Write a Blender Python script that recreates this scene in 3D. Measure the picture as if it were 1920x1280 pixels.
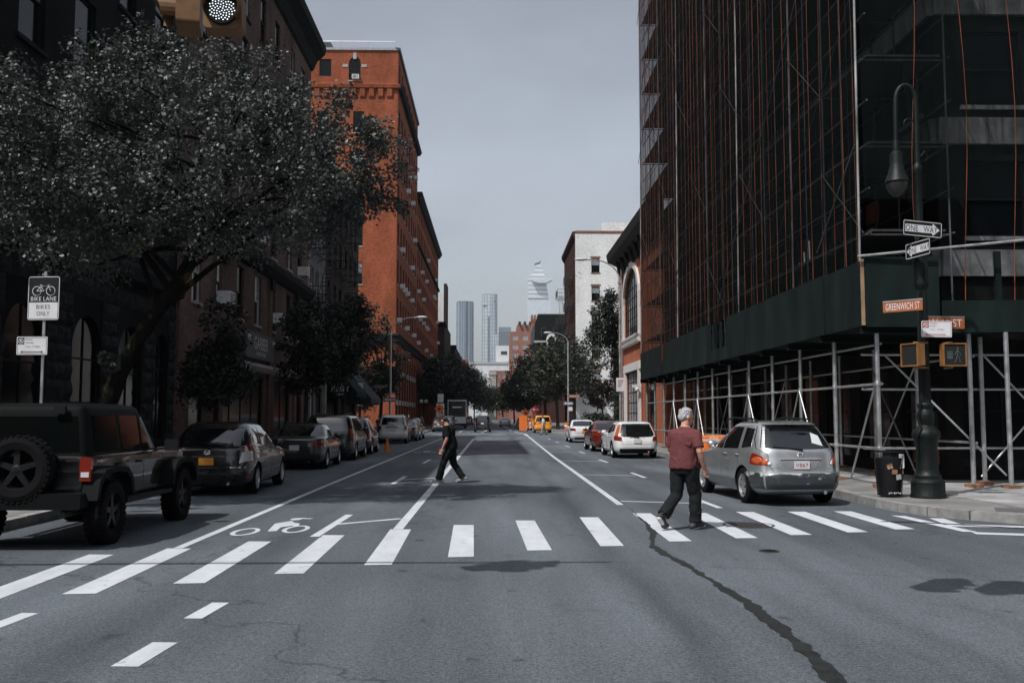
import bpy, bmesh, math, random
import numpy as np
from mathutils import Vector, Matrix
R = math.radians
for _o in list(bpy.data.objects):
    bpy.data.objects.remove(_o)
SC = bpy.context.scene
COL = SC.collection

# ------------------------------------------------------------------ camera
cam_d = bpy.data.cameras.new('camera')
cam = bpy.data.objects.new('camera', cam_d)
COL.objects.link(cam)
cam_d.sensor_width = 36.0
cam_d.lens = 33.75
cam_d.clip_start = 0.05
cam_d.clip_end = 9000
cam.location = (0, 0, 1.68)
cam.rotation_euler = (R(90) + math.atan(140 / 1800), 0, -math.atan(35 / 1800))
SC.camera = cam

# ------------------------------------------------------------------ sky
SUN_EL, SUN_AZ = 55.0, 225.0          # azimuth clockwise from +Y: the sun stands behind and to the left
w = bpy.data.worlds.new('World')
SC.world = w
w.use_nodes = True
nt = w.node_tree
nt.nodes.clear()
sky = nt.nodes.new('ShaderNodeTexSky')
sky.sky_type = 'NISHITA'
sky.sun_disc = False
sky.sun_elevation = R(SUN_EL)
sky.sun_rotation = R(SUN_AZ)
sky.air_density = 1.0
sky.dust_density = 2.5
sky.ozone_density = 1.0
hs = nt.nodes.new('ShaderNodeHueSaturation')
hs.inputs['Saturation'].default_value = 0.42
tc = nt.nodes.new('ShaderNodeTexCoord')
mp = nt.nodes.new('ShaderNodeMapping')
mp.inputs['Scale'].default_value = (1.0, 1.0, 2.6)
nz = nt.nodes.new('ShaderNodeTexNoise')
nz.inputs['Scale'].default_value = 2.4
nz.inputs['Detail'].default_value = 5
nz.inputs['Roughness'].default_value = 0.55
rp = nt.nodes.new('ShaderNodeMapRange')
rp.inputs['From Min'].default_value = 0.42
rp.inputs['From Max'].default_value = 0.72
rp.inputs['To Min'].default_value = 0.93
rp.inputs['To Max'].default_value = 1.16
mx = nt.nodes.new('ShaderNodeVectorMath')
mx.operation = 'SCALE'
bg = nt.nodes.new('ShaderNodeBackground')
bg.inputs['Strength'].default_value = 0.15
ow = nt.nodes.new('ShaderNodeOutputWorld')
L = nt.links.new
L(sky.outputs[0], hs.inputs['Color'])
L(tc.outputs['Generated'], mp.inputs[0])
L(mp.outputs[0], nz.inputs['Vector'])
L(nz.outputs['Fac'], rp.inputs['Value'])
L(hs.outputs[0], mx.inputs[0])
L(rp.outputs[0], mx.inputs['Scale'])
L(mx.outputs[0], bg.inputs['Color'])
L(bg.outputs[0], ow.inputs['Surface'])

# ------------------------------------------------------------------ sun
sd = bpy.data.lights.new('sun', 'SUN')
sd.energy = 4.1
sd.angle = R(0.53)
sd.color = (1.0, 0.988, 0.965)
sun = bpy.data.objects.new('sun', sd)
COL.objects.link(sun)
_a, _e = R(SUN_AZ), R(SUN_EL)
to_sun = Vector((math.sin(_a) * math.cos(_e), math.cos(_a) * math.cos(_e), math.sin(_e)))
sun.rotation_euler = (-to_sun).to_track_quat('-Z', 'Y').to_euler()
sun.location = to_sun * 200

SC.view_settings.view_transform = 'Standard'
SC.view_settings.look = 'None'
SC.view_settings.exposure = -0.16
SC.view_settings.gamma = 1.0
SC.view_settings.use_curve_mapping = False
SC.render.engine = 'CYCLES'
SC.cycles.use_denoising = True
SC.cycles.max_bounces = 6
SC.cycles.diffuse_bounces = 2
SC.cycles.glossy_bounces = 3
SC.cycles.transparent_max_bounces = 14
SC.cycles.volume_bounces = 0
SC.cycles.caustics_reflective = False
SC.cycles.caustics_refractive = False

# ------------------------------------------------------------------ mesh helpers
def wm(o):
    """world matrix of an object from its own transform and its parents'"""
    m = Matrix.LocRotScale(o.location, o.rotation_euler, o.scale)
    return wm(o.parent) @ m if o.parent else m

class MB:
    def __init__(s):
        s.v, s.f, s.m = [], [], []
    def add(s, vs, fs, mi=0):
        o = len(s.v)
        s.v += [tuple(v) for v in vs]
        s.f += [tuple(i + o for i in f) for f in fs]
        s.m += [mi] * len(fs)
        return s
    def bx(s, x0, x1, y0, y1, z0, z1, mi=0):
        vs = [(x, y, z) for x in (x0, x1) for y in (y0, y1) for z in (z0, z1)]
        return s.add(vs, [(0, 1, 3, 2), (4, 6, 7, 5), (0, 4, 5, 1), (2, 3, 7, 6), (0, 2, 6, 4), (1, 5, 7, 3)], mi)
    def box(s, c, sz, M=None, mi=0):
        vs = [Vector((x * sz[0] / 2, y * sz[1] / 2, z * sz[2] / 2)) for x in (-1, 1) for y in (-1, 1) for z in (-1, 1)]
        c = Vector(c)
        vs = [((M @ v) if M else v) + c for v in vs]
        return s.add(vs, [(0, 1, 3, 2), (4, 6, 7, 5), (0, 4, 5, 1), (2, 3, 7, 6), (0, 2, 6, 4), (1, 5, 7, 3)], mi)
    def path(s, pts, rad, n=8, cap=True, mi=0, ell=1.0):
        pts = [Vector(p) for p in pts]
        if not hasattr(rad, '__len__'):
            rad = [rad] * len(pts)
        k = len(pts)
        up = None
        vs = []
        for i, p in enumerate(pts):
            t = (pts[min(i + 1, k - 1)] - pts[max(i - 1, 0)]).normalized()
            if up is None:
                up = t.orthogonal().normalized()
            else:
                up = (up - t * up.dot(t))
                up = up.normalized() if up.length > 1e-6 else t.orthogonal().normalized()
            b = t.cross(up)
            for j in range(n):
                a = 2 * math.pi * j / n
                vs.append(p + (up * math.cos(a) + b * math.sin(a) * ell) * rad[i])
        fs = [(i * n + j, i * n + (j + 1) % n, (i + 1) * n + (j + 1) % n, (i + 1) * n + j) for i in range(k - 1) for j in range(n)]
        if cap:
            fs.append(tuple(reversed(range(n))))
            fs.append(tuple((k - 1) * n + j for j in range(n)))
        return s.add(vs, fs, mi)
    def tube(s, a, b, r, r1=None, n=8, mi=0):
        return s.path([a, b], [r, r if r1 is None else r1], n, True, mi)
    def lathe(s, prof, n=16, c=(0, 0, 0), M=None, mi=0, cap=True):
        c = Vector(c)
        vs = []
        for (r, z) in prof:
            for j in range(n):
                a = 2 * math.pi * j / n
                v = Vector((r * math.cos(a), r * math.sin(a), z))
                vs.append(((M @ v) if M else v) + c)
        k = len(prof)
        fs = [(i * n + j, i * n + (j + 1) % n, (i + 1) * n + (j + 1) % n, (i + 1) * n + j) for i in range(k - 1) for j in range(n)]
        if cap:
            fs.append(tuple(reversed(range(n))))
            fs.append(tuple((k - 1) * n + j for j in range(n)))
        return s.add(vs, fs, mi)
    def prism(s, pts, t0, t1, fn=None, mi=0):
        """polygon (a,b) extruded along t; fn maps (a,b,t) to xyz, default (a,b,t)"""
        fn = fn or (lambda a, b, t: (a, b, t))
        n = len(pts)
        vs = [fn(a, b, t0) for a, b in pts] + [fn(a, b, t1) for a, b in pts]
        fs = [tuple(reversed(range(n))), tuple(range(n, 2 * n))] + [(i, (i + 1) % n, n + (i + 1) % n, n + i) for i in range(n)]
        return s.add(vs, fs, mi)
    def sphere(s, c, r, n=12, m=8, mi=0):
        c = Vector(c)
        if not hasattr(r, '__len__'):
            r = (r, r, r)
        vs = [c + Vector((0, 0, r[2]))]
        for i in range(1, m):
            t = math.pi * i / m
            for j in range(n):
                a = 2 * math.pi * j / n
                vs.append(c + Vector((r[0] * math.sin(t) * math.cos(a), r[1] * math.sin(t) * math.sin(a), r[2] * math.cos(t))))
        vs.append(c - Vector((0, 0, r[2])))
        fs = [(0, 1 + j, 1 + (j + 1) % n) for j in range(n)]
        fs += [(1 + i * n + j, 1 + (i + 1) * n + j, 1 + (i + 1) * n + (j + 1) % n, 1 + i * n + (j + 1) % n) for i in range(m - 2) for j in range(n)]
        l = len(vs) - 1
        fs += [(l, 1 + (m - 2) * n + (j + 1) % n, 1 + (m - 2) * n + j) for j in range(n)]
        return s.add(vs, fs, mi)
    def xf(s, M):
        s.v = [tuple(M @ Vector(v)) for v in s.v]
        return s
    def mesh(s, name, mats, smooth=False, fix=True):
        me = bpy.data.meshes.new(name)
        me.from_pydata(s.v, [], s.f)
        if not hasattr(mats, '__len__'):
            mats = [mats]
        for m in mats:
            me.materials.append(m)
        if len(mats) > 1:
            me.polygons.foreach_set('material_index', s.m)
        if fix:
            bm = bmesh.new()
            bm.from_mesh(me)
            bmesh.ops.recalc_face_normals(bm, faces=bm.faces)
            bm.to_mesh(me)
            bm.free()
        if smooth:
            me.polygons.foreach_set('use_smooth', [True] * len(me.polygons))
            if smooth is not True:
                me.set_sharp_from_angle(angle=R(smooth))
        me.update()
        return me
    def build(s, name, mats, parent=None, world=True, smooth=False, fix=True):
        if parent is not None and world:
            s.xf(wm(parent).inverted())
        return inst(s.mesh(name, mats, smooth, fix), name, parent)

def inst(me, name, parent=None, loc=(0, 0, 0), rz=0.0, scale=None, world=False):
    o = bpy.data.objects.new(name, me)
    COL.objects.link(o)
    o.location = loc
    o.rotation_euler = (0, 0, rz)
    if scale:
        o.scale = scale
    if parent is not None:
        if world:
            m = wm(parent).inverted() @ Matrix.LocRotScale(Vector(loc), o.rotation_euler, o.scale)
            o.location = m.to_translation()
            o.rotation_euler = m.to_euler()
        o.parent = parent
    return o

def tag(o, label=None, cat=None, group=None, kind=None):
    if label: o['label'] = label
    if cat: o['category'] = cat
    if group: o['group'] = group
    if kind: o['kind'] = kind
    return o

def thing(name, label, cat, loc=(0, 0, 0), rz=0.0, group=None):
    o = bpy.data.objects.new(name, None)
    o.empty_display_size = 0.2
    COL.objects.link(o)
    o.location = loc
    o.rotation_euler = (0, 0, rz)
    return tag(o, label, cat, group)

def copy_tree(o, parent=None, mats=None):
    c = o.copy()
    COL.objects.link(c)
    c.parent = parent
    for k in list(o.children):
        copy_tree(k, c)
    return c

def evaluated_mesh(o, name):
    dg = bpy.context.evaluated_depsgraph_get()
    return bpy.data.meshes.new_from_object(o.evaluated_get(dg), depsgraph=dg)

_txt = {}
def text_mesh(s, w, h, mat, shear=0.0, thick=0.002):
    """flat lettering, centred, w by h metres, in the XZ plane facing -Y"""
    k = (s, round(w, 3), round(h, 3), mat.name, shear)
    if k in _txt:
        return _txt[k]
    cu = bpy.data.curves.new('lettering', 'FONT')
    cu.body = s
    cu.size = 1.0
    cu.shear = shear
    cu.resolution_u = 3
    cu.space_character = 1.06
    o = bpy.data.objects.new('lettering', cu)
    COL.objects.link(o)
    bpy.context.view_layer.update()
    me = evaluated_mesh(o, 'lettering')
    bpy.data.objects.remove(o)
    bpy.data.curves.remove(cu)
    co = np.array([v.co[:] for v in me.vertices])
    lo, hi = co.min(0), co.max(0)
    c2 = np.zeros_like(co)
    c2[:, 0] = (co[:, 0] - (lo[0] + hi[0]) / 2) * w / (hi[0] - lo[0])
    c2[:, 2] = (co[:, 1] - (lo[1] + hi[1]) / 2) * h / (hi[1] - lo[1])
    c2[:, 1] = 0
    me.vertices.foreach_set('co', c2.ravel())
    me.materials.clear()
    me.materials.append(mat)
    me.update()
    _txt[k] = me
    return me

def rrect(w, h, r, n=4, cx=0.0, cz=0.0):
    pts = []
    for (sx, sz, a0) in ((1, 1, 0), (-1, 1, 90), (-1, -1, 180), (1, -1, 270)):
        for i in range(n + 1):
            a = R(a0 + 90 * i / n)
            pts.append((cx + sx * (w / 2 - r) + r * math.cos(a), cz + sz * (h / 2 - r) + r * math.sin(a)))
    return pts
XZ = lambda a, b, t: (a, t, b)        # polygon drawn in x,z and extruded along y

# ------------------------------------------------------------------ materials
def _new(name):
    m = bpy.data.materials.new(name)
    m.use_nodes = True
    n = m.node_tree
    p = n.nodes['Principled BSDF']
    return m, n, p

def _pos(n, scale=(1, 1, 1)):
    g = n.nodes.new('ShaderNodeNewGeometry')
    mpn = n.nodes.new('ShaderNodeMapping')
    mpn.inputs['Scale'].default_value = scale
    n.links.new(g.outputs['Position'], mpn.inputs[0])
    return mpn.outputs[0]

def _noise(n, vec, scale, detail=4, rough=0.6):
    t = n.nodes.new('ShaderNodeTexNoise')
    t.inputs['Scale'].default_value = scale
    t.inputs['Detail'].default_value = detail
    t.inputs['Roughness'].default_value = rough
    n.links.new(vec, t.inputs['Vector'])
    return t.outputs['Fac']

def _range(n, v, a, b, c, d):
    t = n.nodes.new('ShaderNodeMapRange')
    for k, x in zip(('From Min', 'From Max', 'To Min', 'To Max'), (a, b, c, d)):
        t.inputs[k].default_value = x
    n.links.new(v, t.inputs['Value'])
    return t.outputs[0]

def _mul(n, col, fac):
    t = n.nodes.new('ShaderNodeVectorMath')
    t.operation = 'SCALE'
    if isinstance(col, tuple):
        t.inputs[0].default_value = col[:3]
    else:
        n.links.new(col, t.inputs[0])
    n.links.new(fac, t.inputs['Scale'])
    return t.outputs[0]

def _mix(n, a, b, fac):
    t = n.nodes.new('ShaderNodeMix')
    t.data_type = 'RGBA'
    for i, x in ((6, a), (7, b)):
        if isinstance(x, tuple):
            t.inputs[i].default_value = (*x[:3], 1)
        else:
            n.links.new(x, t.inputs[i])
    if isinstance(fac, float):
        t.inputs[0].default_value = fac
    else:
        n.links.new(fac, t.inputs[0])
    return t.outputs[2]

def _bump(n, p, h, strength, dist):
    b = n.nodes.new('ShaderNodeBump')
    b.inputs['Strength'].default_value = strength
    b.inputs['Distance'].default_value = dist
    n.links.new(h, b.inputs['Height'])
    n.links.new(b.outputs[0], p.inputs['Normal'])

def mat(name, col, rough=0.65, metal=0.0, ns=None, na=0.25, bump=0.0, bs=None, spec=0.5, coat=0.0, stretch=(1, 1, 1), emit=None, es=0.0):
    m, n, p = _new(name)
    p.inputs['Base Color'].default_value = (*col, 1)
    p.inputs['Roughness'].default_value = rough
    p.inputs['Metallic'].default_value = metal
    p.inputs['Specular IOR Level'].default_value = spec
    if coat:
        p.inputs['Coat Weight'].default_value = coat
        p.inputs['Coat Roughness'].default_value = 0.04
    if emit:
        p.inputs['Emission Color'].default_value = (*emit, 1)
        p.inputs['Emission Strength'].default_value = es
    if ns:
        v = _pos(n, stretch)
        f = _noise(n, v, ns)
        n.links.new(_mul(n, col, _range(n, f, 0.3, 0.7, 1 - na, 1 + na)), p.inputs['Base Color'])
        n.links.new(_range(n, f, 0.3, 0.7, max(0.03, rough - 0.1), min(1, rough + 0.1)), p.inputs['Roughness'])
    if bump:
        _bump(n, p, _noise(n, _pos(n, stretch), bs or 20), bump, 0.02)
    m.diffuse_color = (*col, 1)
    return m

def brick_mat(name, c1, c2, mortar, bw=0.215, rh=0.075, stain=0.35, wear=None):
    m, n, p = _new(name)
    g = n.nodes.new('ShaderNodeNewGeometry')
    sp = n.nodes.new('ShaderNodeSeparateXYZ')
    n.links.new(g.outputs['Position'], sp.inputs[0])
    ad = n.nodes.new('ShaderNodeMath')
    n.links.new(sp.outputs[0], ad.inputs[0])
    n.links.new(sp.outputs[1], ad.inputs[1])
    cb = n.nodes.new('ShaderNodeCombineXYZ')
    n.links.new(ad.outputs[0], cb.inputs[0])
    n.links.new(sp.outputs[2], cb.inputs[1])
    b = n.nodes.new('ShaderNodeTexBrick')
    b.inputs['Scale'].default_value = 1.0
    b.inputs['Brick Width'].default_value = bw
    b.inputs['Row Height'].default_value = rh
    b.inputs['Mortar Size'].default_value = 0.006
    b.inputs['Mortar Smooth'].default_value = 0.3
    b.inputs['Color1'].default_value = (*c1, 1)
    b.inputs['Color2'].default_value = (*c2, 1)
    b.inputs['Mortar'].default_value = (*mortar, 1)
    n.links.new(cb.outputs[0], b.inputs['Vector'])
    f = _noise(n, _pos(n, (1, 1, 0.45)), 0.55, 6, 0.65)
    f2 = _noise(n, _pos(n, (1, 1, 1)), 5.0, 3, 0.6)
    col = _mul(n, b.outputs['Color'], _range(n, f, 0.3, 0.7, 1 - stain, 1 + stain * 0.7))
    col = _mul(n, col, _range(n, f2, 0.3, 0.7, 0.82, 1.18))
    if wear:
        wf = _noise(n, _pos(n, (1, 1, 1.6)), wear[1], 7, 0.7)
        col = _mix(n, col, wear[0], _range(n, wf, wear[2], wear[2] + 0.07, 0.0, 1.0))
    n.links.new(col, p.inputs['Base Color'])
    p.inputs['Roughness'].default_value = 0.85
    p.inputs['Specular IOR Level'].default_value = 0.08
    _bump(n, p, b.outputs['Fac'], -0.5, 0.01)
    return m

# shared materials
GLASS = mat('window_glass', (0.006, 0.008, 0.010), 0.12, spec=0.18)
GLASS2 = mat('window_glass_blind', (0.24, 0.25, 0.26), 0.25, ns=3, na=0.15, spec=0.5)
FRAME_D = mat('frame_dark', (0.010, 0.011, 0.012), 0.6, spec=0.15)
FRAME_W = mat('frame_white', (0.62, 0.62, 0.60), 0.5, ns=6, na=0.1)
STONE_D = mat('stone_dark', (0.020, 0.022, 0.023), 0.85, ns=3, na=0.5, bump=0.8, bs=9, spec=0.08)
STONE_B = mat('stone_block_dark', (0.030, 0.035, 0.037), 0.85, ns=5, na=0.5, bump=1.0, bs=14, spec=0.08)
STONE_L = mat('stone_light', (0.36, 0.35, 0.33), 0.8, ns=2, na=0.25, bump=0.3, bs=25)
CONC = mat('concrete_pavement', (0.30, 0.295, 0.295), 0.85, ns=1.1, na=0.34, bump=0.25, bs=60, spec=0.2)
KERB = mat('kerb_stone', (0.24, 0.235, 0.23), 0.8, ns=4, na=0.35, bump=0.5, bs=30)
STEEL = mat('galvanised_steel', (0.52, 0.53, 0.54), 0.42, metal=0.85, ns=5, na=0.2)
STEEL_D = mat('steel_dark', (0.05, 0.052, 0.055), 0.5, metal=0.4, ns=8, na=0.3)
IRON = mat('black_iron', (0.008, 0.010, 0.0105), 0.5, ns=12, na=0.3, bump=0.15, bs=40, spec=0.15)
IRON_G = mat('dark_green_cast_iron', (0.006, 0.009, 0.0085), 0.5, ns=10, na=0.35, bump=0.2, bs=30, spec=0.25)
TAR = mat('tar', (0.016, 0.017, 0.018), 0.6, ns=6, na=0.3, bump=0.4, bs=30)
WOODP = mat('dark_green_plywood', (0.009, 0.0155, 0.0150), 0.7, ns=1.2, na=0.5, bump=0.1, bs=20, stretch=(1, 1, 0.3), spec=0.12)
TIMBER = mat('timber_board', (0.30, 0.20, 0.12), 0.8, ns=4, na=0.3)
RUSTY = mat('rusty_timber_pad', (0.26, 0.12, 0.06), 0.85, ns=8, na=0.4)
WHITE = mat('white_paint', (0.72, 0.72, 0.71), 0.5)
WSIGN = mat('sign_white', (0.66, 0.66, 0.68), 0.45, ns=5, na=0.06)
BSIGN = mat('sign_black', (0.008, 0.009, 0.010), 0.4)
RSIGN = mat('sign_red', (0.30, 0.03, 0.03), 0.4)
BROWN = mat('sign_brown', (0.36, 0.105, 0.035), 0.45, ns=5, na=0.1)
ORANGE = mat('orange_plastic', (0.75, 0.17, 0.025), 0.5, ns=4, na=0.15)
YELLOW = mat('signal_yellow', (0.25, 0.115, 0.032), 0.45, ns=7, na=0.25)
AC_W = mat('air_conditioner_white', (0.72, 0.72, 0.71), 0.5, ns=7, na=0.15)
BLACK = mat('black_void', (0.006, 0.006, 0.006), 0.8)

BR_RED = brick_mat('brick_orange_red', (0.34, 0.096, 0.045), (0.22, 0.058, 0.028), (0.17, 0.085, 0.055), stain=0.34)
BR_RED2 = brick_mat('brick_warm_red', (0.42, 0.125, 0.06), (0.33, 0.09, 0.042), (0.30, 0.21, 0.17), stain=0.25, rh=0.085, bw=0.24)
BR_BROWN = brick_mat('brick_brown', (0.185, 0.112, 0.090), (0.125, 0.074, 0.060), (0.19, 0.175, 0.165), stain=0.45)
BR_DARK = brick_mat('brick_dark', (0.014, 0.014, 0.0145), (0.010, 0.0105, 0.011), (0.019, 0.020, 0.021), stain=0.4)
BR_GREY = brick_mat('brick_grey_painted', (0.235, 0.24, 0.245), (0.19, 0.195, 0.20), (0.15, 0.15, 0.15), stain=0.4)
BR_WHITE = brick_mat('brick_white_painted', (0.74, 0.74, 0.735), (0.69, 0.69, 0.685), (0.60, 0.60, 0.59), stain=0.14, wear=((0.30, 0.17, 0.13), 0.45, 0.63))
BR_MAROON = brick_mat('brick_maroon', (0.075, 0.030, 0.026), (0.055, 0.024, 0.022), (0.06, 0.04, 0.04), stain=0.4)
BR_PINK = brick_mat('brick_pink', (0.30, 0.135, 0.098), (0.24, 0.105, 0.078), (0.24, 0.18, 0.155), stain=0.2)
BR_SOOT = brick_mat('brick_sooty', (0.050, 0.034, 0.031), (0.038, 0.027, 0.025), (0.05, 0.046, 0.044), stain=0.4)

# asphalt: fine aggregate, wear bands along the lanes, patches and faint stains
def asphalt():
    m, n, p = _new('asphalt')
    pos = _pos(n)
    fine = _noise(n, pos, 85, 3, 0.75)
    mid = _noise(n, pos, 9, 5, 0.7)
    big = _noise(n, _pos(n, (1.0, 0.10, 1)), 0.9, 4, 0.55)
    patch = _noise(n, _pos(n, (0.5, 0.3, 1)), 0.35, 2, 0.4)
    grain = _noise(n, pos, 32, 3, 0.8)
    f = _mul(n, (0.112, 0.127, 0.144), _range(n, fine, 0.30, 0.70, 0.30, 1.70))
    f = _mul(n, f, _range(n, grain, 0.3, 0.7, 0.45, 1.55))
    f = _mul(n, f, _range(n, mid, 0.3, 0.7, 0.86, 1.14))
    f = _mul(n, f, _range(n, big, 0.3, 0.7, 0.66, 1.24))
    f = _mul(n, f, _range(n, patch, 0.4, 0.6, 0.78, 1.10))
    sx = n.nodes.new('ShaderNodeSeparateXYZ')
    n.links.new(pos, sx.inputs[0])
    wob = _noise(n, _pos(n, (.25, .25, 1)), 1.0, 3, 0.5)
    for cx_, hw, dk in ((1.42, .30, .72), (-.75, .34, .90), (3.3, .22, .86), (-2.95, .3, .88)):
        m1 = n.nodes.new('ShaderNodeMath'); m1.operation = 'MULTIPLY_ADD'
        n.links.new(wob, m1.inputs[0]); m1.inputs[1].default_value = .9; m1.inputs[2].default_value = -.45 - cx_
        m2 = n.nodes.new('ShaderNodeMath'); n.links.new(m1.outputs[0], m2.inputs[0]); n.links.new(sx.outputs[0], m2.inputs[1])
        m3 = n.nodes.new('ShaderNodeMath'); m3.operation = 'ABSOLUTE'; n.links.new(m2.outputs[0], m3.inputs[0])
        f = _mul(n, f, _range(n, m3.outputs[0], .02, hw, dk, 1.0))
    oil = _noise(n, _pos(n, (1, .6, 1)), 1.1, 4, 0.6)
    f = _mul(n, f, _range(n, oil, .60, .70, 1.0, .80))
    spot = _noise(n, pos, 2.3, 2, 0.5)
    f = _mul(n, f, _range(n, spot, 0.68, 0.74, 1.0, 0.55))
    v = n.nodes.new('ShaderNodeTexVoronoi')
    v.feature = 'DISTANCE_TO_EDGE'
    v.inputs['Scale'].default_value = 0.11
    w2 = n.nodes.new('ShaderNodeVectorMath')
    w2.operation = 'ADD'
    nn = n.nodes.new('ShaderNodeTexNoise')
    nn.inputs['Scale'].default_value = 0.8
    nn.inputs['Detail'].default_value = 6
    n.links.new(pos, nn.inputs['Vector'])
    sc = n.nodes.new('ShaderNodeVectorMath')
    sc.operation = 'SCALE'
    sc.inputs['Scale'].default_value = 2.4
    n.links.new(nn.outputs['Color'], sc.inputs[0])
    n.links.new(pos, w2.inputs[0])
    n.links.new(sc.outputs[0], w2.inputs[1])
    n.links.new(w2.outputs[0], v.inputs['Vector'])
    f = _mul(n, f, _range(n, v.outputs['Distance'], 0.0, 0.004, 0.55, 1.0))
    n.links.new(f, p.inputs['Base Color'])
    p.inputs['Roughness'].default_value = 0.8
    p.inputs['Specular IOR Level'].default_value = 0.3
    _bump(n, p, fine, 0.55, 0.012)
    return m
ASPHALT = asphalt()

def road_paint():
    m, n, p = _new('road_paint')
    fine = _noise(n, _pos(n), 60, 4, 0.8)
    wear = _noise(n, _pos(n), 6, 6, 0.75)
    c = _mul(n, (0.58, 0.605, 0.64), _range(n, fine, 0.3, 0.7, 0.90, 1.06))
    c = _mix(n, c, (0.12, 0.12, 0.125), _range(n, wear, 0.585, 0.70, 0.0, 0.8))
    c = _mul(n, c, _range(n, _noise(n, _pos(n, (1.6, .5, 1)), 1.4, 5, 0.65), 0.3, 0.7, 0.80, 1.06))
    n.links.new(c, p.inputs['Base Color'])
    p.inputs['Roughness'].default_value = 0.7
    _bump(n, p, fine, 0.3, 0.006)
    return m
PAINT = road_paint()

# ------------------------------------------------------------------ ground
mb = MB()
# one sheet to the horizon, finer where it is near
xs = [-4000, -400, -60, -12, 0, 12, 60, 400, 4000]
ys = [-200, -20, 0, 20, 60, 150, 400, 1200, 6000]
for i in range(len(xs) - 1):
    for j in range(len(ys) - 1):
        mb.add([(xs[i], ys[j], 0), (xs[i + 1], ys[j], 0), (xs[i + 1], ys[j + 1], 0), (xs[i], ys[j + 1], 0)], [(0, 1, 2, 3)])
tag(mb.build('road', ASPHALT, fix=False), kind='structure')

def flat(name, pts, z, m, parent=None):
    mb = MB()
    mb.add([(x, y, z) for x, y in pts], [tuple(range(len(pts)))])
    o = mb.build(name, m, parent, fix=False)
    if o.data.polygons[0].normal.z < 0:
        o.data.flip_normals()
    return o
marks = bpy.data.objects.new('road_markings', None)
COL.objects.link(marks)
tag(marks, kind='structure')
def strip(name, p0, p1, w, z=0.004):
    a, b = Vector((*p0, 0)), Vector((*p1, 0))
    d = (b - a).normalized()
    s = Vector((-d.y, d.x, 0)) * w / 2
    return flat(name, [(a - s)[:2], (a + s)[:2], (b + s)[:2], (b - s)[:2]], z, PAINT, marks)
# crosswalk bars, the walk runs slightly askew to the street
bars = [(-4.85, 8.85, 11.95), (-4.08, 9.32, 12.48), (-3.22, 9.88, 13.15), (-2.34, 10.46, 13.82), (-1.46, 11.05, 14.5), (-0.54, 11.65, 15.06), (0.43, 12.2, 15.68), (1.39, 12.58, 16.16),
        (2.37, 13.03, 16.8), (3.35, 13.35, 16.85), (4.22, 13.69, 17.0), (5.14, 13.99, 17.03), (5.98, 14.34, 17.08)]
for x, y0, y1 in bars:
    sk = -0.07 if x < 0.9 else 0.05
    flat('crosswalk_bar', [(x, y0), (x + 0.31, y0 + 0.03), (x + 0.31 + sk, y1 - 0.02), (x + sk, y1)], 0.0045, PAINT, marks)
# right-hand crosswalk of the side street, worn
flat('crosswalk_bar', [(6.75, 16.35), (6.95, 16.25), (7.05, 14.0), (6.85, 14.05)], 0.004, PAINT, marks)
flat('crosswalk_bar', [(7.3, 15.0), (7.42, 15.85), (7.2, 15.9), (7.0, 14.75), (8.6, 14.35), (8.7, 14.55)], 0.004, PAINT, marks)
flat('crosswalk_bar', [(6.95, 14.0), (9.2, 13.3), (9.15, 13.05), (6.9, 13.75)], 0.004, PAINT, marks)
# lane lines
strip('lane_line', (-4.02, 12.5), (-4.05, 24), 0.12)
strip('lane_line', (-4.05, 24), (-3.85, 82), 0.11, 0.0042)
strip('buffer_line', (-1.42, 14.52), (-1.46, 70), 0.15)
strip('lane_line', (2.42, 18.4), (2.5, 40), 0.13)
strip('lane_line', (2.5, 40), (2.95, 84), 0.13, 0.0042)
strip('lane_line', (2.95, 84), (3.0, 91), 0.3)
strip('lane_line', (3.0, 91), (2.3, 104), 0.16, 0.0042)
strip('lane_line', (-3.6, 102), (-3.5, 260), 0.14)
strip('lane_line', (-1.2, 98), (-0.7, 118), 0.2)
strip('lane_line', (2.1, 112), (1.6, 170), 0.14)
strip('stop_line', (-3.5, 92), (1.4, 94.5), 0.4)
strip('stop_line', (-6.9, 78), (-3.8, 86), 0.4)
for k in range(5):
    y = 13.65 + 10.5 * k
    strip('buffer_tick', (-2.5, y), (-2.46, y + 3.0), 0.13)
    strip('buffer_tick', (-2.44, y + 1.55), (-1.52, y + 2.35), 0.13, 0.0042)
for k in range(7):
    y = 19.2 + 8.7 * k
    strip('parking_tick', (2.5, y), (4.05, y - 0.95 + 0.4), 0.12)
    strip('parking_tick', (4.12, y + 0.9), (4.16, y - 1.5), 0.12, 0.0042)
for p0, p1, ww in (((-2.46, 8.88), (-2.50, 8.2), 0.155), ((-2.44, 7.35), (-2.48, 6.66), 0.19), ((-3.96, 8.45), (-4.0, 7.85), 0.15), ((-4.05, 6.9), (-4.1, 6.2), 0.18)):
    strip('lane_dash', p0, p1, ww)
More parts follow.
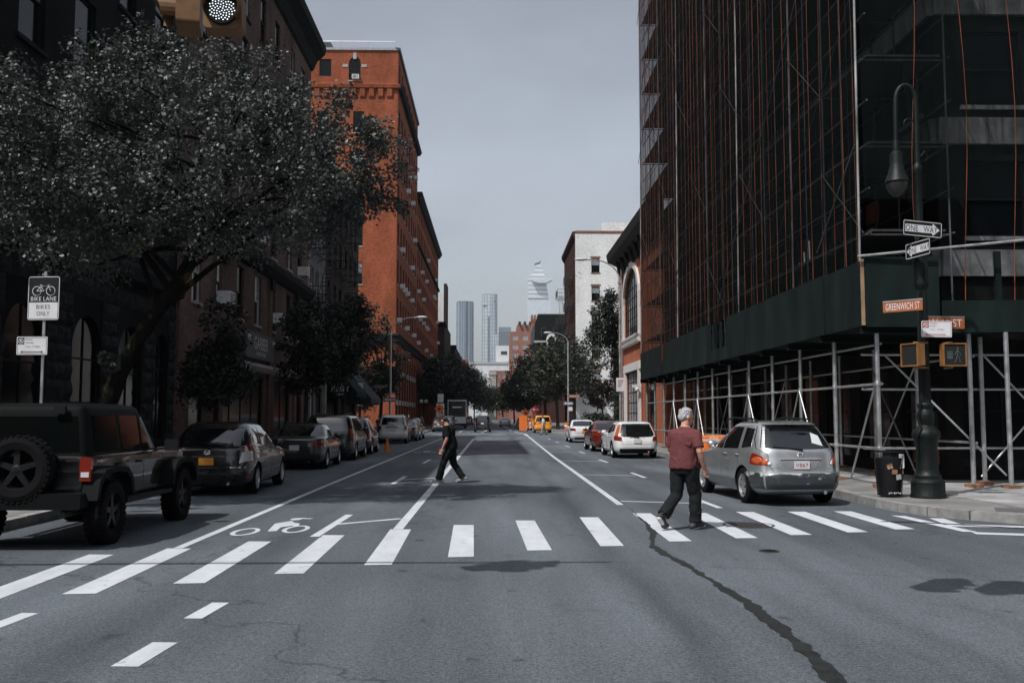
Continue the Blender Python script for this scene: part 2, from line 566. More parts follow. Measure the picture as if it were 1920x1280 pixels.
# bicycle symbol
def ring(cx, cy, rx, ry, t, name='bicycle_symbol'):
    mb = MB()
    n = 26
    vs = []
    for j in range(n):
        a = 2 * math.pi * j / n
        vs += [(cx + rx * math.cos(a), cy + ry * math.sin(a), 0.004), (cx + (rx - t) * math.cos(a), cy + (ry - t * 1.5) * math.sin(a), 0.004)]
    mb.add(vs, [(2 * j, 2 * ((j + 1) % n), 2 * ((j + 1) % n) + 1, 2 * j + 1) for j in range(n)])
    o = mb.build(name, PAINT, marks, fix=False)
    if o.data.polygons[0].normal.z < 0:
        o.data.flip_normals()
def bike(dx, dy):
    ring(-3.61 + dx, 14.24 + dy, 0.19, 0.46, 0.07)
    ring(-2.94 + dx, 14.56 + dy, 0.19, 0.46, 0.07)
    flat('bicycle_symbol', [(-3.30 + dx, 14.28 + dy), (-3.18 + dx, 14.33 + dy), (-3.22 + dx, 14.8 + dy), (-3.08 + dx, 15.02 + dy), (-3.04 + dx, 14.86 + dy), (-2.98 + dx, 14.95 + dy), (-3.03 + dx, 15.3 + dy), (-3.14 + dx, 15.42 + dy), (-3.24 + dx, 15.7 + dy), (-3.42 + dx, 15.3 + dy)], 0.0045, PAINT, marks)
    flat('bicycle_symbol', [(-3.22 + dx + 0.09 * math.cos(a), 15.95 + dy + 0.17 * math.sin(a)) for a in [i * math.pi / 6 for i in range(12)]], 0.0045, PAINT, marks)
    strip('bicycle_symbol', (-3.2 + dx, 16.1 + dy), (-2.98 + dx, 16.02 + dy), 0.12)
bike(0, 0)
bike(0.05, 31)
# tar seam wandering across the junction
rng = random.Random(4)
pts = [(2.52, 21), (2.5, 18.5), (2.42, 15.2), (2.3, 14.0), (2.08, 12.5), (2.12, 11.6), (2.2, 10.65), (2.25, 9.6), (2.3, 8.78), (2.27, 7.9), (2.27, 7.16), (2.16, 6.2), (2.0, 5.0)]
dense = []
for (x0, y0), (x1, y1) in zip(pts, pts[1:]):
    for i in range(14):
        t = i / 14
        dense.append((x0 + (x1 - x0) * t, y0 + (y1 - y0) * t))
vs, fs = [], []
jl = jr = 0
for i, (x, y) in enumerate(dense):
    jl, jr = jl * 0.6 + rng.uniform(-.022, .022), jr * 0.6 + rng.uniform(-.022, .022)
    wd = 0.016 if y > 15.5 else 0.038 if y > 12.5 else 0.05 if y > 9.5 else 0.062
    vs += [(x - wd + jl, y, 0.005), (x + wd + jr, y, 0.005)]
    if i:
        k = 2 * i
        fs.append((k - 2, k - 1, k + 1, k))
mb = MB()
mb.add(vs, fs)
tag(mb.build('tar_seam', TAR, fix=False), 'jagged dark tar seam running through the crosswalk', 'tar seam')
# worn gutter stain by the corner kerb
vs, fs = [], []
for i in range(46):
    t = i / 45
    x, y = 6.2 + 3.4 * t, 15.4 - 1.6 * t + 0.12 * math.sin(t * 9)
    wd = 0.05 + 0.05 * rng.random()
    vs += [(x, y - wd, 0.0052), (x, y + wd, 0.0052)]
    if i:
        k = 2 * i
        fs.append((k - 2, k, k + 1, k - 1))
mb = MB()
mb.add(vs, fs)
tag(mb.build('tar_seam', TAR, fix=False), 'tar seam cutting across the worn crosswalk beside the kerb corner', 'tar seam')
# manhole covers
def manhole(x, y, r, label):
    t = thing('manhole_cover', label, 'manhole', (x, y, 0))
    mb = MB(); mb.lathe([(r, 0), (r, 0.006), (r - 0.04, 0.008), (r - 0.045, 0.004), (0.001, 0.004)], 28)
    mb.build('rim', STEEL_D, t, False)
    mb = MB()
    for i in range(-4, 5):
        for j in range(-4, 5):
            if (i * i + j * j) < 15:
                mb.bx(i * r / 5 - 0.02, i * r / 5 + 0.02, j * r / 5 - 0.02, j * r / 5 + 0.02, 0.004, 0.009)
    tag(mb.build('stud_pattern', mat('rusted_cover', (0.05, 0.035, 0.028), 0.7, ns=8, na=0.4), t, False), kind='stuff')
manhole(3.95, 14.95, 0.40, 'round iron manhole cover in the crosswalk')
manhole(3.45, 12.1, 0.13, 'small round valve cover set in the asphalt')

# pavements: base slab, separate flags where they are near, kerb stones
CONC_B = mat('pavement_base', (0.20, 0.195, 0.19), 0.9, ns=1.3, na=0.3, spec=0.15)
def pavement(name, pts, z=0.14, m=CONC_B):
    mb = MB()
    mb.prism(pts, 0.0, z)
    return tag(mb.build(name, m), kind='structure')
kr = [(7.25, 73.0), (7.25, 45.0), (7.25, 30.0), (7.25, 21.0), (7.2, 19.0), (7.16, 17.8), (7.22, 17.0), (7.42, 16.3), (7.8, 15.65), (8.4, 15.0), (9.3, 14.35), (11.0, 13.6), (15.0, 12.2), (26.0, 9.0)]
pr = pavement('pavement_right', [(x + 0.15, y + 0.05) for x, y in kr] + [(34, 9.0), (34, 73)], 0.128)
def kerb_line(pts, parent, step=1.8, h=0.15, side=1):
    acc = 0
    for (x0, y0), (x1, y1) in zip(pts, pts[1:]):
        a, b = Vector((x0, y0, 0)), Vector((x1, y1, 0))
        n = max(1, int((b - a).length / step))
        for i in range(n):
            p, q = a.lerp(b, i / n), a.lerp(b, (i + 1) / n)
            d = (q - p)
            l = d.length
            c = (p + q) / 2
            mb = MB()
            j = rng.uniform(-.006, .006)
            mb.bx(-l / 2 + .006, l / 2 - .006, -.09, .09, 0, h + j)
            mb.xf(Matrix.Translation(c) @ Matrix.Rotation(math.atan2(d.y, d.x), 4, 'Z'))
            mb.build('kerb_stone', KERB, parent)
kerb_line(kr, pr)
# flags of the right pavement near the corner
def in_poly(x, y, P):
    c = False
    for i in range(len(P)):
        (x1, y1), (x2, y2) = P[i], P[i - 1]
        if (y1 > y) != (y2 > y) and x < (x2 - x1) * (y - y1) / (y2 - y1) + x1:
            c = not c
    return c
PP = [(x + 0.25, y + 0.1) for x, y in kr] + [(34, 9.0), (34, 73)]
fl = MB(); fl.bx(-.738, .738, -.738, .738, 0, 0.010)
fl_me = fl.mesh('flag', CONC)
for i in range(5):
    for j in range(20):
        cx, cy = 8.2 + 1.5 * i, 15.6 + 1.5 * j
        if all(in_poly(cx + a, cy + b, PP) for a in (-.75, .75) for b in (-.75, .75)):
            inst(fl_me, 'paving_flag', pr, (cx, cy, 0.1281 + rng.uniform(-.002, .002)))
# corner ramp with tactile paving
tp = MB(); tp.prism([(8.25, 15.75), (9.9, 14.85), (10.15, 15.4), (8.5, 16.3)], 0.1285, 0.139)
tp.build('tactile_paving', mat('tactile_grey', (0.10, 0.10, 0.105), 0.8, ns=20, na=0.3), pr)

pl = pavement('pavement_left', [(-7.4, 12.0), (-7.4, 76), (-34, 76), (-34, 12.0)], 0.128)
kerb_line([(-7.25, 12.0), (-7.25, 76)], pl, 3.0)
p2 = pavement('pavement_left_far', [(-7.15, 97), (-7.15, 420), (-34, 420), (-34, 97)], 0.128)
kerb_line([(-7.0, 97), (-7.0, 200)], p2, 6.0)
p3 = pavement('pavement_right_far', [(6.15, 420), (6.15, 100), (6.0, 92), (6.5, 88), (9, 87), (34, 87), (34, 420)], 0.128)
kerb_line([(6.0, 200), (6.0, 100), (5.85, 92), (6.35, 87.9), (9, 86.9)], p3, 5.0)

# ------------------------------------------------------------------ facades
def nrm(U):
    return Vector((U[1], -U[0], 0))
def fpt(O, U, u, z, out=0.0):
    N = nrm(U)
    return (O[0] + U[0] * u + N.x * out, O[1] + U[1] * u + N.y * out, z)

def facade(parent, O, U, W, z0, z1, ops, m, depth=0.24, name='wall'):
    us = sorted({0.0, W} | {a for o in ops for a in o[:2]})
    zs = sorted({z0, z1} | {a for o in ops for a in o[2:4]})
    mb = MB()
    idx = {}
    def V(u, z):
        if (u, z) not in idx:
            idx[(u, z)] = len(mb.v)
            mb.v.append(fpt(O, U, u, z))
        return idx[(u, z)]
    def hole(u, z):
        return any(a < u < b and c < z < d for a, b, c, d in [o[:4] for o in ops])
    for i in range(len(us) - 1):
        for j in range(len(zs) - 1):
            if not hole((us[i] + us[i + 1]) / 2, (zs[j] + zs[j + 1]) / 2):
                mb.f.append((V(us[i], zs[j]), V(us[i + 1], zs[j]), V(us[i + 1], zs[j + 1]), V(us[i], zs[j + 1])))
                mb.m.append(0)
    for o in ops:
        a, b, c, d = o[:4]
        A = [fpt(O, U, u, z) for u, z in ((a, c), (b, c), (b, d), (a, d))]
        B = [fpt(O, U, u, z, -depth) for u, z in ((a, c), (b, c), (b, d), (a, d))]
        mb.add(A + B, [(i, 4 + i, 4 + (i + 1) % 4, (i + 1) % 4) for i in range(4)])
    return mb.build(name, m, parent, fix=False)

_wc = {}
def window(parent, O, U, op, frame=FRAME_D, style='hung', sill=None, glass=None, detail=2, lintel=None):
    a, b, c, d = op[:4]
    wd, h = b - a, d - c
    rz = math.atan2(U[1], U[0])
    k = (round(wd, 2), round(h, 2), style, frame.name, detail)
    if k not in _wc:
        t = 0.055 if wd < 2 else 0.07
        mb = MB()
        for (x0, x1, z0, z1) in ((0, t, 0, h), (wd - t, wd, 0, h), (t, wd - t, 0, t), (t, wd - t, h - t, h)):
            mb.bx(x0, x1, .09, .17, z0, z1)
        panes = []
        if style == 'hung':
            mb.bx(t, wd - t, .095, .165, h / 2 - .03, h / 2 + .03)
            panes = [(t, wd - t, t, h / 2 - .03, .145), (t, wd - t, h / 2 + .03, h - t, .115)]
        elif style == 'plain':
            panes = [(t, wd - t, t, h - t, .12)]
        else:                                  # ('grid', nx, nz)
            _, nx, nz_ = style
            for i in range(1, nx):
                x = wd * i / nx
                mb.bx(x - .02, x + .02, .10, .155, t, h - t)
            for j in range(1, nz_):
                z = h * j / nz_
                mb.bx(t, wd - t, .104, .151, z - .02, z + .02)
            xs_ = [t] + [wd * i / nx for i in range(1, nx)] + [wd - t]
            zs_ = [t] + [h * j / nz_ for j in range(1, nz_)] + [h - t]
            g = .02
            if detail >= 2:
                panes = [(xs_[i] + (g if i else 0), xs_[i + 1] - (g if i < nx - 1 else 0), zs_[j] + (g if j else 0), zs_[j + 1] - (g if j < nz_ - 1 else 0), .13) for i in range(nx) for j in range(nz_)]
            else:
                panes = [(t, wd - t, t, h - t, .13)]
        pm = []
        for (x0, x1, z0, z1, y) in panes:
            p = MB()
            p.add([(x0, y, z0), (x1, y, z0), (x1, y, z1), (x0, y, z1)], [(0, 1, 2, 3)])
            pm.append(p.mesh('pane', GLASS, fix=False))
        _wc[k] = (mb.mesh('window', frame), pm, {})
    fm, pm, alt = _wc[k]
    o = inst(fm, 'window', parent, fpt(O, U, a, c), rz, world=True)
    for i, p in enumerate(pm):
        q = inst(p, 'pane', o)
        g = glass
        if g is not None and (not isinstance(g, tuple) or i in g[1]):
            q.material_slots[0].link = 'OBJECT'
            q.material_slots[0].material = g[0] if isinstance(g, tuple) else g
    if sill is not None:
        ks = ('sill', round(wd, 2), sill.name)
        if ks not in _wc:
            _wc[ks] = MB().bx(-.08, wd + .08, -.07, .1, -.11, -.005).mesh('sill', sill)
        inst(_wc[ks], 'sill', o)
    if lintel is not None:
        ks = ('lintel', round(wd, 2), lintel.name)
        if ks not in _wc:
            _wc[ks] = MB().bx(-.1, wd + .1, -.025, .05, 0.005, .24).mesh('lintel', lintel)
        inst(_wc[ks], 'lintel', o, (0, 0, h))
    return o

def band(parent, O, U, u0, u1, prof, m, name='cornice'):
    """profile polygon (out, z) drawn along the facade from u0 to u1"""
    mb = MB()
    mb.prism(prof, u0, u1, lambda o, z, u: fpt(O, U, u, z, o))
    return mb.build(name, m, parent)

def shell(parent, x0, x1, y0, y1, h, m, skip=(), roofm=None):
    F = {'+X': ((x1, y0), (0, 1), y1 - y0), '-X': ((x0, y1), (0, -1), y1 - y0), '-Y': ((x0, y0), (1, 0), x1 - x0), '+Y': ((x1, y1), (-1, 0), x1 - x0)}
    for k, (O, U, W) in F.items():
        if k not in skip:
            facade(parent, O, U, W, 0, h, [], m)
    mb = MB(); mb.bx(x0 + .02, x1 - .02, y0 + .02, y1 - .02, h - .5, h - .25)
    mb.build('roof', roofm or STONE_D, parent)
    return F

# window air conditioner, outward -Y, origin at the middle of its wall side
def ac_mesh():
    mb = MB()
    mb.bx(-.33, .33, -.42, .1, 0, .42)
    body = mb.mesh('case', AC_W)
    mb = MB()
    for i in range(6):
        mb.bx(-.28, .12, -.424, -.421, .05 + i * .055, .085 + i * .055)
    for i in range(3):
        mb.bx(.17, .27, -.424, -.421, .06 + i * .12, .14 + i * .12)
    for i in range(4):
        mb.bx(.331, .333, -.38, -.08, .07 + i * .08, .1 + i * .08)
    return body, mb.mesh('louvre', STEEL_D)
AC_B, AC_L = ac_mesh()
_ac_brk = MB()
_ac_brk.path([(-.25, -.36, -.005), (-.25, .05, -.3)], .012, 5)
_ac_brk.path([(.25, -.36, -.005), (.25, .05, -.3)], .012, 5)
AC_K = _ac_brk.mesh('bracket', STEEL_D)
def air_con(O, U, u, z, label, group=None, s=1.0, detail=True):
    o = thing('air_conditioner', label, 'air conditioner', fpt(O, U, u, z), math.atan2(U[1], U[0]), group)
    o.scale = (s, s, s)
    inst(AC_B, 'case', o)
    inst(AC_L, 'louvre', o)
    if detail:
        inst(AC_K, 'bracket', o)
    return o

def arch_fill(parent, O, U, a, b, zt, m, n=9, name='arch_spandrel', d=0.24, rise=None):
    """fills the corners of a rectangular opening a..b whose top is zt so that it reads as an arch"""
    r = (b - a) / 2
    rise = rise or r
    zc = zt - rise
    for s in (0, 1):
        pts = []
        for i in range(n + 1):
            t = math.pi / 2 * i / n
            u = (a + r) + (r * math.cos(t) if s else -r * math.cos(t))
            pts.append((u, zc + rise * math.sin(t)))
        pts.append((b if s else a, zt))
        mb = MB()
        mb.prism(pts, -0.002, -d + 0.01, lambda u, z, o: fpt(O, U, u, z, o))
        mb.build(name, m, parent)

# ------------------------------------------------------------------ left row
UY, UX, UYm = (0, 1), (1, 0), (0, -1)
rng = random.Random(11)
FX = -10.6
# corner building of rough dark stone
b1 = thing('stone_corner_building', 'near-black building with rough stone ground floor behind the leaning tree', 'building', (-18, 24, 0))
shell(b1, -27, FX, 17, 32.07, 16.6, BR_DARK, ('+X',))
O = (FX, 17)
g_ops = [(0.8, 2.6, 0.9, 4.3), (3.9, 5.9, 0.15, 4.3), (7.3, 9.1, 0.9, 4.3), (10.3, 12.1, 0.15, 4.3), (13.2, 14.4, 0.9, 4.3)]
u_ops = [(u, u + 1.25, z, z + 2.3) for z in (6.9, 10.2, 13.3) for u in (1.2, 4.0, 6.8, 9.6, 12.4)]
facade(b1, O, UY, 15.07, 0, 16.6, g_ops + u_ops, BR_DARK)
for i, o in enumerate(g_ops):
    window(b1, O, UY, o, FRAME_D, ('grid', 2, 3), STONE_D)
    arch_fill(b1, O, UY, o[0], o[1], o[3], BR_DARK)
for i, o in enumerate(u_ops):
    window(b1, O, UY, o, FRAME_D, 'hung', STONE_D, glass=(GLASS2, (1,)) if i in (6,) else None)
band(b1, O, UY, 0, 15.06, [(0, 5.5), (.28, 5.6), (.34, 5.95), (.12, 6.05), (0, 6.2)], STONE_D)
band(b1, O, UY, -.2, 15.06, [(0, 15.9), (.4, 16.1), (.55, 16.6), (.5, 16.75), (0, 16.75)], STONE_D)
blk = []
for k in range(6):
    r2 = random.Random(k)
    mb = MB()
    n0, n1 = 5, 3
    for i in range(n0 + 1):
        for j in range(n1 + 1):
            e = i in (0, n0) or j in (0, n1)
            mb.v.append((i / n0, -0.012 - (0 if e else r2.uniform(.03, .085)), j / n1))
    for i in range(n0):
        for j in range(n1):
            a = i * (n1 + 1) + j
            mb.f.append((a, a + n1 + 1, a + n1 + 2, a + 1)); mb.m.append(0)
    q = [0, n0 * (n1 + 1), n0 * (n1 + 1) + n1, n1]
    base = len(mb.v)
    mb.v += [(0, .02, 0), (1, .02, 0), (1, .02, 1), (0, .02, 1)]
    for i in range(4):
        mb.f.append((q[i], base + i, base + (i + 1) % 4, q[(i + 1) % 4])); mb.m.append(0)
    blk.append(mb.mesh('stone', STONE_B, fix=False))
z = 0.14
while z < 5.4:
    u = rng.uniform(-.3, 0)
    hh = rng.choice((.38, .44, .5))
    if z + hh > 5.5:
        break
    while u < 15.0:
        l = rng.uniform(.55, 1.05)
        a, b = max(u, 0.0), min(u + l, 15.05)
        for o in g_ops:                       # cut the course at the openings
            if a < o[1] + .02 and b > o[0] - .02 and z + hh > o[2] and z < o[3]:
                if a < o[0] - .2: b = o[0]
                elif b > o[1] + .2: a = o[1]
                else: b = a
        if b - a > .2:
            inst(rng.choice(blk), 'stone', b1, fpt(O, UY, a + .012, z + .012), math.pi / 2, (b - a - .024, 1, hh - .024), world=True)
        u += l
    z += hh

# brown brick building with the hardware shop
b2 = thing('brick_shop_building', 'brown brick building with a shop and a mid-height stone cornice', 'building', (-18, 43, 0))
H2 = 22.7
shell(b2, -27, FX, 32.09, 54.6, H2, BR_BROWN, ('+X',))
O = (FX, 32.09)
g_ops = [(1.6, 3.4, .15, 3.5), (5.4, 12.4, .5, 3.45), (14.6, 18.2, .5, 3.45), (19.6, 21.2, .15, 3.4)]
cols = [1.6, 4.6, 7.5, 10.5, 13.4, 16.9, 19.6]
rows = [(5.75, 7.95), (9.25, 11.45), (12.4, 14.6), (15.6, 17.8), (18.7, 20.9)]
u_ops = [(u, u + 1.1, a, b) for a, b in rows for u in cols]
facade(b2, O, UY, 22.51, 0, H2, g_ops + u_ops, BR_BROWN)
for i, o in enumerate(u_ops):
    window(b2, O, UY, o, FRAME_D if i % 3 else FRAME_W, 'hung', STONE_L if i < 14 else STONE_D, glass=(GLASS2, (1,)) if rng.random() < .3 else None)
for o in g_ops:
    window(b2, O, UY, o, FRAME_D, ('grid', max(1, int((o[1] - o[0]) / 1.7)), 1))
band(b2, O, UY, .3, 22.5, [(0, 8.15), (.16, 8.2), (.42, 8.5), (.46, 8.75), (.1, 8.85), (0, 8.9)], STONE_D)
band(b2, O, UY, 4.9, 13.0, [(0, 3.62), (.22, 3.66), (.3, 3.85), (.26, 3.98), (0, 4.02)], STONE_L)
band(b2, O, UY, 14.0, 18.8, [(0, 3.62), (.22, 3.66), (.3, 3.85), (.26, 3.98), (0, 4.02)], STONE_L)
band(b2, O, UY, -.2, 22.5, [(0, 21.6), (.15, 21.7), (.35, 22.2), (.8, 22.6), (.86, 22.95), (.8, 23.15), (0, 23.15)], STONE_D)
for u in (0, 4.9, 13.0, 18.8, 22.0):
    mb = MB(); mb.prism([(u, 0), (u + .5, 0), (u + .5, 8.14), (u, 8.14)], 0.0, .12, lambda a, z, o: fpt(O, UY, a, z, o + .001))
    mb.build('pilaster', BR_BROWN, b2)
    mb = MB(); mb.prism([(u - .05, 7.6), (u + .55, 7.6), (u + .6, 8.13), (u - .1, 8.13)], 0.12, .24, lambda a, z, o: fpt(O, UY, a, z, o))
    mb.build('capital', STONE_D, b2)
# plywood and metal bulkhead on the roof
bk = MB(); bk.bx(-13.4, -11.4, 51.0, 53.4, H2 - .3, H2 + 3.6)
t = thing('roof_bulkhead', 'pale ribbed metal bulkhead rising from the dark roof', 'roof hut', (-12.4, 52.2, H2 - .25))
bk.build('wall', FRAME_W, t)
for i in range(10):
    mb = MB(); mb.bx(-13.3 + i * .2, -13.2 + i * .2, 50.95, 51.0, H2 - .2, H2 + 3.5); mb.build('rib', STEEL, t)
mb = MB(); mb.bx(-13.55, -11.25, 50.85, 53.55, H2 + 3.6, H2 + 3.75); mb.build('roof', STEEL, t)
mb = MB(); mb.lathe([(.25, 0), (.25, .5), (.5, .6), (.45, .95), (.1, 1.05)], 12, (-12.4, 51.6, H2 + 3.75)); mb.build('vent_cowl', STEEL_D, t)
for lab, y, zz in (('white window air conditioner above the hardware shop sign', 46.1, 6.1), ('white window air conditioner hung from the second floor over the young street tree', 37.2, 6.0),
                   ('dark-framed window air conditioner above the mid cornice near the fire escape', 52.3, 9.3), ('white window air conditioner above the mid cornice beside the big tree', 42.7, 9.35),
                   ('grey window air conditioner high up under the roof cornice', 49.3, 18.75)):
    air_con((FX, 0), UY, y, zz, lab, s=1.15)
sg = thing('shop_sign', 'grey board with white hardware shop lettering between two round lamps', 'sign', (FX + .06, 43.2, 4.2), R(90))
mb = MB(); mb.bx(-2.55, 2.55, -.1, -.02, 0, 1.15); mb.build('board', mat('sign_board_grey', (0.075, 0.088, 0.092), 0.6, ns=3, na=0.2), sg, False)
inst(text_mesh('GARBER', 2.5, .56, WHITE), 'lettering', sg, (.1, -.106, .70))
inst(text_mesh('HARDWARE', 1.8, .2, WHITE), 'lettering', sg, (.1, -.106, .24))
for x in (-2.25, 2.35):
    mb = MB(); mb.lathe([(.02, 0), (.13, .02), (.13, .1), (.001, .12)], 14, (x, -.1, .85), Matrix.Rotation(R(90), 4, 'X')); mb.build('sign_lamp', WSIGN, sg, False)

# pale painted tenement and dark tenement with fire escapes
b3 = thing('grey_tenement', 'narrow grey painted brick tenement with a fire escape', 'building', (-16, 57.4, 0))
shell(b3, -27, FX, 54.62, 60.2, 17.8, BR_GREY, ('+X',))
O = (FX, 54.62)
u_ops = [(u, u + 1.0, z, z + 2.0) for z in (5.2, 8.4, 11.6, 14.6) for u in (.7, 2.4, 4.0)]
g_ops = [(.5, 2.2, .15, 3.4), (2.9, 5.0, .5, 3.4)]
facade(b3, O, UY, 5.58, 0, 17.8, u_ops + g_ops, BR_GREY)
for i, o in enumerate(u_ops):
    window(b3, O, UY, o, FRAME_W, 'hung', STONE_L, glass=(GLASS2, (1,)) if i % 4 == 1 else None)
for o in g_ops:
    window(b3, O, UY, o, FRAME_D, 'plain')
band(b3, O, UY, 0, 5.57, [(0, 17.0), (.5, 17.5), (.55, 17.95), (0, 18.0)], STONE_D)
mb = MB()
for y in (55.0, 60.0):
    mb.bx(FX + .01, FX + .2, y - .18, y + .18, .13, 4.4)
mb.build('shop_column', STONE_L, b3)
b4 = thing('dark_tenement', 'dark brown brick tenement above the green awning', 'building', (-16, 67.5, 0))
shell(b4, -27, FX, 60.22, 74.9, 17.2, BR_SOOT, ('+X',))
O = (FX, 60.22)
u_ops = [(u, u + 1.0, z, z + 2.0) for z in (5.2, 8.4, 11.6, 14.4) for u in (1.0, 3.2, 5.4, 7.8, 10.0, 12.4)]
g_ops = [(.8, 5.5, .3, 3.3), (7.0, 13.6, .3, 3.2)]
facade(b4, O, UY, 14.68, 0, 17.2, u_ops + g_ops, BR_SOOT)
for i, o in enumerate(u_ops):
    window(b4, O, UY, o, FRAME_D, 'hung', STONE_D)
for o in g_ops:
    window(b4, O, UY, o, FRAME_D, ('grid', 4, 1))
band(b4, O, UY, 0, 14.7, [(0, 16.4), (.5, 16.9), (.55, 17.35), (0, 17.4)], STONE_D)

def fire_escape(O, U, u0, u1, zs, label, m=IRON, depth=1.05, bars=True):
    t = thing('fire_escape', label, 'fire escape', fpt(O, U, (u0 + u1) / 2, zs[0]))
    for i, z in enumerate(zs):
        mb = MB()
        for k in range(7):
            o = .08 + k * depth / 7
            mb.path([fpt(O, U, u0, z, o), fpt(O, U, u1, z, o)], .022, 4)
        for u in (u0, (u0 + u1) / 2, u1):
            mb.path([fpt(O, U, u, z - .03, 0), fpt(O, U, u, z - .03, depth)], .03, 4)
            mb.path([fpt(O, U, u, z - .55, 0), fpt(O, U, u, z - .05, depth * .8)], .022, 4)
        mb.build('platform', m, t)
        mb = MB()
        for zz in (z + .5, z + .95):
            mb.path([fpt(O, U, u0, zz, 0.02), fpt(O, U, u0, zz, depth), fpt(O, U, u1, zz, depth), fpt(O, U, u1, zz, 0.02)], .02, 4)
        n = max(3, int((u1 - u0) / .28))
        for k in range(n + 1):
            u = u0 + (u1 - u0) * k / n
            mb.path([fpt(O, U, u, z, depth), fpt(O, U, u, z + .95, depth)], .011, 4)
        for o in (.35, .7):
            for u in (u0, u1):
                mb.path([fpt(O, U, u, z, o), fpt(O, U, u, z + .95, o)], .011, 4)
        mb.build('railing', m, t)
        if i + 1 < len(zs):
            z2 = zs[i + 1]
            mb = MB()
            a, b = (u0 + .4, u1 - .5) if i % 2 else (u1 - .4, u0 + .5)
            for o in (.35, .85):
                mb.path([fpt(O, U, a, z, o), fpt(O, U, b, z2, o)], .025, 4)
            for k in range(1, 11):
                f = k / 11
                mb.path([fpt(O, U, a + (b - a) * f, z + (z2 - z) * f, .35), fpt(O, U, a + (b - a) * f, z + (z2 - z) * f, .85)], .02, 4)
            mb.build('stair', m, t)
    return t
fire_escape((FX, 54.62), UY, .5, 4.9, [5.0, 8.2, 11.4, 14.4], 'black iron fire escape on the narrow grey tenement')
fire_escape((FX, 60.22), UY, 2.8, 8.9, [5.0, 8.2, 11.4, 14.2], 'black iron fire escape on the dark tenement above the awning')

# awnings
AWN = mat('awning_canvas', (0.010, 0.016, 0.015), 0.85, ns=4, na=0.3, spec=.1)
AWN2 = mat('awning_canvas_green', (0.014, 0.030, 0.027), 0.85, ns=4, na=0.3)
def awning(y0, y1, out, z0, z1, m, label, lettering=None):
    t = thing('awning', label, 'awning', (FX, (y0 + y1) / 2, z0))
    mb = MB()
    mb.prism([(0, z1), (out, z0 + .35), (out, z0), (0, z0)], y0, y1, lambda o, z, y: (FX + .02 + o, y, z))
    mb.build('canopy', m, t)
    mb = MB()
    for y in (y0 + .05, (y0 + y1) / 2, y1 - .05):
        mb.path([(FX + .03, y, z0 - .02), (FX + out, y, z0 - .02)], .02, 5)
    mb.build('frame', STEEL_D, t)
    return t
aw = awning(61.4, 66.2, 1.9, 2.9, 5.3, AWN, 'black canvas awning with white script lettering')
inst(text_mesh('Relax', 1.15, .5, WSIGN, 0.3), 'lettering', aw, (FX + .85, 61.39, 3.5), 0, world=True)
inst(text_mesh('Spa', .45, .2, WSIGN, 0.2), 'lettering', aw, (FX + .85, 61.39, 3.08), 0, world=True)
aw2 = awning(68.5, 74.3, 1.9, 2.6, 5.2, AWN2, 'dark green canvas awning at the cross street corner')
mb = MB(); mb.bx(FX + .35, FX + 1.35, 68.47, 68.495, 3.1, 4.05); mb.build('notice', WSIGN, aw2)
mb = MB(); mb.bx(FX + .45, FX + 1.2, 68.46, 68.468, 3.2, 3.3); mb.bx(FX + .45, FX + .75, 68.46, 68.468, 3.6, 3.95); mb.build('notice_print', BSIGN, aw2)

# the tall red brick building beyond the cross street
rb = thing('red_brick_warehouse', 'tall orange-red brick building with arcaded base and corbelled cornice', 'building', (-28, 140, 0))
Y1, Y2, Y3 = 104.0, 131.6, 183.0
HA, HB = 42.3, 32.6
O = (-46, Y1)
W = 46 + FX
n_ops = [(-19.3 + 46, -18.0 + 46, 39.15, 41.1), (-16.05 + 46, -14.75 + 46, 38.7, 41.35)]
for z in (32.8, 28.6, 24.4, 20.2, 16.0, 12.0):
    for x in (-27.5, -23.4, -19.4, -15.5):
        n_ops.append((x + 46, x + 47.2, z, z + 2.4))
facade(rb, O, UX, W, 0, HA, n_ops, BR_RED)
for i, o in enumerate(n_ops):
    window(rb, O, UX, o, FRAME_D, ('grid', 2, 3) if i < 2 else 'hung', STONE_L if i else None, detail=1, glass=(GLASS2, (1,)) if i > 2 and i % 3 == 0 else None)
arch_fill(rb, O, UX, n_ops[1][0], n_ops[1][1], n_ops[1][3], BR_RED)
for (x, z, a, b) in ((-15.4, 41.45, .18, .35), (-16.45, 40.35, .28, .16), (-14.35, 40.35, .28, .16)):
    mb = MB(); mb.bx(x - a, x + a, Y1 - .06, Y1 + .02, z - b, z + b); mb.build('keystone', STONE_L, rb)
O2 = (FX, Y1)
cols = [1.2 + 3.35 * i for i in range(8)]
ops = [(u - .15, u + 1.55, z, z + 2.7) for z in [12.0, 16.2, 20.4, 24.6, 28.8, 33.0] for u in cols] + [(u, u + 1.3, 38.7, 41.0) for u in cols]
arc = [(u - .5, u + 1.6, .4, 8.6) for u in cols]
facade(rb, O2, UY, Y2 - Y1, 0, HA, ops + arc, BR_RED, .35)
for o in ops:
    window(rb, O2, UY, o, FRAME_D, 'hung', STONE_L, detail=1, glass=GLASS2 if rng.random() < .1 else None)
for o in arc:
    window(rb, O2, UY, o, FRAME_D, ('grid', 2, 4), detail=1)
    arch_fill(rb, O2, UY, o[0], o[1], o[3], BR_RED, d=.35)
    mb = MB()
    for zz in (2.9, 6.2):
        mb.prism([(o[0] + .15, zz), (o[1] - .15, zz), (o[1] - .15, zz + .55), (o[0] + .15, zz + .55)], -.05, .06, lambda a, z, t: fpt(O2, UY, a, z, t))
    mb.build('spandrel_panel', STONE_L, rb)
O3 = (FX, Y2)
cols3 = [1.3 + 3.15 * i for i in range(16)]
ops3 = [(u - .2, u + 1.5, z, z + 2.45) for z in [11.6, 15.2, 18.8, 22.4, 26.2, 29.6] for u in cols3]
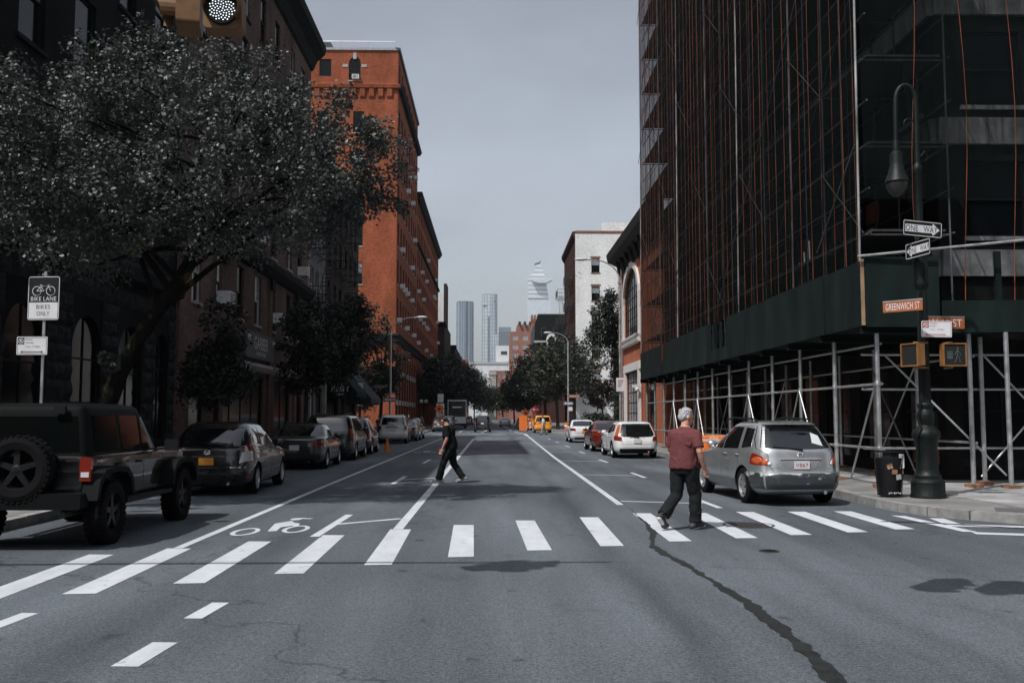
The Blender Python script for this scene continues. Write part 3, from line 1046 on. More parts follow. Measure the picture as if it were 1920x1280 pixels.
arc3 = [(u - .5, u + 1.6, .4, 8.2) for u in cols3]
facade(rb, O3, UY, Y3 - Y2, 0, HB, ops3 + arc3, BR_RED, .35)
for o in ops3:
    window(rb, O3, UY, o, FRAME_D, 'hung', detail=1)
for o in arc3:
    window(rb, O3, UY, o, FRAME_D, ('grid', 2, 4), detail=1)
    arch_fill(rb, O3, UY, o[0], o[1], o[3], BR_RED, d=.35)
mb = MB(); mb.bx(-46, FX - .02, Y1 + .02, Y2, HA - .6, HA - .3); mb.bx(-46, FX - .02, Y2, Y3, HB - .6, HB - .3); mb.build('roof', STONE_D, rb)
mb = MB(); mb.bx(-46, FX - .01, Y3 - .4, Y3, 0, HB); mb.bx(-46, -45.8, Y1, Y3, 0, HB); mb.bx(-46, FX - .01, Y2 - .2, Y2 + .2, HB - 1, HA - .01); mb.build('wall', BR_RED, rb)
for OO, UU, u1, in ((O, UX, W + .34), (O2, UY, Y2 - Y1), (O3, UY, Y3 - Y2)):
    band(rb, OO, UU, 0 if UU == UX else -.0, u1, [(0, 9.6), (.25, 9.7), (.34, 10.2), (.5, 10.4), (.42, 10.6), (0, 10.65)], STONE_D)
band(rb, O, UX, 0, W + .3, [(0, 37.7), (.3, 37.8), (.38, 38.2), (.05, 38.35), (0, 38.4)], BR_RED)
band(rb, O2, UY, -.3, Y2 - Y1, [(0, 37.7), (.4, 37.8), (.62, 38.2), (.05, 38.4), (0, 38.45)], STONE_D)
for i in range(11):
    x = FX - .9 - i * 1.0
    mb = MB(); mb.prism([(0, 36.6), (.18, 36.9), (.26, 37.69), (0, 37.69)], x - .28, x + .28, lambda o, z, u: (u, Y1 - o, z)); mb.build('corbel', BR_RED, rb)
band(rb, O, UX, 0, W + .2, [(0, 42.05), (.16, 42.1), (.2, 42.35), (-.3, 42.4), (-.3, 42.3)], STEEL, 'coping')
band(rb, O2, UY, -.2, Y2 - Y1, [(0, 42.05), (.2, 42.1), (.25, 42.36), (-.3, 42.4), (-.3, 42.3)], STEEL_D, 'coping')
band(rb, O3, UY, 0, Y3 - Y2, [(0, 31.7), (.3, 31.8), (.75, 32.5), (.7, 32.75), (-.2, 32.75), (-.2, 32.4)], STONE_D)
band(rb, O3, UY, 0, Y3 - Y2, [(0, 25.3), (.3, 25.4), (.34, 25.65), (0, 25.7)], STONE_D)
mb = MB()
for i in range(12):
    x = -44 + i * 3
    mb.tube((x, Y1 + .3, HA), (x, Y1 + .3, HA + .95), .03, n=5)
mb.path([(-44, Y1 + .3, HA + .95), (FX - .4, Y1 + .3, HA + .95)], .035, 5)
mb.build('roof_railing', STEEL, rb)
mb = MB(); mb.prism([(-26, HA - .3), (-17.5, HA - .3), (-18.6, HA + 1.9), (-26, HA + 1.9)], Y1 + 3, Y1 + 10, XZ); mb.build('roof_hut', STEEL_D, rb)
mb = MB(); mb.sphere((-21.6, Y1 + 4, HA + 2.1), .6, 10, 8); mb.build('roof_vent', STEEL_D, rb)
used = set()
for k in range(38):
    if k < 15:
        OO, u, z = O2, rng.choice(cols), rng.choice([12.0, 16.2, 20.4, 24.6, 28.8, 33.0])
    else:
        OO, u, z = O3, rng.choice(cols3), rng.choice([11.6, 15.2, 18.8, 22.4, 26.2])
    if (OO, u, z) in used:
        continue
    used.add((OO, u, z))
    air_con(OO, UY, u + .65, z + .02, 'white window air conditioner on the street face of the tall red brick building', 'air conditioners on the red building', 1.15, False)
air_con(O, UX, n_ops[1][0] + .8, 38.75, 'white window air conditioner in the arched window at the top of the red building', None, 1.15, False)

# unseen buildings behind the viewer, added to darken reflections and ambient light
for (nm, lab, x0, x1, y0, y1, h, m) in (('brick_corner_building', 'dark brick corner building across the side street on the left', -30, -11, -70, -4, 20, BR_BROWN), ('stone_corner_house', 'grey brick corner building across the side street on the right', 12, 32, -70, -2, 21, BR_GREY)):
    t = thing(nm, lab, 'building', ((x0 + x1) / 2, (y0 + y1) / 2, 0))
    F = shell(t, x0, x1, y0, y1, h, m, ('+X', '+Y') if x0 < 0 else ('-X', '+Y'))
    for k in (('+X', '+Y') if x0 < 0 else ('-X', '+Y')):
        OO, UU, WW = F[k]
        n_ = int(WW / 3.3)
        oo = [(WW / n_ * (i + .5) - .6, WW / n_ * (i + .5) + .6, z, z + 2.1) for i in range(n_) for z in (1.2, 5.0, 8.6, 12.2, 15.8)]
        facade(t, OO, UU, WW, 0, h, oo, m)
        for o in oo:
            window(t, OO, UU, o, FRAME_D, 'plain', None, detail=1)
pavement('pavement_left_near', [(-7.4, -70), (-7.4, -.5), (-30, -.5), (-30, -70)], 0.128)
pavement('pavement_right_near', [(7.4, -70), (7.4, 1.0), (32, 1.0), (32, -70)], 0.128)

# ------------------------------------------------------------------ right side
# brick garage building with the arched window
gb = thing('brick_garage_building', 'low red brick building with big arched window and black cornice', 'building', (17, 62, 0))
GX = 9.6
shell(gb, GX, 26, 53.2, 71.6, 13.2, BR_RED2, ('-X',))
O = (GX, 71.6)
aw_ = (71.6 - 69.7, 71.6 - 62.6, 7.1, 11.95)
lw_ = (71.6 - 68.9, 71.6 - 62.8, .5, 4.75)
l2_ = (71.6 - 60.5, 71.6 - 56.5, .3, 4.2)
facade(gb, O, UYm, 18.4, 0, 13.2, [aw_, lw_, l2_], BR_RED2, .3)
window(gb, O, UYm, aw_, FRAME_D, ('grid', 7, 7), None)
arch_fill(gb, O, UYm, aw_[0], aw_[1], aw_[3], BR_RED2, rise=2.1, d=.3)
mb = MB()
n = 16
c0, rx = (aw_[0] + aw_[1]) / 2, (aw_[1] - aw_[0]) / 2
outer, inner = [], []
for i in range(n + 1):
    a = math.pi * i / n
    outer.append((c0 - (rx + .42) * math.cos(a), 9.85 + 2.5 * math.sin(a)))
    inner.append((c0 - (rx - .02) * math.cos(a), 9.85 + 2.08 * math.sin(a)))
for i in range(n):
    mb.prism([outer[i], outer[i + 1], inner[i + 1], inner[i]], .0, .14, lambda a, z, o: fpt(O, UYm, a, z, o + .001))
for s in (0, 1):
    u = aw_[s]
    mb.prism([(u - .4 if s == 0 else u, 7.1), (u if s == 0 else u + .4, 7.1), (u if s == 0 else u + .4, 9.85), (u - .4 if s == 0 else u, 9.85)], 0, .14, lambda a, z, o: fpt(O, UYm, a, z, o + .001))
mb.build('arch_surround', FRAME_W, gb)
band(gb, O, UYm, aw_[0] - .5, aw_[1] + .5, [(0, 6.55), (.25, 6.6), (.3, 6.8), (.2, 6.82), (.2, 6.95), (.34, 7.0), (.34, 7.09), (0, 7.1)], FRAME_W, 'window_sill')
window(gb, O, UYm, lw_, FRAME_D, ('grid', 5, 6), None, glass=GLASS2)
mb = MB()
for (a, b, c, d) in ((lw_[0] - .55, lw_[0], .3, 4.75), (lw_[1], lw_[1] + .55, .3, 4.75), (lw_[0] - .7, lw_[1] + .7, 4.76, 5.3)):
    mb.prism([(a, c), (b, c), (b, d), (a, d)], 0, .16, lambda a, z, o: fpt(O, UYm, a, z, o + .001))
mb.build('window_surround', FRAME_W, gb)
window(gb, O, UYm, l2_, FRAME_D, ('grid', 3, 4), None)
band(gb, O, UYm, -.9, 18.4, [(0, 11.9 + .3), (.12, 12.5), (.2, 13.0), (.9, 13.35), (1.0, 13.9), (.9, 14.0), (0, 14.0)], IRON, 'cornice')
for i in range(9):
    u = .6 + i * 2.1
    mb = MB(); mb.prism([(0, 12.0), (.14, 12.1), (.5, 13.15), (0, 13.15)], u, u + .35, lambda o, z, a: fpt(O, UYm, a, z, o + .01)); mb.build('cornice_bracket', IRON, gb)
mb = MB()
mb.path([(GX - .1, 70.6, 1.0), (GX - .1, 70.6, 12.6)], .07, 8)
mb.build('downpipe', STEEL, gb)
mb = MB()
mb.path([(GX - .02, 62.0, 3.6), (GX - .35, 62.0, 3.7)], .03, 6); mb.box((GX - .45, 62.0, 3.62), (.3, .2, .18)); mb.sphere((GX - .35, 61.7, 3.4), .14, 10, 8)
mb.build('wall_camera', FRAME_W, gb)

# white painted gable wall of the tenement behind the garden
wb = thing('white_gable_tenement', 'tenement with flaking white painted side wall and maroon street front', 'building', (18, 123, 0))
WX, WY = 9.9, 115.0
shell(wb, WX, 27, WY, 133, 24.0, BR_MAROON, ('-Y', '-X'))
O = (WX, WY)
wops = [(1.95, 2.95, z, z + 1.75) for z in (19.0, 15.6, 12.1, 8.7, 5.2)] + [(6.6, 7.5, z, z + 1.75) for z in (19.0, 15.6, 12.1, 8.7)]
facade(wb, O, UX, 17.1, 0, 24.0, wops, BR_WHITE)
for o in wops:
    window(wb, O, UX, o, FRAME_D, 'hung', BR_PINK, detail=2, lintel=BR_PINK, glass=(GLASS2, (1,)))
O = (WX, 133)
sops = [(u, u + 1.1, z, z + 2.0) for z in (5.2, 8.6, 12.0, 15.4, 18.8) for u in (1.5, 5.0, 8.5, 12.0, 15.2)]
facade(wb, O, UYm, 18, 0, 24.0, sops, BR_MAROON)
for o in sops:
    window(wb, O, UYm, o, FRAME_D, 'hung', STONE_D, detail=1)
band(wb, O, UYm, -.3, 18.0, [(0, 23.0), (.15, 23.2), (.35, 23.6), (.35, 24.0), (0, 24.05)], BR_MAROON)
band(wb, (WX, WY), UX, 0, 17.0, [(0, 23.8), (.08, 23.85), (.1, 24.1), (-.4, 24.12), (-.4, 24.0)], BR_PINK, 'coping')
mb = MB(); mb.bx(13.2, 17.4, WY + .3, WY + 3, 23.7, 25.2); mb.build('chimney', BR_WHITE, wb)
fire_escape((WX, 133), UYm, 9.0, 16.5, [8.4, 11.8, 15.2, 18.6], 'dark iron fire escape on the maroon street front beside the white gable', STEEL_D, .8)
fire_escape((WX, 133), UYm, .3, 4.6, [7.0, 10.6, 14.2, 17.8], 'iron fire escape jutting out at the far end of the maroon front', STEEL_D, 1.25)

# ------------------------------------------------------------------ further street buildings
def block(name, label, x0, x1, y0, y1, h, m, face=None, nx=5, nz=5, sidewin=True, ww=1.3, wh=1.7, z0=4, frame=FRAME_W, glass=None, cornice=None):
    t = thing(name, label, 'building', ((x0 + x1) / 2, (y0 + y1) / 2, 0))
    W = x1 - x0
    st = W / nx
    ops = [(st * (i + .5) - ww / 2, st * (i + .5) + ww / 2, z0 + (h - z0 - .8) / nz * (j + .25), z0 + (h - z0 - .8) / nz * (j + .25) + wh) for i in range(nx) for j in range(nz)]
    shell(t, x0, x1, y0, y1, h, m, ('-Y',))
    facade(t, (x0, y0), UX, W, 0, h, ops, m)
    for o in ops:
        window(t, (x0, y0), UX, o, frame, 'hung', None, detail=1, glass=glass)
    if cornice:
        band(t, (x0, y0), UX, -.3, W + .3, [(0, h - .8), (.3, h - .7), (.8, h - .2), (.8, h + .1), (0, h + .1)], cornice)
    return t
t = block('dark_brick_house', 'sooty brick house with a white painted stub wall above its roof', -24, -9.6, 188, 215, 20.0, BR_SOOT, nx=3, nz=4, frame=FRAME_D, cornice=STONE_D)
mb = MB(); mb.bx(-14, -9.9, 190, 193, 19.7, 26.0); mb.build('parapet_wall', BR_WHITE, t)
mb = MB(); mb.bx(-9.89, -9.3, 190, 196, 19.5, 28.0); mb.build('chimney', BR_SOOT, t)
block('sooty_warehouse', 'sooty brick warehouse with projecting cornice beyond the tall red building', -26, -8.6, 216, 262, 17.5, BR_SOOT, nx=3, nz=4, frame=FRAME_D, cornice=STONE_D)
block('pink_brick_house', 'plain pinkish brick end wall above the dark street trees', -26, -11.5, 420, 450, 26.5, BR_PINK, nx=2, nz=2, cornice=None)
t = block('brick_apartment_house', 'wide red brick apartment house with rows of pale windows', 7.0, 24.0, 400, 430, 37.0, BR_PINK, nx=4, nz=8, ww=2.2, wh=1.8, z0=6, glass=GLASS2)
mb = MB(); mb.bx(10.0, 23.5, 403, 425, 36.8, 40.2); mb.build('penthouse', BR_PINK, t)
mb = MB()
for i in range(6):
    mb.sphere((11 + i * 2.2, 402, 40.7), (.7, .7, .8), 7, 5)
mb.build('roof_planter', mat('roof_plants', (0.03, 0.04, 0.03), 0.8), t)
t = thing('brick_water_tower', 'crenellated brick roof tower standing before the stepped glass skyscraper', 'tower', (15.5, 333, 0))
mb = MB(); mb.bx(13.2, 17.9, 330, 336, 0, 35.0); mb.build('shaft', BR_PINK, t)
for i in range(5):
    mb = MB(); mb.bx(13.1 + i * 1.02, 13.7 + i * 1.02, 329.8, 336.2, 35.0, 36.6); mb.build('merlon', BR_PINK, t)
mb = MB(); mb.bx(13.0, 18.1, 329.8, 336.2, 34.2, 34.6); mb.build('string_course', BR_RED2, t)
t = thing('mansard_building', 'dark building with black mansard roof and a round-arched brick dormer', 'building', (15, 235, 0))
shell(t, 10.2, 22, 225, 250, 19.0, BR_MAROON)
mb = MB(); mb.prism([(10.2, 19.0), (9.6, 19.4), (9.8, 23.6), (10.6, 25.6), (21.8, 25.6), (22.2, 19.0)], 224.6, 250, XZ); mb.build('mansard_roof', IRON, t)
for i in range(4):
    mb = MB(); mb.bx(11.2 + i * 2.8, 12.4 + i * 2.8, 224.2, 225, 20.2, 22.4); mb.build('dormer', STEEL_D, t)
    mb = MB(); mb.bx(11.35 + i * 2.8, 12.25 + i * 2.8, 224.1, 224.19, 20.4, 22.2); mb.build('dormer_window', GLASS, t)
mb = MB(); mb.bx(9.5, 22.3, 224.3, 225.2, 18.9, 19.35); mb.bx(10.4, 21.9, 224.9, 225.6, 25.5, 25.8); mb.build('roof_trim', STONE_L, t)
mb = MB(); mb.prism([(12.4, 17.5)] + [(13.6 - 1.2 * math.cos(a), 19.6 + 1.4 * math.sin(a)) for a in [i * math.pi / 10 for i in range(11)]] + [(14.8, 17.5)], 224.0, 224.5, XZ); mb.build('arched_dormer', FRAME_W, t)
mb = MB(); mb.prism([(12.8, 17.5)] + [(13.6 - .8 * math.cos(a), 19.4 + .9 * math.sin(a)) for a in [i * math.pi / 10 for i in range(11)]] + [(14.4, 17.5)], 223.9, 224.1, XZ); mb.build('dormer_pane', GLASS, t)
block('grey_loft_building', 'dark loft building hidden behind the trees on the right', 17.0, 34, 136, 222, 21.0, BR_MAROON, nx=3, nz=5, frame=FRAME_D)  # hidden mass, added to keep sky light off the red street front
t = block('pale_cornice_house', 'brick house with a pale stone front closing the view down the street', -1.8, 9.0, 440, 470, 22.5, BR_PINK, nx=4, nz=5, frame=FRAME_W, glass=GLASS2)
mb = MB(); mb.bx(-1.9, 1.2, 439.5, 440.0, 0, 22.0); mb.bx(-2.2, 1.5, 439.2, 440.0, 20.5, 21.5); mb.bx(-2.1, 1.4, 439.3, 440, 12.5, 13.0); mb.build('stone_front', STONE_L, t)
t = thing('white_roof_house', 'long low white building with rooftop plant rooms below the towers', 'building', (-4, 700, 0))
WG = mat('white_render', (0.58, 0.59, 0.60), 0.7, ns=.2, na=.1)
mb = MB(); mb.bx(-22, 12, 690, 720, 0, 39); mb.build('wall', WG, t)
mb = MB(); mb.bx(-22.6, 12.5, 689.4, 720.5, 39, 40.6); mb.build('parapet', STONE_L, t)
mb = MB(); mb.bx(2, 13.5, 700, 720, 40.6, 53); mb.build('plant_room', WG, t)
mb = MB(); mb.bx(5.5, 10.0, 699.8, 700, 46.5, 49.0); mb.build('louvre', STEEL_D, t)

# ------------------------------------------------------------------ towers on the skyline
def curtain(name, c, line, sx, sz, ls=0.25, rough=0.25, noise=.15):
    m, n, p = _new(name)
    g = n.nodes.new('ShaderNodeNewGeometry')
    s = n.nodes.new('ShaderNodeSeparateXYZ')
    n.links.new(g.outputs['Position'], s.inputs[0])
    a = n.nodes.new('ShaderNodeMath'); n.links.new(s.outputs[0], a.inputs[0]); n.links.new(s.outputs[1], a.inputs[1])
    cb = n.nodes.new('ShaderNodeCombineXYZ'); n.links.new(a.outputs[0], cb.inputs[0]); n.links.new(s.outputs[2], cb.inputs[1])
    b = n.nodes.new('ShaderNodeTexBrick')
    b.offset = 0
    b.inputs['Scale'].default_value = 1
    b.inputs['Brick Width'].default_value = sx
    b.inputs['Row Height'].default_value = sz
    b.inputs['Mortar Size'].default_value = ls
    b.inputs['Mortar Smooth'].default_value = 0.1
    b.inputs['Color1'].default_value = (*c, 1)
    b.inputs['Color2'].default_value = (*[x * (1 - noise) for x in c], 1)
    b.inputs['Mortar'].default_value = (*line, 1)
    n.links.new(cb.outputs[0], b.inputs['Vector'])
    n.links.new(b.outputs['Color'], p.inputs['Base Color'])
    p.inputs['Roughness'].default_value = rough
    p.inputs['Metallic'].default_value = 0.2
    return m
CW1 = curtain('curtain_wall_blue', (0.10, 0.16, 0.22), (0.26, 0.31, 0.36), 5.5, 5.2, .8, noise=.5)
CW2 = curtain('curtain_wall_pale', (0.54, 0.58, 0.62), (0.24, 0.29, 0.34), 6, 9, .9)
CW3 = curtain('curtain_wall_slate', (0.10, 0.13, 0.155), (0.16, 0.19, 0.22), 4, 4, .5)
CW4 = curtain('curtain_wall_silver', (0.74, 0.78, 0.82), (0.16, 0.20, 0.24), 900, 11, 1.1)
CW5 = curtain('curtain_wall_frost', (0.66, 0.71, 0.76), (0.56, 0.62, 0.68), 6, 6, .6)
SY = 2400
def tower(name, label, plan, h, m, parts=()):
    t = thing(name, label, 'skyscraper', (sum(p[0] for p in plan) / len(plan), sum(p[1] for p in plan) / len(plan), 0))
    mb = MB(); mb.prism(plan, 0, h); mb.build('shaft', m, t)
    return t
X0, X1 = -93, -50
t = tower('glass_skyscraper', 'dark blue glass skyscraper with curved notched corners', [(X0, SY), (X0 + 6, SY - 9), (X0 + 24, SY - 11), (X0 + 30, SY - 5), (X0 + 33, SY - 9), (X1 - 3, SY - 6), (X1, SY), (X1, SY + 40), (X0, SY + 40)], 286, CW1)
mb = MB(); mb.prism([(X0 + .8, SY + 1), (X0 + 6, SY - 8), (X0 + 24, SY - 10), (X0 + 30, SY - 4), (X1 - 3, SY - 5), (X1 - 1, SY), (X1 - 1, SY + 38), (X0 + 1, SY + 38)], 286, 289); mb.build('crown', CW3, t)
X0, X1 = -29, 10
t = tower('slim_skyscraper', 'slim pale glass skyscraper with rounded edges and a dark vertical slot', [(X0, SY), (X0 + 3, SY - 7), (X0 + 22, SY - 10), (X1 - 6, SY - 8), (X1, SY), (X1, SY + 40), (X0, SY + 40)], 307, CW2)
mb = MB(); mb.bx(X0 + 15.5, X0 + 19, SY - 10.4, SY - 8, 130, 250); mb.build('slot', CW3, t)
mb = MB(); mb.bx(X0 + 3, X0 + 13, SY - 9.3, SY - 6, 276, 279); mb.bx(X1 - 8, X1 - 4, SY - 9.5, SY - 6, 285, 291); mb.build('louvre', CW3, t)
mb = MB(); mb.bx(X0 + 21, X1 + 4, SY - 9, SY + 30, 0, 205); mb.build('shoulder', CW2, t)
t = tower('slate_tower', 'shorter slate-grey glass tower beside the slim pale skyscraper', [(12, SY - 200), (41, SY - 200), (41, SY - 170), (12, SY - 170)], 196, CW3)
mb = MB(); mb.bx(12.5, 40.5, SY - 199.6, SY - 170.5, 196, 206); mb.build('crown', CW1, t)
t = thing('stepped_skyscraper', 'tallest silver skyscraper with slanted pointed top and jutting triangular deck', 'skyscraper', (118, SY, 0))
SK = SY
mb = MB(); mb.add([(86, SK, 0), (176, SK, 0), (176, SK + 50, 0), (86, SK + 50, 0), (87, SK, 296), (142, SK, 296), (142, SK + 50, 296), (87, SK + 50, 296)], [(0, 1, 5, 4), (1, 2, 6, 5), (2, 3, 7, 6), (3, 0, 4, 7), (4, 5, 6, 7)])
mb.build('lower_shaft', CW5, t)
mb = MB(); mb.prism([(87.5, 296), (139, 296), (132, 345), (119, 388), (115, 386), (108, 377), (87.5, 346)], SK - 1, SK + 34, XZ)
mb.build('upper_shaft', CW4, t)
mb = MB(); mb.prism([(97, 339), (112, 334), (130, 334), (147, 342), (150, 347), (95, 344)], SK - 18, SK + 10, XZ); mb.build('observation_deck', CW5, t)
mb = MB(); mb.prism([(104, 384), (119, 389), (119.5, 391), (104, 385)], SK - 1, SK + 20, XZ); mb.build('crown_edge', STEEL_D, t)
mb = MB(); mb.path([(118, SK, 387), (118.2, SK, 394)], .8, 4); mb.build('spire', STEEL_D, t)
t = thing('angular_glass_building', 'low silver building with a zigzag sloping glass roof below the tallest skyscraper', 'building', (112, SY - 300, 0))
mb = MB(); mb.prism([(86, 0), (86, 150), (100, 178), (128, 160), (136, 205 - 40), (136, 0)], SY - 320, SY - 290, XZ); mb.build('wall', CW4, t)
mb = MB(); mb.path([(86, SY - 321, 150), (100, SY - 321, 180), (130, SY - 321, 160)], 2.2, 4); mb.build('roof_edge', WG, t)

# ------------------------------------------------------------------ building under scaffold
rng = random.Random(21)
sb = thing('scaffolded_building', 'dark brick building wrapped in scaffold and black netting', 'building', (24, 38, 0))
SX, SY0, SY1, SH = 11.0, 23.2, 52.4, 34.0
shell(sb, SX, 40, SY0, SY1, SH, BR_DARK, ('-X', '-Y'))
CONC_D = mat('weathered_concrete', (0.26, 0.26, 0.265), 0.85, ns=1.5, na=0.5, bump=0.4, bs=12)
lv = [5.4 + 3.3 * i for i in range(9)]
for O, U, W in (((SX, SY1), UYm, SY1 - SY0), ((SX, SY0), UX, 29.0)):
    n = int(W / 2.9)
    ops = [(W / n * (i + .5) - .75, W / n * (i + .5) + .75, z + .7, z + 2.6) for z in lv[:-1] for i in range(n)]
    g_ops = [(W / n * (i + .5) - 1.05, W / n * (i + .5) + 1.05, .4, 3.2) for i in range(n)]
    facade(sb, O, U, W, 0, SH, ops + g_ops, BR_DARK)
    for i, o in enumerate(ops):
        window(sb, O, U, o, FRAME_D, 'hung', CONC_D, detail=1, glass=GLASS2 if i % 11 == 3 else None)
    for o in g_ops:
        window(sb, O, U, o, FRAME_D, ('grid', 2, 2), detail=1)
    for z in lv:
        band(sb, O, U, 0, W, [(0, z - .3), (.12, z - .3), (.2, z + .34), (0, z + .36)], CONC_D, 'floor_band')
BRP = brick_mat('brick_worn_orange', (0.40, 0.15, 0.07), (0.30, 0.10, 0.05), (0.22, 0.16, 0.12), stain=0.5)
for y in (48.0, 50.2, 51.9):
    mb = MB(); mb.bx(SX - .4, SX - .01, y - .45, y + .45, .13, 3.5); mb.build('brick_pier', BRP, sb)

# sidewalk shed: posts, rails, beams, deck and plywood parapet
shd = thing('sidewalk_shed', 'green plywood sidewalk shed on galvanised pipe posts', 'sidewalk shed', (9.4, 36, .13))
def pipe_mesh(name, l, r, m, n=10):
    mb = MB(); mb.path([(0, 0, 0), (0, 0, l)], r, n)
    return mb.mesh(name, m, smooth=40)
def put_pipe(me, name, parent, a, b, l):
    """place a pipe mesh of length l (along +Z) from a towards b, stretched to fit"""
    a, b = Vector(a), Vector(b)
    d = b - a
    o = bpy.data.objects.new(name, me)
    COL.objects.link(o)
    m = wm(parent).inverted() @ Matrix.LocRotScale(a, d.to_track_quat('Z', 'Y'), (1, 1, d.length / l))
    o.matrix_local = m
    o.parent = parent
    o.location, o.rotation_euler, o.scale = m.to_translation(), m.to_euler(), (1, 1, d.length / l)
    return o
P50 = pipe_mesh('post', 1, .052, STEEL, 12)
P30 = pipe_mesh('rail', 1, .03, STEEL)
P22 = pipe_mesh('brace', 1, .024, STEEL)
PAD = MB().bx(-.14, .14, -.14, .14, 0, .07).mesh('base_pad', RUSTY)
PLT = MB().bx(-.08, .08, -.08, .08, .07, .085).mesh('base_plate', STEEL)
JNT = MB().lathe([(.07, -.05), (.075, -.02), (.075, .02), (.07, .05)], 10).mesh('coupler', STEEL)
ys = [20.95 + 2.65 * k for k in range(13)]
def shed_post(x, y, top=3.5):
    put_pipe(P50, 'post', shd, (x, y, .2), (x, y, top), 1)
    inst(PAD, 'base_pad', shd, (x, y, .135), rng.uniform(-.2, .2), world=True)
    inst(PLT, 'base_plate', shd, (x, y, .135), 0, world=True)
HB_ = MB()
for a in (0, .17):
    HB_.bx(-.07, .07, -1.0, 1.9, .0 + a * 1.0, .025 + a)
HB_.bx(-.01, .01, -1.0, 1.9, .02, .175)
IBEAM = HB_.mesh('beam', WOODP)
for i, y in enumerate(ys):
    shed_post(8.45, y)
    shed_post(10.5, y)
    inst(IBEAM, 'beam', shd, (9.1, y, 3.5), R(-90), world=True)
    for z in (2.39, .97):
        inst(JNT, 'coupler', shd, (8.45, y, z), 0, world=True)
for x in (8.45, 10.5):
    for a, b in zip(ys, ys[1:]):
        for z in ((3.27, 2.39, .97) if x < 9 else (3.0, 1.1)):
            put_pipe(P30, 'rail', shd, (x + .075, a - .05, z), (x + .075, b + .05, z), 1)
for k in (0, 2, 4, 7, 9):
    y = ys[k]
    for s in (-1, 1):
        if 0 <= k + s < len(ys):
            put_pipe(P22, 'brace', shd, (8.40, y + .03 * s, 2.36), (8.40, y + s * 1.6, .25), 1)
for k in (1, 5, 8):
    put_pipe(P22, 'brace', shd, (10.45, ys[k], 2.9), (10.45, ys[k + 1], .3), 1)
    put_pipe(P22, 'brace', shd, (10.45, ys[k + 1], 2.9), (10.40, ys[k], .3), 1)
mb = MB(); mb.bx(8.12, 10.95, 20.75, 52.8, 3.69, 3.76); mb.build('deck', WOODP, shd)
pw = 2.44
for k in range(13):
    y0 = 20.75 + k * pw
    j = rng.uniform(-.012, .012)
    if k in (5,):
        mb = MB(); mb.bx(8.08 + j, 8.1 + j, y0, y0 + pw - .012, 3.66, 4.12)
        for yy in (y0 + .05, y0 + 1.1, y0 + 2.25):
            mb.bx(8.105 + j, 8.19 + j, yy, yy + .09, 3.76, 5.05)
    elif k in (10,):
        mb = MB(); mb.bx(8.08 + j, 8.1 + j, y0, y0 + pw - .012, 3.66, 4.3); mb.bx(8.08 + j, 8.1 + j, y0 + .9, y0 + pw - .012, 4.31, 5.08); mb.bx(8.105 + j, 8.19 + j, y0 + .3, y0 + .4, 3.76, 5.05)
    else:
        mb = MB(); mb.bx(8.08 + j, 8.1 + j, y0, y0 + pw - .012, 3.66, 5.1 + rng.uniform(-.02, .02))
    mb.build('plywood_panel', WOODP, shd)
mb = MB(); mb.bx(8.05, 8.12, 20.70, 20.745, 3.66, 5.12); mb.build('corner_board', TIMBER, shd)
mb = MB(); mb.bx(8.13, 9.75, 20.66, 20.69, 3.62, 5.16); mb.build('plywood_panel', WOODP, shd)
for k in range(3):
    mb = MB(); mb.prism([(9.8 + 2.44 * k, 20.66 - .13 * k), (12.23 + 2.44 * k, 20.53 - .13 * k), (12.23 + 2.44 * k, 20.56 - .13 * k), (9.8 + 2.44 * k, 20.69 - .13 * k)], 3.5, 4.2); mb.build('plywood_panel', WOODP, shd)
mb = MB(); mb.bx(10.96, 18, 20.75, 23.1, 3.69, 3.76); mb.build('deck', WOODP, shd)
for x in (11.14, 13.9, 16.6):
    shed_post(x, 20.6, 3.5); shed_post(x + .1, 21.9, 3.5)
for z in (3.1, 2.3, .95):
    put_pipe(P30, 'rail', shd, (8.5, 22.0, z), (17, 22.0, z), 1)
put_pipe(P22, 'brace', shd, (11.2, 21.9, 3.2), (13.9, 21.95, .3), 1)
put_pipe(P22, 'brace', shd, (13.8, 21.9, 3.2), (11.2, 21.98, .3), 1)
put_pipe(P22, 'brace', shd, (11.1, 20.7, .4), (9.0, 21.9, 3.1), 1)
put_pipe(P30, 'rail', shd, (7.95, 20.62, 5.16), (15.5, 20.1, 5.85), 1)
for x in (9.4, 11.1):
    mb = MB(); mb.bx(x - .06, x + .06, 20.7, 20.8, 4.2, 5.3); mb.build('upright', WOODP, shd)
mb = MB(); mb.bx(9.62, 9.74, 20.70, 20.76, 3.8, 4.75); mb.build('upright', TIMBER, shd)

# scaffold frames, decks, netting and orange cords
scf = thing('scaffold', 'tall pipe scaffold hung with black netting and orange cords', 'scaffold', (9.3, 36, 3.76))
S30 = pipe_mesh('standard', 1, .028, mat('scaffold_pole', (0.24, 0.245, 0.25), 0.5, metal=0.4, ns=.9, na=0.8), 8)
S20 = pipe_mesh('ledger', 1, .022, mat('scaffold_tube_dark', (0.085, 0.09, 0.092), 0.5, metal=0.3, ns=3, na=0.4), 6)
MIDS = mat('scaffold_tube_grey', (0.14, 0.145, 0.15), 0.5, metal=0.4, ns=3, na=0.4)
S16 = pipe_mesh('cross_brace', 1, .014, MIDS, 6)
S12 = pipe_mesh('toe_rail', 1, .012, MIDS, 5)
vy = [21.0 + 2.64 * k for k in range(13)]
for i, y in enumerate(vy):
    for x in (8.32, 10.2):
        put_pipe(S30 if i % 2 == 0 and x < 9 else S20, 'standard', scf, (x if i % 4 or x > 9 else 8.14, y, 3.78), (x, y, 33.5), 1)
lz = [5.75 + 2.0 * k for k in range(14)]
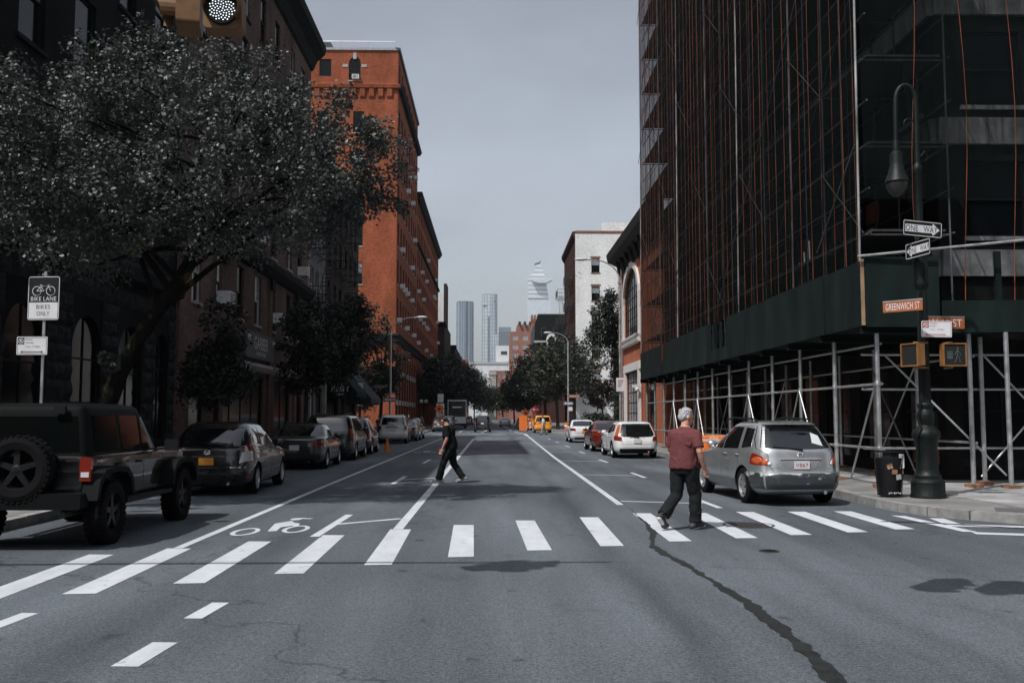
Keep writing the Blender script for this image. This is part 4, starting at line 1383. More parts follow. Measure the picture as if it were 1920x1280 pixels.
DK = MB().bx(8.42, 10.1, 21.0, 52.7, 0, .05).mesh('deck_board', mat('scaffold_board', (0.032, 0.031, 0.030), 0.8, ns=2, na=0.5, stretch=(4, .4, 1)))
for k, z in enumerate(lz):
    for x in (8.32, 10.2):
        put_pipe(S20, 'ledger', scf, (x + .05, 20.9, z), (x + .05, 52.8, z), 1)
        put_pipe(S20, 'guard_rail', scf, (x + .05, 20.9, z + 1.0), (x + .05, 52.8, z + 1.0), 1)
    inst(DK, 'deck_board', scf, (0, 0, z + .04), 0, world=True)
    for i, y in enumerate(vy):
        put_pipe(S20, 'transom', scf, (8.3, y + .04, z - .03), (10.25, y + .04, z - .03), 1)
    for i in range(12):
        if (i + k) % 2 == 0 and k < 13:
            put_pipe(S16, 'cross_brace', scf, (8.27 if (i + k) % 4 else 8.1, vy[i], z + 2.0), (8.27 if (i + k) % 4 else 8.1, vy[i + 1], z), 1)
        if (i + 2 * k) % 5 == 0 and k < 13:
            put_pipe(S16, 'cross_brace', scf, (8.25, vy[i], z), (8.25, vy[i + 1], z + 2.0), 1)
        if k % 2 == 0 and i % 2 == k // 2 % 2 and k < 13:
            put_pipe(S12, 'toe_rail', scf, (8.22, vy[i], z + .5), (8.22, vy[i + 1], z + .5), 1)
        if i in (10, 11) and k < 13:
            put_pipe(S16, 'cross_brace', scf, (8.35, vy[i + 1] + .02, z + (0 if (i + k) % 2 else 1.9)), (10.2, vy[i + 1] + .02, z + (1.9 if (i + k) % 2 else 0)), 1)
for i in range(12):
    y = vy[i] + 1.32
    put_pipe(S12, 'standard', scf, (8.3, y, 3.78), (8.3, y, 33.5), 1)
    put_pipe(S20, 'standard', scf, (10.15, y, 3.78), (10.15, y, 33.5), 1)
# loose upright tubes leaning on the shed deck
for k in range(4):
    put_pipe(S30, 'loose_tube', scf, (8.6, 25.6 + .45 * k, 3.8), (8.9, 26.6 + .45 * k, 6.6 - .25 * k), 1)
# netting
def net_mat():
    m, n, p = _new('black_netting')
    p.inputs['Base Color'].default_value = (0.006, 0.009, 0.0095, 1)
    p.inputs['Roughness'].default_value = 0.9
    p.inputs['Specular IOR Level'].default_value = 0.02
    tr = n.nodes.new('ShaderNodeBsdfTransparent')
    mxs = n.nodes.new('ShaderNodeMixShader')
    f = _noise(n, _pos(n, (1, 1, .07)), 7.0, 5, 0.7)
    n.links.new(_range(n, f, 0.3, 0.7, 0.30, 0.76), mxs.inputs[0])
    n.links.new(tr.outputs[0], mxs.inputs[1])
    n.links.new(p.outputs[0], mxs.inputs[2])
    n.links.new(mxs.outputs[0], n.nodes['Material Output'].inputs['Surface'])
    return m
NET = net_mat()
def net_panel(a, b, z0, z1, nrmv):
    a, b, nv = Vector(a), Vector(b), Vector(nrmv)
    mb = MB()
    nu, nz_ = 6, 26
    ph = rng.uniform(0, 6)
    for i in range(nu + 1):
        for j in range(nz_ + 1):
            u = i / nu
            z = z0 + (z1 - z0) * j / nz_
            off = .035 * math.sin(u * math.pi) * (1 + math.sin(z * 1.3 + ph)) + .012 * math.sin(z * 3.1 + u * 5 + ph)
            p = a.lerp(b, u) + nv * off
            mb.v.append((p.x, p.y, z))
    for i in range(nu):
        for j in range(nz_):
            k = i * (nz_ + 1) + j
            mb.f.append((k, k + nz_ + 1, k + nz_ + 2, k + 1)); mb.m.append(0)
    return mb.build('net', NET, scf, smooth=True, fix=False)
for i in range(12):
    net_panel((8.2, vy[i], 0), (8.2, vy[i + 1] - .01, 0), 5.12 if i != 5 else 4.3, 33.5, (-1, 0, 0))
net_panel((8.2, 52.75, 0), (10.95, 52.75, 0), 3.8, 33.5, (0, 1, 0))
net_panel((8.25, 20.9, 0), (12.5, 20.9, 0), 6.5, 33.5, (0, -1, 0))
net_panel((12.5, 20.9, 0), (17.5, 20.9, 0), 6.5, 33.5, (0, -1, 0))
CORD = mat('orange_cord', (0.155, 0.034, 0.013), 0.85, ns=.8, na=0.9)
def cord(x, y, z0, z1, sway, r=.013):
    ph = rng.uniform(0, 6)
    pts = [(x, y + sway * math.sin(z * .55 + ph) + .4 * sway * math.sin(z * 1.7 + ph), z) for z in [z0 + (z1 - z0) * i / 18 for i in range(19)]]
    mb = MB(); mb.path(pts, r, 5)
    return mb.build('cord', CORD, scf)
y = 21.1
while y < 52.6:
    cord(8.13, y, 5.05, 33.4, .02, rng.uniform(.004, .0085))
    if rng.random() < .35:
        mb = MB(); mb.path([(8.135, y + .33, 5.05), (8.135, y + .36, 19), (8.135, y + .33, 33.4)], .006, 5); mb.build('tie_rope', IRON, scf)
    y += rng.uniform(.6, .85)
for x in (9.4, 10.5, 11.6, 12.6):
    ph = rng.uniform(0, 6)
    mb = MB(); mb.path([(x + .09 * math.sin(z * .7 + ph), 20.84, z) for z in [4.2 + i * 1.1 for i in range(26)]], .009, 5); mb.build('cord', CORD, scf)

# ------------------------------------------------------------------ signs
def sign_arrow(w, h, s=1):
    """flat arrow outline pointing to +x (s=1) or -x"""
    hh = h / 2
    pts = [(-w / 2, -hh * .60), (w / 2 - h * .62, -hh * .60), (w / 2 - h * .62, -hh), (w / 2, 0), (w / 2 - h * .62, hh), (w / 2 - h * .62, hh * .60), (-w / 2, hh * .60)]
    return [(s * a, b) for a, b in pts]
def plate(t, w, h, m, r=.03, y=0.0, name='plate', th=.004):
    mb = MB(); mb.prism(rrect(w, h, r), y, y - th, XZ)
    return mb.build(name, m, t, False)
def border(t, w, h, bw, m, y=-.006, r=.03, inset=.01):
    mb = MB()
    a, b = rrect(w - 2 * inset, h - 2 * inset, r), rrect(w - 2 * inset - 2 * bw, h - 2 * inset - 2 * bw, max(.004, r - bw))
    n = len(a)
    mb.add([(p[0], y, p[1]) for p in a] + [(p[0], y, p[1]) for p in b], [(i, (i + 1) % n, n + (i + 1) % n, n + i) for i in range(n)])
    return mb.build('border', m, t, False, fix=False)
def tilt(o, rx=0, ry=0):
    o.rotation_euler = (R(rx), R(ry), o.rotation_euler.z)
    return o
def one_way(loc, rz, label, s=1, w=.84, h=.32, ry=0):
    t = tilt(thing('one_way_sign', label, 'sign', loc, rz), ry=ry)
    plate(t, w, h, BSIGN)
    border(t, w, h, .012, WSIGN)
    mb = MB(); mb.prism(sign_arrow(w * .88, h * .78, s), -.0045, -.006, XZ); mb.build('arrow', WSIGN, t, False)
    o = -s * .03
    inst(text_mesh('ONE', .26 * w / .84, .118 * h / .32, BSIGN), 'lettering', t, (-.2 * w / .84 + o, -.008, 0))
    inst(text_mesh('WAY', .30 * w / .84, .118 * h / .32, BSIGN), 'lettering', t, (.2 * w / .84 + o, -.008, 0))
    return t
def street_name(loc, rz, s, label, w=.74, h=.19, m=BROWN, tm=WSIGN):
    t = thing('street_name_sign', label, 'sign', loc, rz)
    plate(t, w, h, m, .006, .004, th=.008)
    inst(text_mesh(s, w * .86, h * .66, tm), 'lettering', t, (0, -.0065, 0))
    mb = MB(); mb.bx(-w / 2, w / 2, -.01, .01, h / 2, h / 2 + .02); mb.build('mounting_rail', STEEL, t, False)
    return t
def no_parking(loc, rz, lines, col, both, label, w=.52, h=.32, ry=0):
    t = tilt(thing('parking_sign', label, 'sign', loc, rz), ry=ry)
    plate(t, w, h, WSIGN, .02)
    border(t, w, h, .006, col, r=.018, inset=.014)
    q = h * .36
    cx, cz = -w / 2 + .02 + q / 2, h / 2 - .02 - q / 2
    mb = MB(); mb.bx(cx - q / 2, cx + q / 2, -.0058, -.0045, cz - q / 2, cz + q / 2); mb.build('symbol_square', col, t, False)
    mb = MB()
    n = 20
    vs = []
    for j in range(n):
        a = 2 * math.pi * j / n
        vs += [(cx + q * .42 * math.cos(a), -.0066, cz + q * .42 * math.sin(a)), (cx + q * .34 * math.cos(a), -.0066, cz + q * .34 * math.sin(a))]
    mb.add(vs, [(2 * j, 2 * ((j + 1) % n), 2 * ((j + 1) % n) + 1, 2 * j + 1) for j in range(n)])
    d = q * .27
    mb.add([(cx - d - .004, -.0074, cz + d - .004), (cx - d + .004, -.0074, cz + d + .004), (cx + d + .004, -.0074, cz - d + .004), (cx + d - .004, -.0074, cz - d - .004)], [(0, 1, 2, 3)])
    mb.build('prohibition_ring', WSIGN, t, False, fix=False)
    inst(text_mesh('P', q * .3, q * .42, WSIGN), 'lettering', t, (cx, -.007, cz))
    for i, (s, ww) in enumerate(lines):
        inst(text_mesh(s, ww, .033, col), 'lettering', t, (cx + q / 2 + .02 + ww / 2, -.006, h / 2 - .05 - i * .052 - (.012 if i == 2 else 0)))
    mb = MB()
    l = w * .62
    mb.prism([(-l / 2, -.006), (l / 2, -.006), (l / 2, .006), (-l / 2, .006)], -.0045, -.006, lambda a, b, y: (a, y, b - h * .34))
    for s in ((-1, 1) if both else (-1,)):
        mb.prism([(s * (l / 2 + .035), 0), (s * l / 2 * .98, .02), (s * l / 2 * .98, -.02)], -.0045, -.006, lambda a, b, y: (a, y, b - h * .34))
    mb.build('arrow', col, t, False)
    return t

# ------------------------------------------------------------------ the cast-iron lamp post and what hangs on it
LX, LY = 8.33, 18.4
lp = thing('crook_lamp_post', 'ornate dark green cast-iron lamp post with curled top at the corner', 'lamp post', (LX, LY, .13))
mb = MB(); mb.lathe([(.33, 0), (.33, .05), (.31, .08), (.31, .30), (.28, .34), (.25, .36), (.25, .42), (.215, .46), (.20, .55), (.195, .95), (.21, 1.0), (.21, 1.08), (.25, 1.14), (.265, 1.2), (.24, 1.27), (.17, 1.33), (.13, 1.38), (.15, 1.46), (.17, 1.54), (.15, 1.62), (.125, 1.68), (.145, 1.73), (.15, 1.77), (.12, 1.81)], 20)
mb.build('base', IRON_G, lp, False, smooth=35)
mb = MB()
n = 16
for i, z in enumerate([1.78, 4.05]):
    for j in range(2 * n):
        a = math.pi * j / n
        r = (.112 if j % 2 else .097) - (.018 if i else 0)
        mb.v.append((r * math.cos(a), r * math.sin(a), z))
k = 2 * n
for j in range(k):
    mb.f.append((j, (j + 1) % k, k + (j + 1) % k, k + j)); mb.m.append(0)
mb.build('fluted_shaft', IRON_G, lp, False)
mb = MB(); mb.lathe([(.09, 4.0), (.125, 4.06), (.14, 4.12), (.12, 4.2), (.13, 4.27), (.135, 4.55), (.12, 4.6), (.13, 4.66), (.10, 4.72), (.08, 4.8), (.068, 6.3), (.09, 6.35), (.09, 6.42), (.055, 6.5)], 16)
mb.build('collar', IRON_G, lp, False, smooth=35)
pts = [(0, 0, 6.4), (.01, 0, 7.2)] + [(-.19 + .2 * math.cos(a), 0, 7.75 + .33 * math.sin(a)) for a in [math.pi * i / 9 for i in range(10)]] + [(-.40, 0, 7.4), (-.41, 0, 6.95)]
mb = MB(); mb.path(pts, [.055] + [.045] * (len(pts) - 1), 8)
mb.path([(-.02, .0, 7.1)] + [(-.14 + .1 * math.cos(a), 0, 7.3 + .1 * math.sin(a)) for a in [-.5 + i * .6 for i in range(8)]], .014, 5)
mb.path([(.0, 0, 6.55), (.16, 0, 6.75), (.22, 0, 6.62), (.16, 0, 6.55)], .014, 5)
mb.build('crook', IRON_G, lp, False, smooth=50)
mb = MB(); mb.lathe([(.05, 1.0), (.06, .95), (.06, .8), (.11, .76), (.12, .70), (.12, .55), (.13, .5), (.155, .38), (.21, .24), (.23, .18), (.22, .16)], 18, (-.41, 0, 5.95))
mb.build('lamp_shade', IRON_G, lp, False, smooth=40)
mb = MB(); mb.lathe([(.205, .17), (.20, .08), (.15, -.03), (.07, -.10), (.01, -.12)], 16, (-.41, 0, 5.95))
mb.build('lamp_bowl', mat('frosted_lamp_glass', (0.03, 0.03, 0.028), 0.3), lp, False, smooth=40)
mb = MB(); mb.path([(-.12, -.1, 1.85), (-.2, -.12, 1.5), (-.16, -.18, 1.32), (-.27, -.16, 1.12), (-.23, -.16, .8)], .014, 6); mb.build('conduit', IRON, lp, False)
# the signs
one_way((8.30, 18.2, 5.29), R(8), 'one way sign with arrow pointing right on top of the lamp post', 1, .82, .31, 3.5)
one_way((8.13, 18.05, 4.87), R(-80), 'one way sign with arrow pointing left, turned edgewise below the other one', -1, .78, .31)
street_name((7.80, 18.05, 3.77), R(-46), 'GREENWICH ST', 'brown street name sign reading Greenwich St on the lamp post', .76, .2)
street_name((8.80, 18.45, 3.49), R(6), 'W 10 ST', 'brown street name sign reading W 10 St behind the parking sign', .8, .22)
no_parking((8.47, 18.12, 3.34), R(-16), (('Tuesday', .13), ('Friday', .1), ('11am - 12.30pm', .26)), RSIGN, False, 'white and red parking sign with one arrow on the lamp post', .54, .31, 2)
for n_ in ():
    pass
def ped_signal(loc, rz, label, w=.43, h=.42, walk=True):
    t = thing('pedestrian_signal', label, 'pedestrian signal', loc, rz)
    mb = MB()
    mb.bx(-w / 2, w / 2, .0, .16, -h / 2, h / 2)
    mb.build('housing', YELLOW, t, False)
    mb = MB()
    for a, b, c, d in ((-w / 2 - .012, w / 2 + .012, h / 2 - .012, h / 2 + .012), (-w / 2 - .012, w / 2 + .012, -h / 2 - .012, -h / 2 + .012), (-w / 2 - .012, -w / 2 + .012, -h / 2 + .012, h / 2 - .012), (w / 2 - .012, w / 2 + .012, -h / 2 + .012, h / 2 - .012)):
        mb.bx(a, b, -.03, .02, c, d)
    mb.build('rim', YELLOW, t, False)
    mb = MB(); mb.bx(-w / 2 + .014, w / 2 - .014, -.012, -.002, -h / 2 + .014, h / 2 - .014); mb.build('lens', BLACK, t, False)
    if walk:
        LED = mat('signal_symbol_off', (0.06, 0.075, 0.08), 0.6)
        mb = MB()
        mb.sphere((.06, -.015, .12), (.022, .003, .022), 8, 5)
        for p in ([(.06, .095), (.055, .0)], [(.055, .0), (.09, -.08), (.1, -.15)], [(.055, .0), (.03, -.08), (.0, -.15)], [(.06, .08), (.1, .02), (.12, -.02)], [(.06, .08), (.02, .03), (.0, -.01)]):
            mb.path([(a, -.0145, b) for a, b in p], .009, 5)
        mb.build('walk_symbol', LED, t, False)
        mb = MB()
        for j in range(4):
            mb.bx(-.145 + j * .028, -.125 + j * .028, -.0145, -.0122, -.02, .07)
        mb.bx(-.145, -.04, -.0145, -.0122, -.08, -.025)
        mb.build('hand_symbol', LED, t, False)
    mb = MB()
    for z in (h / 2 + .03, -h / 2 - .03):
        mb.path([(0, .1, z * .9), (0, .1, z), (0.0, .42, z)], .022, 6)
    mb.build('bracket', YELLOW, t, False)
    return t
ped_signal((8.79, 18.1, 2.85), R(0), 'yellow pedestrian signal facing the crosswalk with a dim walking figure')
o = ped_signal((7.98, 18.2, 2.85), R(-72), 'yellow pedestrian signal turned to the side on the lamp post', walk=False)

# litter bin of wire mesh
tb = thing('litter_bin', 'dark wire-mesh litter bin full of rubbish beside the lamp post', 'litter bin', (7.68, 18.62, .14))
mb = MB()
n = 30
for j in range(n):
    a = 2 * math.pi * j / n
    mb.path([(.22 * math.cos(a), .22 * math.sin(a), .02), (.285 * math.cos(a), .285 * math.sin(a), .86)], .0035, 4)
for k in range(11):
    z = .03 + k * .083
    r = .22 + .065 * z / .86
    mb.path([(r * math.cos(a), r * math.sin(a), z) for a in [2 * math.pi * i / 24 for i in range(25)]], .0035 if k not in (0, 10) else .012, 4)
mb.build('wire_mesh', IRON, tb, False)
mb = MB(); mb.lathe([(.20, .015), (.215, .1), (.262, .74), (.05, .76)], 18); mb.build('liner', mat('black_bag', (0.01, 0.01, 0.012), 0.35, bump=.8, bs=12), tb, False, smooth=60)
r2 = random.Random(3)
for i, c in enumerate(((.35, .20, .12), (.28, .13, .09), (.5, .5, .5), (.22, .12, .08), (.4, .3, .2))):
    mb = MB(); a = -1.9 + i * .35
    mb.box((.245 * math.cos(a), .245 * math.sin(a), .58 - .1 * (i % 3)), (.1, .03, .09), Matrix.Rotation(a + 1.57, 3, 'Z') @ Matrix.Rotation(r2.uniform(-.6, .6), 3, 'Y'))
    mb.build('rubbish', mat('rubbish_%d' % i, c, .7), tb, False)
mb = MB(); mb.prism(rrect(.1, .27, .01), -.285, -.29, lambda a, b, y: (a + .17, y + .10, b + .68)); mb.build('notice_plate', WSIGN, tb, False)
mb = MB()
for i in range(7):
    mb.bx(-.12 + i * .035, -.098 + i * .035, -.244, -.242, .06 + .008 * (i % 3), .085 + .006 * (i % 2))
tag(mb.build('worn_print', WSIGN, tb, False), kind='stuff')

# ------------------------------------------------------------------ left: bike lane sign post
sp = thing('sign_post', 'thin steel post carrying the bike lane sign', 'sign post', (-7.45, 16.0, .13))
mb = MB(); mb.bx(-.02, .02, -.015, .015, 0, 3.95); mb.build('post', STEEL, sp, False)
t = thing('bike_lane_sign', 'black and white bike lane sign with bicycle symbol, reading bikes only', 'sign', (-7.46, 15.975, 3.63), R(-6))
plate(t, .56, .74, BSIGN)
border(t, .56, .74, .010, WSIGN, r=.04)
mb = MB(); mb.prism(rrect(.50, .27, .01), -.0045, -.0058, lambda a, b, y: (a, y, b - .205)); mb.build('white_panel', WSIGN, t, False)
inst(text_mesh('BIKE LANE', .44, .07, WSIGN), 'lettering', t, (0, -.0065, -.01))
inst(text_mesh('BIKES', .24, .07, BSIGN), 'lettering', t, (0, -.0072, -.145))
inst(text_mesh('ONLY', .22, .07, BSIGN), 'lettering', t, (0, -.0072, -.255))
mb = MB()
def circ(cx, cz, r, n=20):
    return [(cx + r * math.cos(2 * math.pi * i / n), -.0075, cz + r * math.sin(2 * math.pi * i / n)) for i in range(n + 1)]
for cx in (-.12, .12):
    mb.path(circ(cx, .12, .075), .006, 4)
for p in ([(-.12, .12), (-.05, .2), (.07, .2), (.0, .12), (-.05, .2)], [(.0, .12), (-.12, .12)], [(.12, .12), (.07, .22), (.1, .23)], [(-.07, .22), (-.03, .22)]):
    mb.path([(a, -.0075, b) for a, b in p], .006, 4)
mb.build('bicycle_symbol', WSIGN, t, False)
no_parking((-7.62, 15.97, 2.84), R(-4), (('Monday', .12), ('Thursday', .14), ('11am - 12.30pm', .25)), BSIGN, True, 'white parking sign with double arrow under the bike lane sign', .52, .30)

# ------------------------------------------------------------------ overhead traffic signals
ma = thing('signal_mast', 'traffic signal mast arm reaching over the road from the left pavement', 'signal mast', (-9.6, 8.3, 0))
mb = MB(); mb.path([(-9.6, 8.3, 0), (-9.6, 8.3, 6.4)], [.13, .09], 10); mb.build('pole', STEEL, ma)
mb = MB(); mb.path([(-9.6, 8.3, 5.75), (-7, 8.3, 5.9), (-1.6, 8.3, 5.95)], [.07, .06, .04], 8); mb.build('arm', STEEL, ma)
mb = MB(); mb.path([(-9.6, 8.3, 6.4), (-6.5, 8.3, 6.2), (-3.5, 8.3, 5.98)], .01, 5); mb.build('stay', STEEL, ma)
LEDW = mat('signal_led_white', (0.8, 0.8, 0.8), .5, emit=(0.85, 0.93, 1.0), es=1.6)
SIGY = mat('signal_housing_weathered', (0.17, 0.078, 0.023), 0.5, ns=7, na=0.3)  # signal yellow darkened; shade of the back-lit heads put into the colour
def signal_head(loc, rz, label, lit):
    t = thing('traffic_signal', label, 'traffic signal', loc, rz)
    for k in range(3):
        mb = MB(); mb.prism(rrect(.33, .32, .04), 0, .2, lambda a, b, y: (a, y, b + .17 + k * .335)); mb.build('housing', SIGY, t, False)
        mb = MB(); mb.lathe([(.135, 0), (.13, .03), (.001, .035)], 20, (0, 0, .17 + k * .335), Matrix.Rotation(R(90), 4, 'X')); mb.build('lens', BSIGN, t, False)
        n = 18
        mb = MB()
        for j in range(n + 1):
            a = R(-35) + R(250) * j / n
            for y in (0.0, -.24 * (.55 + .45 * math.sin(max(0, min(math.pi, a))))):
                mb.v.append((.15 * math.cos(a), y, .17 + k * .335 + .15 * math.sin(a)))
        for j in range(n):
            mb.f.append((2 * j, 2 * j + 2, 2 * j + 3, 2 * j + 1)); mb.m.append(0)
        mb.build('visor', SIGY, t, False, fix=False)
    if lit:
        mb = MB()
        for i in range(70):
            r = .112 * math.sqrt((i + .5) / 70)
            a = i * 2.39996
            x, z = r * math.cos(a), .17 + r * math.sin(a)
            mb.add([(x + .0065 * math.cos(b), -.0365, z + .0065 * math.sin(b)) for b in [k * math.pi / 3 for k in range(6)]], [tuple(range(6))])
        mb.build('lit_lens', LEDW, t, False, fix=False)
    mb = MB(); mb.path([(0, .1, 1.0), (0, .1, 1.25)], .03, 6); mb.build('hanger', SIGY, t, False)
    return t
signal_head((-2.36, 8.15, 5.03), R(4), 'yellow traffic signal with lit white lens facing the camera', True)
mb = MB(); mb.path([(-1.6, 8.3, 6.0), (2.0, 6.85, 6.22), (11.5, 3.2, 6.6)], .009, 5); mb.build('span_wire', IRON, ma)
signal_head((1.75, 6.85, 5.05), R(2), 'traffic signal hung on the span wire over the middle of the junction', False)
signal_head((2.35, 6.75, 5.05), R(85), 'traffic signal hung on the span wire, turned to the right side street', False)
signal_head((-2.78, 8.25, 5.05), R(-78), 'yellow traffic signal turned to the left side street', False)

# ------------------------------------------------------------------ street lamps
def street_lamp(x, y, h, dx, label, rise=1.1):
    t = thing('street_lamp', label, 'street lamp', (x, y, .13))
    mb = MB(); mb.path([(0, 0, 0), (0, 0, .4), (0, 0, h)], [.13, .09, .065], 8); mb.build('pole', STEEL, t, False, smooth=40)
    pts = [(0, 0, h - .4)] + [(dx * (1 - math.cos(a)) * .75, 0, h - .2 + rise * math.sin(a)) for a in [math.pi / 2 * i / 7 for i in range(1, 8)]] + [(dx * .92, 0, h - .2 + rise)]
    mb = MB(); mb.path(pts, .04, 6); mb.build('arm', STEEL, t, False, smooth=40)
    mb = MB(); mb.sphere((dx * 1.05, 0, h - .18 + rise), (.42, .16, .1), 12, 8); mb.build('luminaire', mat('luminaire_grey', (.55, .56, .57), .4), t, False, smooth=True)
    mb = MB(); mb.box((0, 0, h - .35), (.2, .2, .12)); mb.build('bracket', STEEL, t, False)
    return t
street_lamp(7.95, 60.0, 10.3, -2.3, 'tall steel street lamp in front of the low brick building', 1.3)
street_lamp(7.4, 95.0, 9.0, -1.9, 'steel street lamp at the far corner beside the big street tree', 1.0)
street_lamp(-7.65, 71.5, 8.0, 2.2, 'steel street lamp beside the awning corner', 1.1)
t = thing('pole_notice', 'white paper notice on the street lamp by the brick building', 'sign', (7.95, 59.85, 3.65)); plate(t, .55, .85, WSIGN, .01)
for i in range(4):
    mb = MB(); mb.bx(-.18, .18 - .05 * i, -.007, -.005, .22 - i * .12, .27 - i * .12); mb.build('print', RSIGN, t, False)
street_name((7.95, 94.8, 3.65), R(10), 'CHARLES ST', 'brown street name sign on the far right street lamp', 1.2, .28)
one_way((7.4, 94.75, 2.95), R(-5), 'one way sign pointing left on the far right street lamp', -1, .95, .34)
t = thing('parking_sign', 'small white parking sign below the one way sign on the far right lamp', 'sign', (7.6, 94.78, 2.4)); plate(t, .45, .42, WSIGN, .02); border(t, .45, .42, .02, RSIGN)
one_way((-7.65, 71.3, 2.9), R(5), 'one way sign pointing left on the lamp by the awning corner', -1, .95, .34)
street_name((-8.35, 71.3, 3.85), R(-8), 'CHARLES ST', 'dark street name sign reading Charles St on the lamp by the awning', 1.15, .26, BSIGN)

# ------------------------------------------------------------------ street works and small things
def diamond(x, y, z, s, label):
    t = thing('work_sign', label, 'sign', (x, y, 0))
    mb = MB(); mb.prism([(-s, 0), (0, -s), (s, 0), (0, s)], 0, -.02, lambda a, b, q: (a, q, b + z)); mb.build('plate', ORANGE, t, False)
    mb = MB(); mb.prism([(-s * .25, -s * .3), (s * .25, -s * .3), (s * .25, s * .2), (-s * .25, s * .2)], -.021, -.024, lambda a, b, q: (a, q, b + z)); mb.build('symbol', BSIGN, t, False)
    mb = MB(); mb.path([(0, .05, .0), (0, .05, z)], .03, 6); mb.build('post', STEEL_D, t, False)
    return t
diamond(-6.6, 118, 2.6, .62, 'orange diamond work sign beside the dark trees on the left')
diamond(4.1, 121, 2.1, .5, 'orange diamond work sign behind the barrels on the right')
t = thing('no_entry_sign', 'round red and white no entry sign above a small red plate', 'sign', (5.1, 116, 0))
mb = MB(); mb.lathe([(.42, 0), (.42, .02)], 24, (0, -.03, 2.5), Matrix.Rotation(R(90), 4, 'X')); mb.build('disc', mat('no_entry_red', (.45, .05, .04), .5), t, False)
mb = MB(); mb.bx(-.3, .3, -.056, -.052, 2.43, 2.57); mb.build('bar', WSIGN, t, False)
mb = MB(); mb.bx(-.26, .26, -.05, -.03, 1.6, 1.95); mb.build('sub_plate', mat('no_entry_red2', (.40, .05, .04), .5), t, False)
mb = MB(); mb.path([(0, 0, 0), (0, 0, 3.0)], .03, 6); mb.build('post', STEEL, t, False)
t = thing('banner_sign', 'tall white vertical sign with red and dark lettering beside the trees', 'sign', (-6.7, 122, 0))
mb = MB(); mb.bx(-.5, .5, -.05, .05, 1.0, 3.3); mb.bx(-.35, .4, -.05, .05, 3.45, 4.5); mb.build('panel', WSIGN, t, False)
for i in range(3):
    mb = MB(); mb.bx(.05, .32, -.056, -.052, 1.3 + i * .65, 1.65 + i * .65); mb.build('lettering', RSIGN if i % 2 else BSIGN, t, False)
mb = MB(); mb.path([(0, .1, 0), (0, .1, 3.6)], .05, 6); mb.build('post', STEEL_D, t, False)
t = thing('wall_lamp', 'pair of white globe lamps on a dark stand by the arcade', 'lamp', (-9.7, 134, .13))
mb = MB(); mb.path([(0, 0, 0), (0, 0, 3.2)], .06, 8); mb.path([(-.32, 0, 3.35), (0, 0, 3.15), (.32, 0, 3.35)], .03, 6); mb.build('stand', IRON, t, False)
for x in (-.32, .32):
    mb = MB(); mb.sphere((x, 0, 3.62), .27, 14, 10); mb.build('globe', mat('globe_white', (.75, .75, .74), .35), t, False, smooth=True)

def barrier(loc, rz, label, m=ORANGE, l=1.9):
    t = thing('plastic_barrier', label, 'barrier', loc, rz)
    prof = [(-.24, 0), (-.24, .16), (-.13, .36), (-.10, 1.0), (-.08, 1.06), (.08, 1.06), (.10, 1.0), (.13, .36), (.24, .16), (.24, 0)]
    mb = MB(); mb.prism(prof, -l / 2, l / 2, lambda a, b, x: (x, a, b)); mb.build('body', m, t, False)
    for k in range(4):
        x = -l / 2 + l * (k + .5) / 4
        mb = MB(); mb.prism([(x - .14, .38), (x + .14, .38), (x + .05, .78), (x - .05, .78)], -.16, -.10, XZ); mb.build('rib', m, t, False)
    mb = MB(); mb.bx(-l / 2 + .05, l / 2 - .05, -.125, -.117, .84, .94)
    for k in range(3):
        mb.bx(.35 + k * .1, .42 + k * .1, -.118, -.112, .9, 1.0)
    mb.build('stripe', mat('stripe_pale', (.6, .5, .42), .5), t, False)
    return t
barrier((6.75, 31.6, 0), R(-8), 'orange plastic barrier by the shed, in front of the silver car')
barrier((6.95, 34.6, 0), R(78), 'orange plastic barrier set lengthwise along the shed kerb')
t = thing('traffic_cone', 'orange traffic cone standing by the white off-roader', 'cone', (-5.1, 46.5, 0))
mb = MB(); mb.lathe([(.135, .03), (.03, .72), (.001, .72)], 14); mb.build('cone', ORANGE, t, False, smooth=40)
mb = MB(); mb.bx(-.19, .19, -.19, .19, 0, .035); mb.build('base', ORANGE, t, False)
t = thing('work_barricade', 'tall orange work barricade standing at the edge of the lane', 'barricade', (3.25, 104, 0))
mb = MB(); mb.bx(-.45, .4, -.03, .03, .15, 1.75); mb.build('panel', ORANGE, t, False)
mb = MB(); mb.bx(-.4, -.34, -.3, .3, 0, .1); mb.bx(.3, .36, -.3, .3, 0, .1); mb.bx(-.4, -.34, -.03, .03, .1, .16); mb.bx(.3, .36, -.03, .03, .1, .16); mb.build('foot', STEEL_D, t, False)
t = thing('work_barricade', 'white and orange striped barricade with a yellow top board', 'barricade', (4.15, 105, 0))
for k in range(3):
    mb = MB(); mb.bx(-.5, .5, -.03, .03, .35 + k * .42, .68 + k * .42); mb.build('board', WSIGN if k < 2 else YELLOW, t, False)
    mb = MB()
    for j in range(3):
        mb.prism([(-.45 + j * .34, .36 + k * .42), (-.28 + j * .34, .36 + k * .42), (-.18 + j * .34, .67 + k * .42), (-.35 + j * .34, .67 + k * .42)], -.031, -.036, XZ)
    mb.build('stripe', ORANGE, t, False)
mb = MB()
for x in (-.42, .42):
    mb.path([(x, -.35, 0), (x, 0, 1.5), (x, .35, 0)], .025, 5)
mb.build('legs', STEEL_D, t, False)
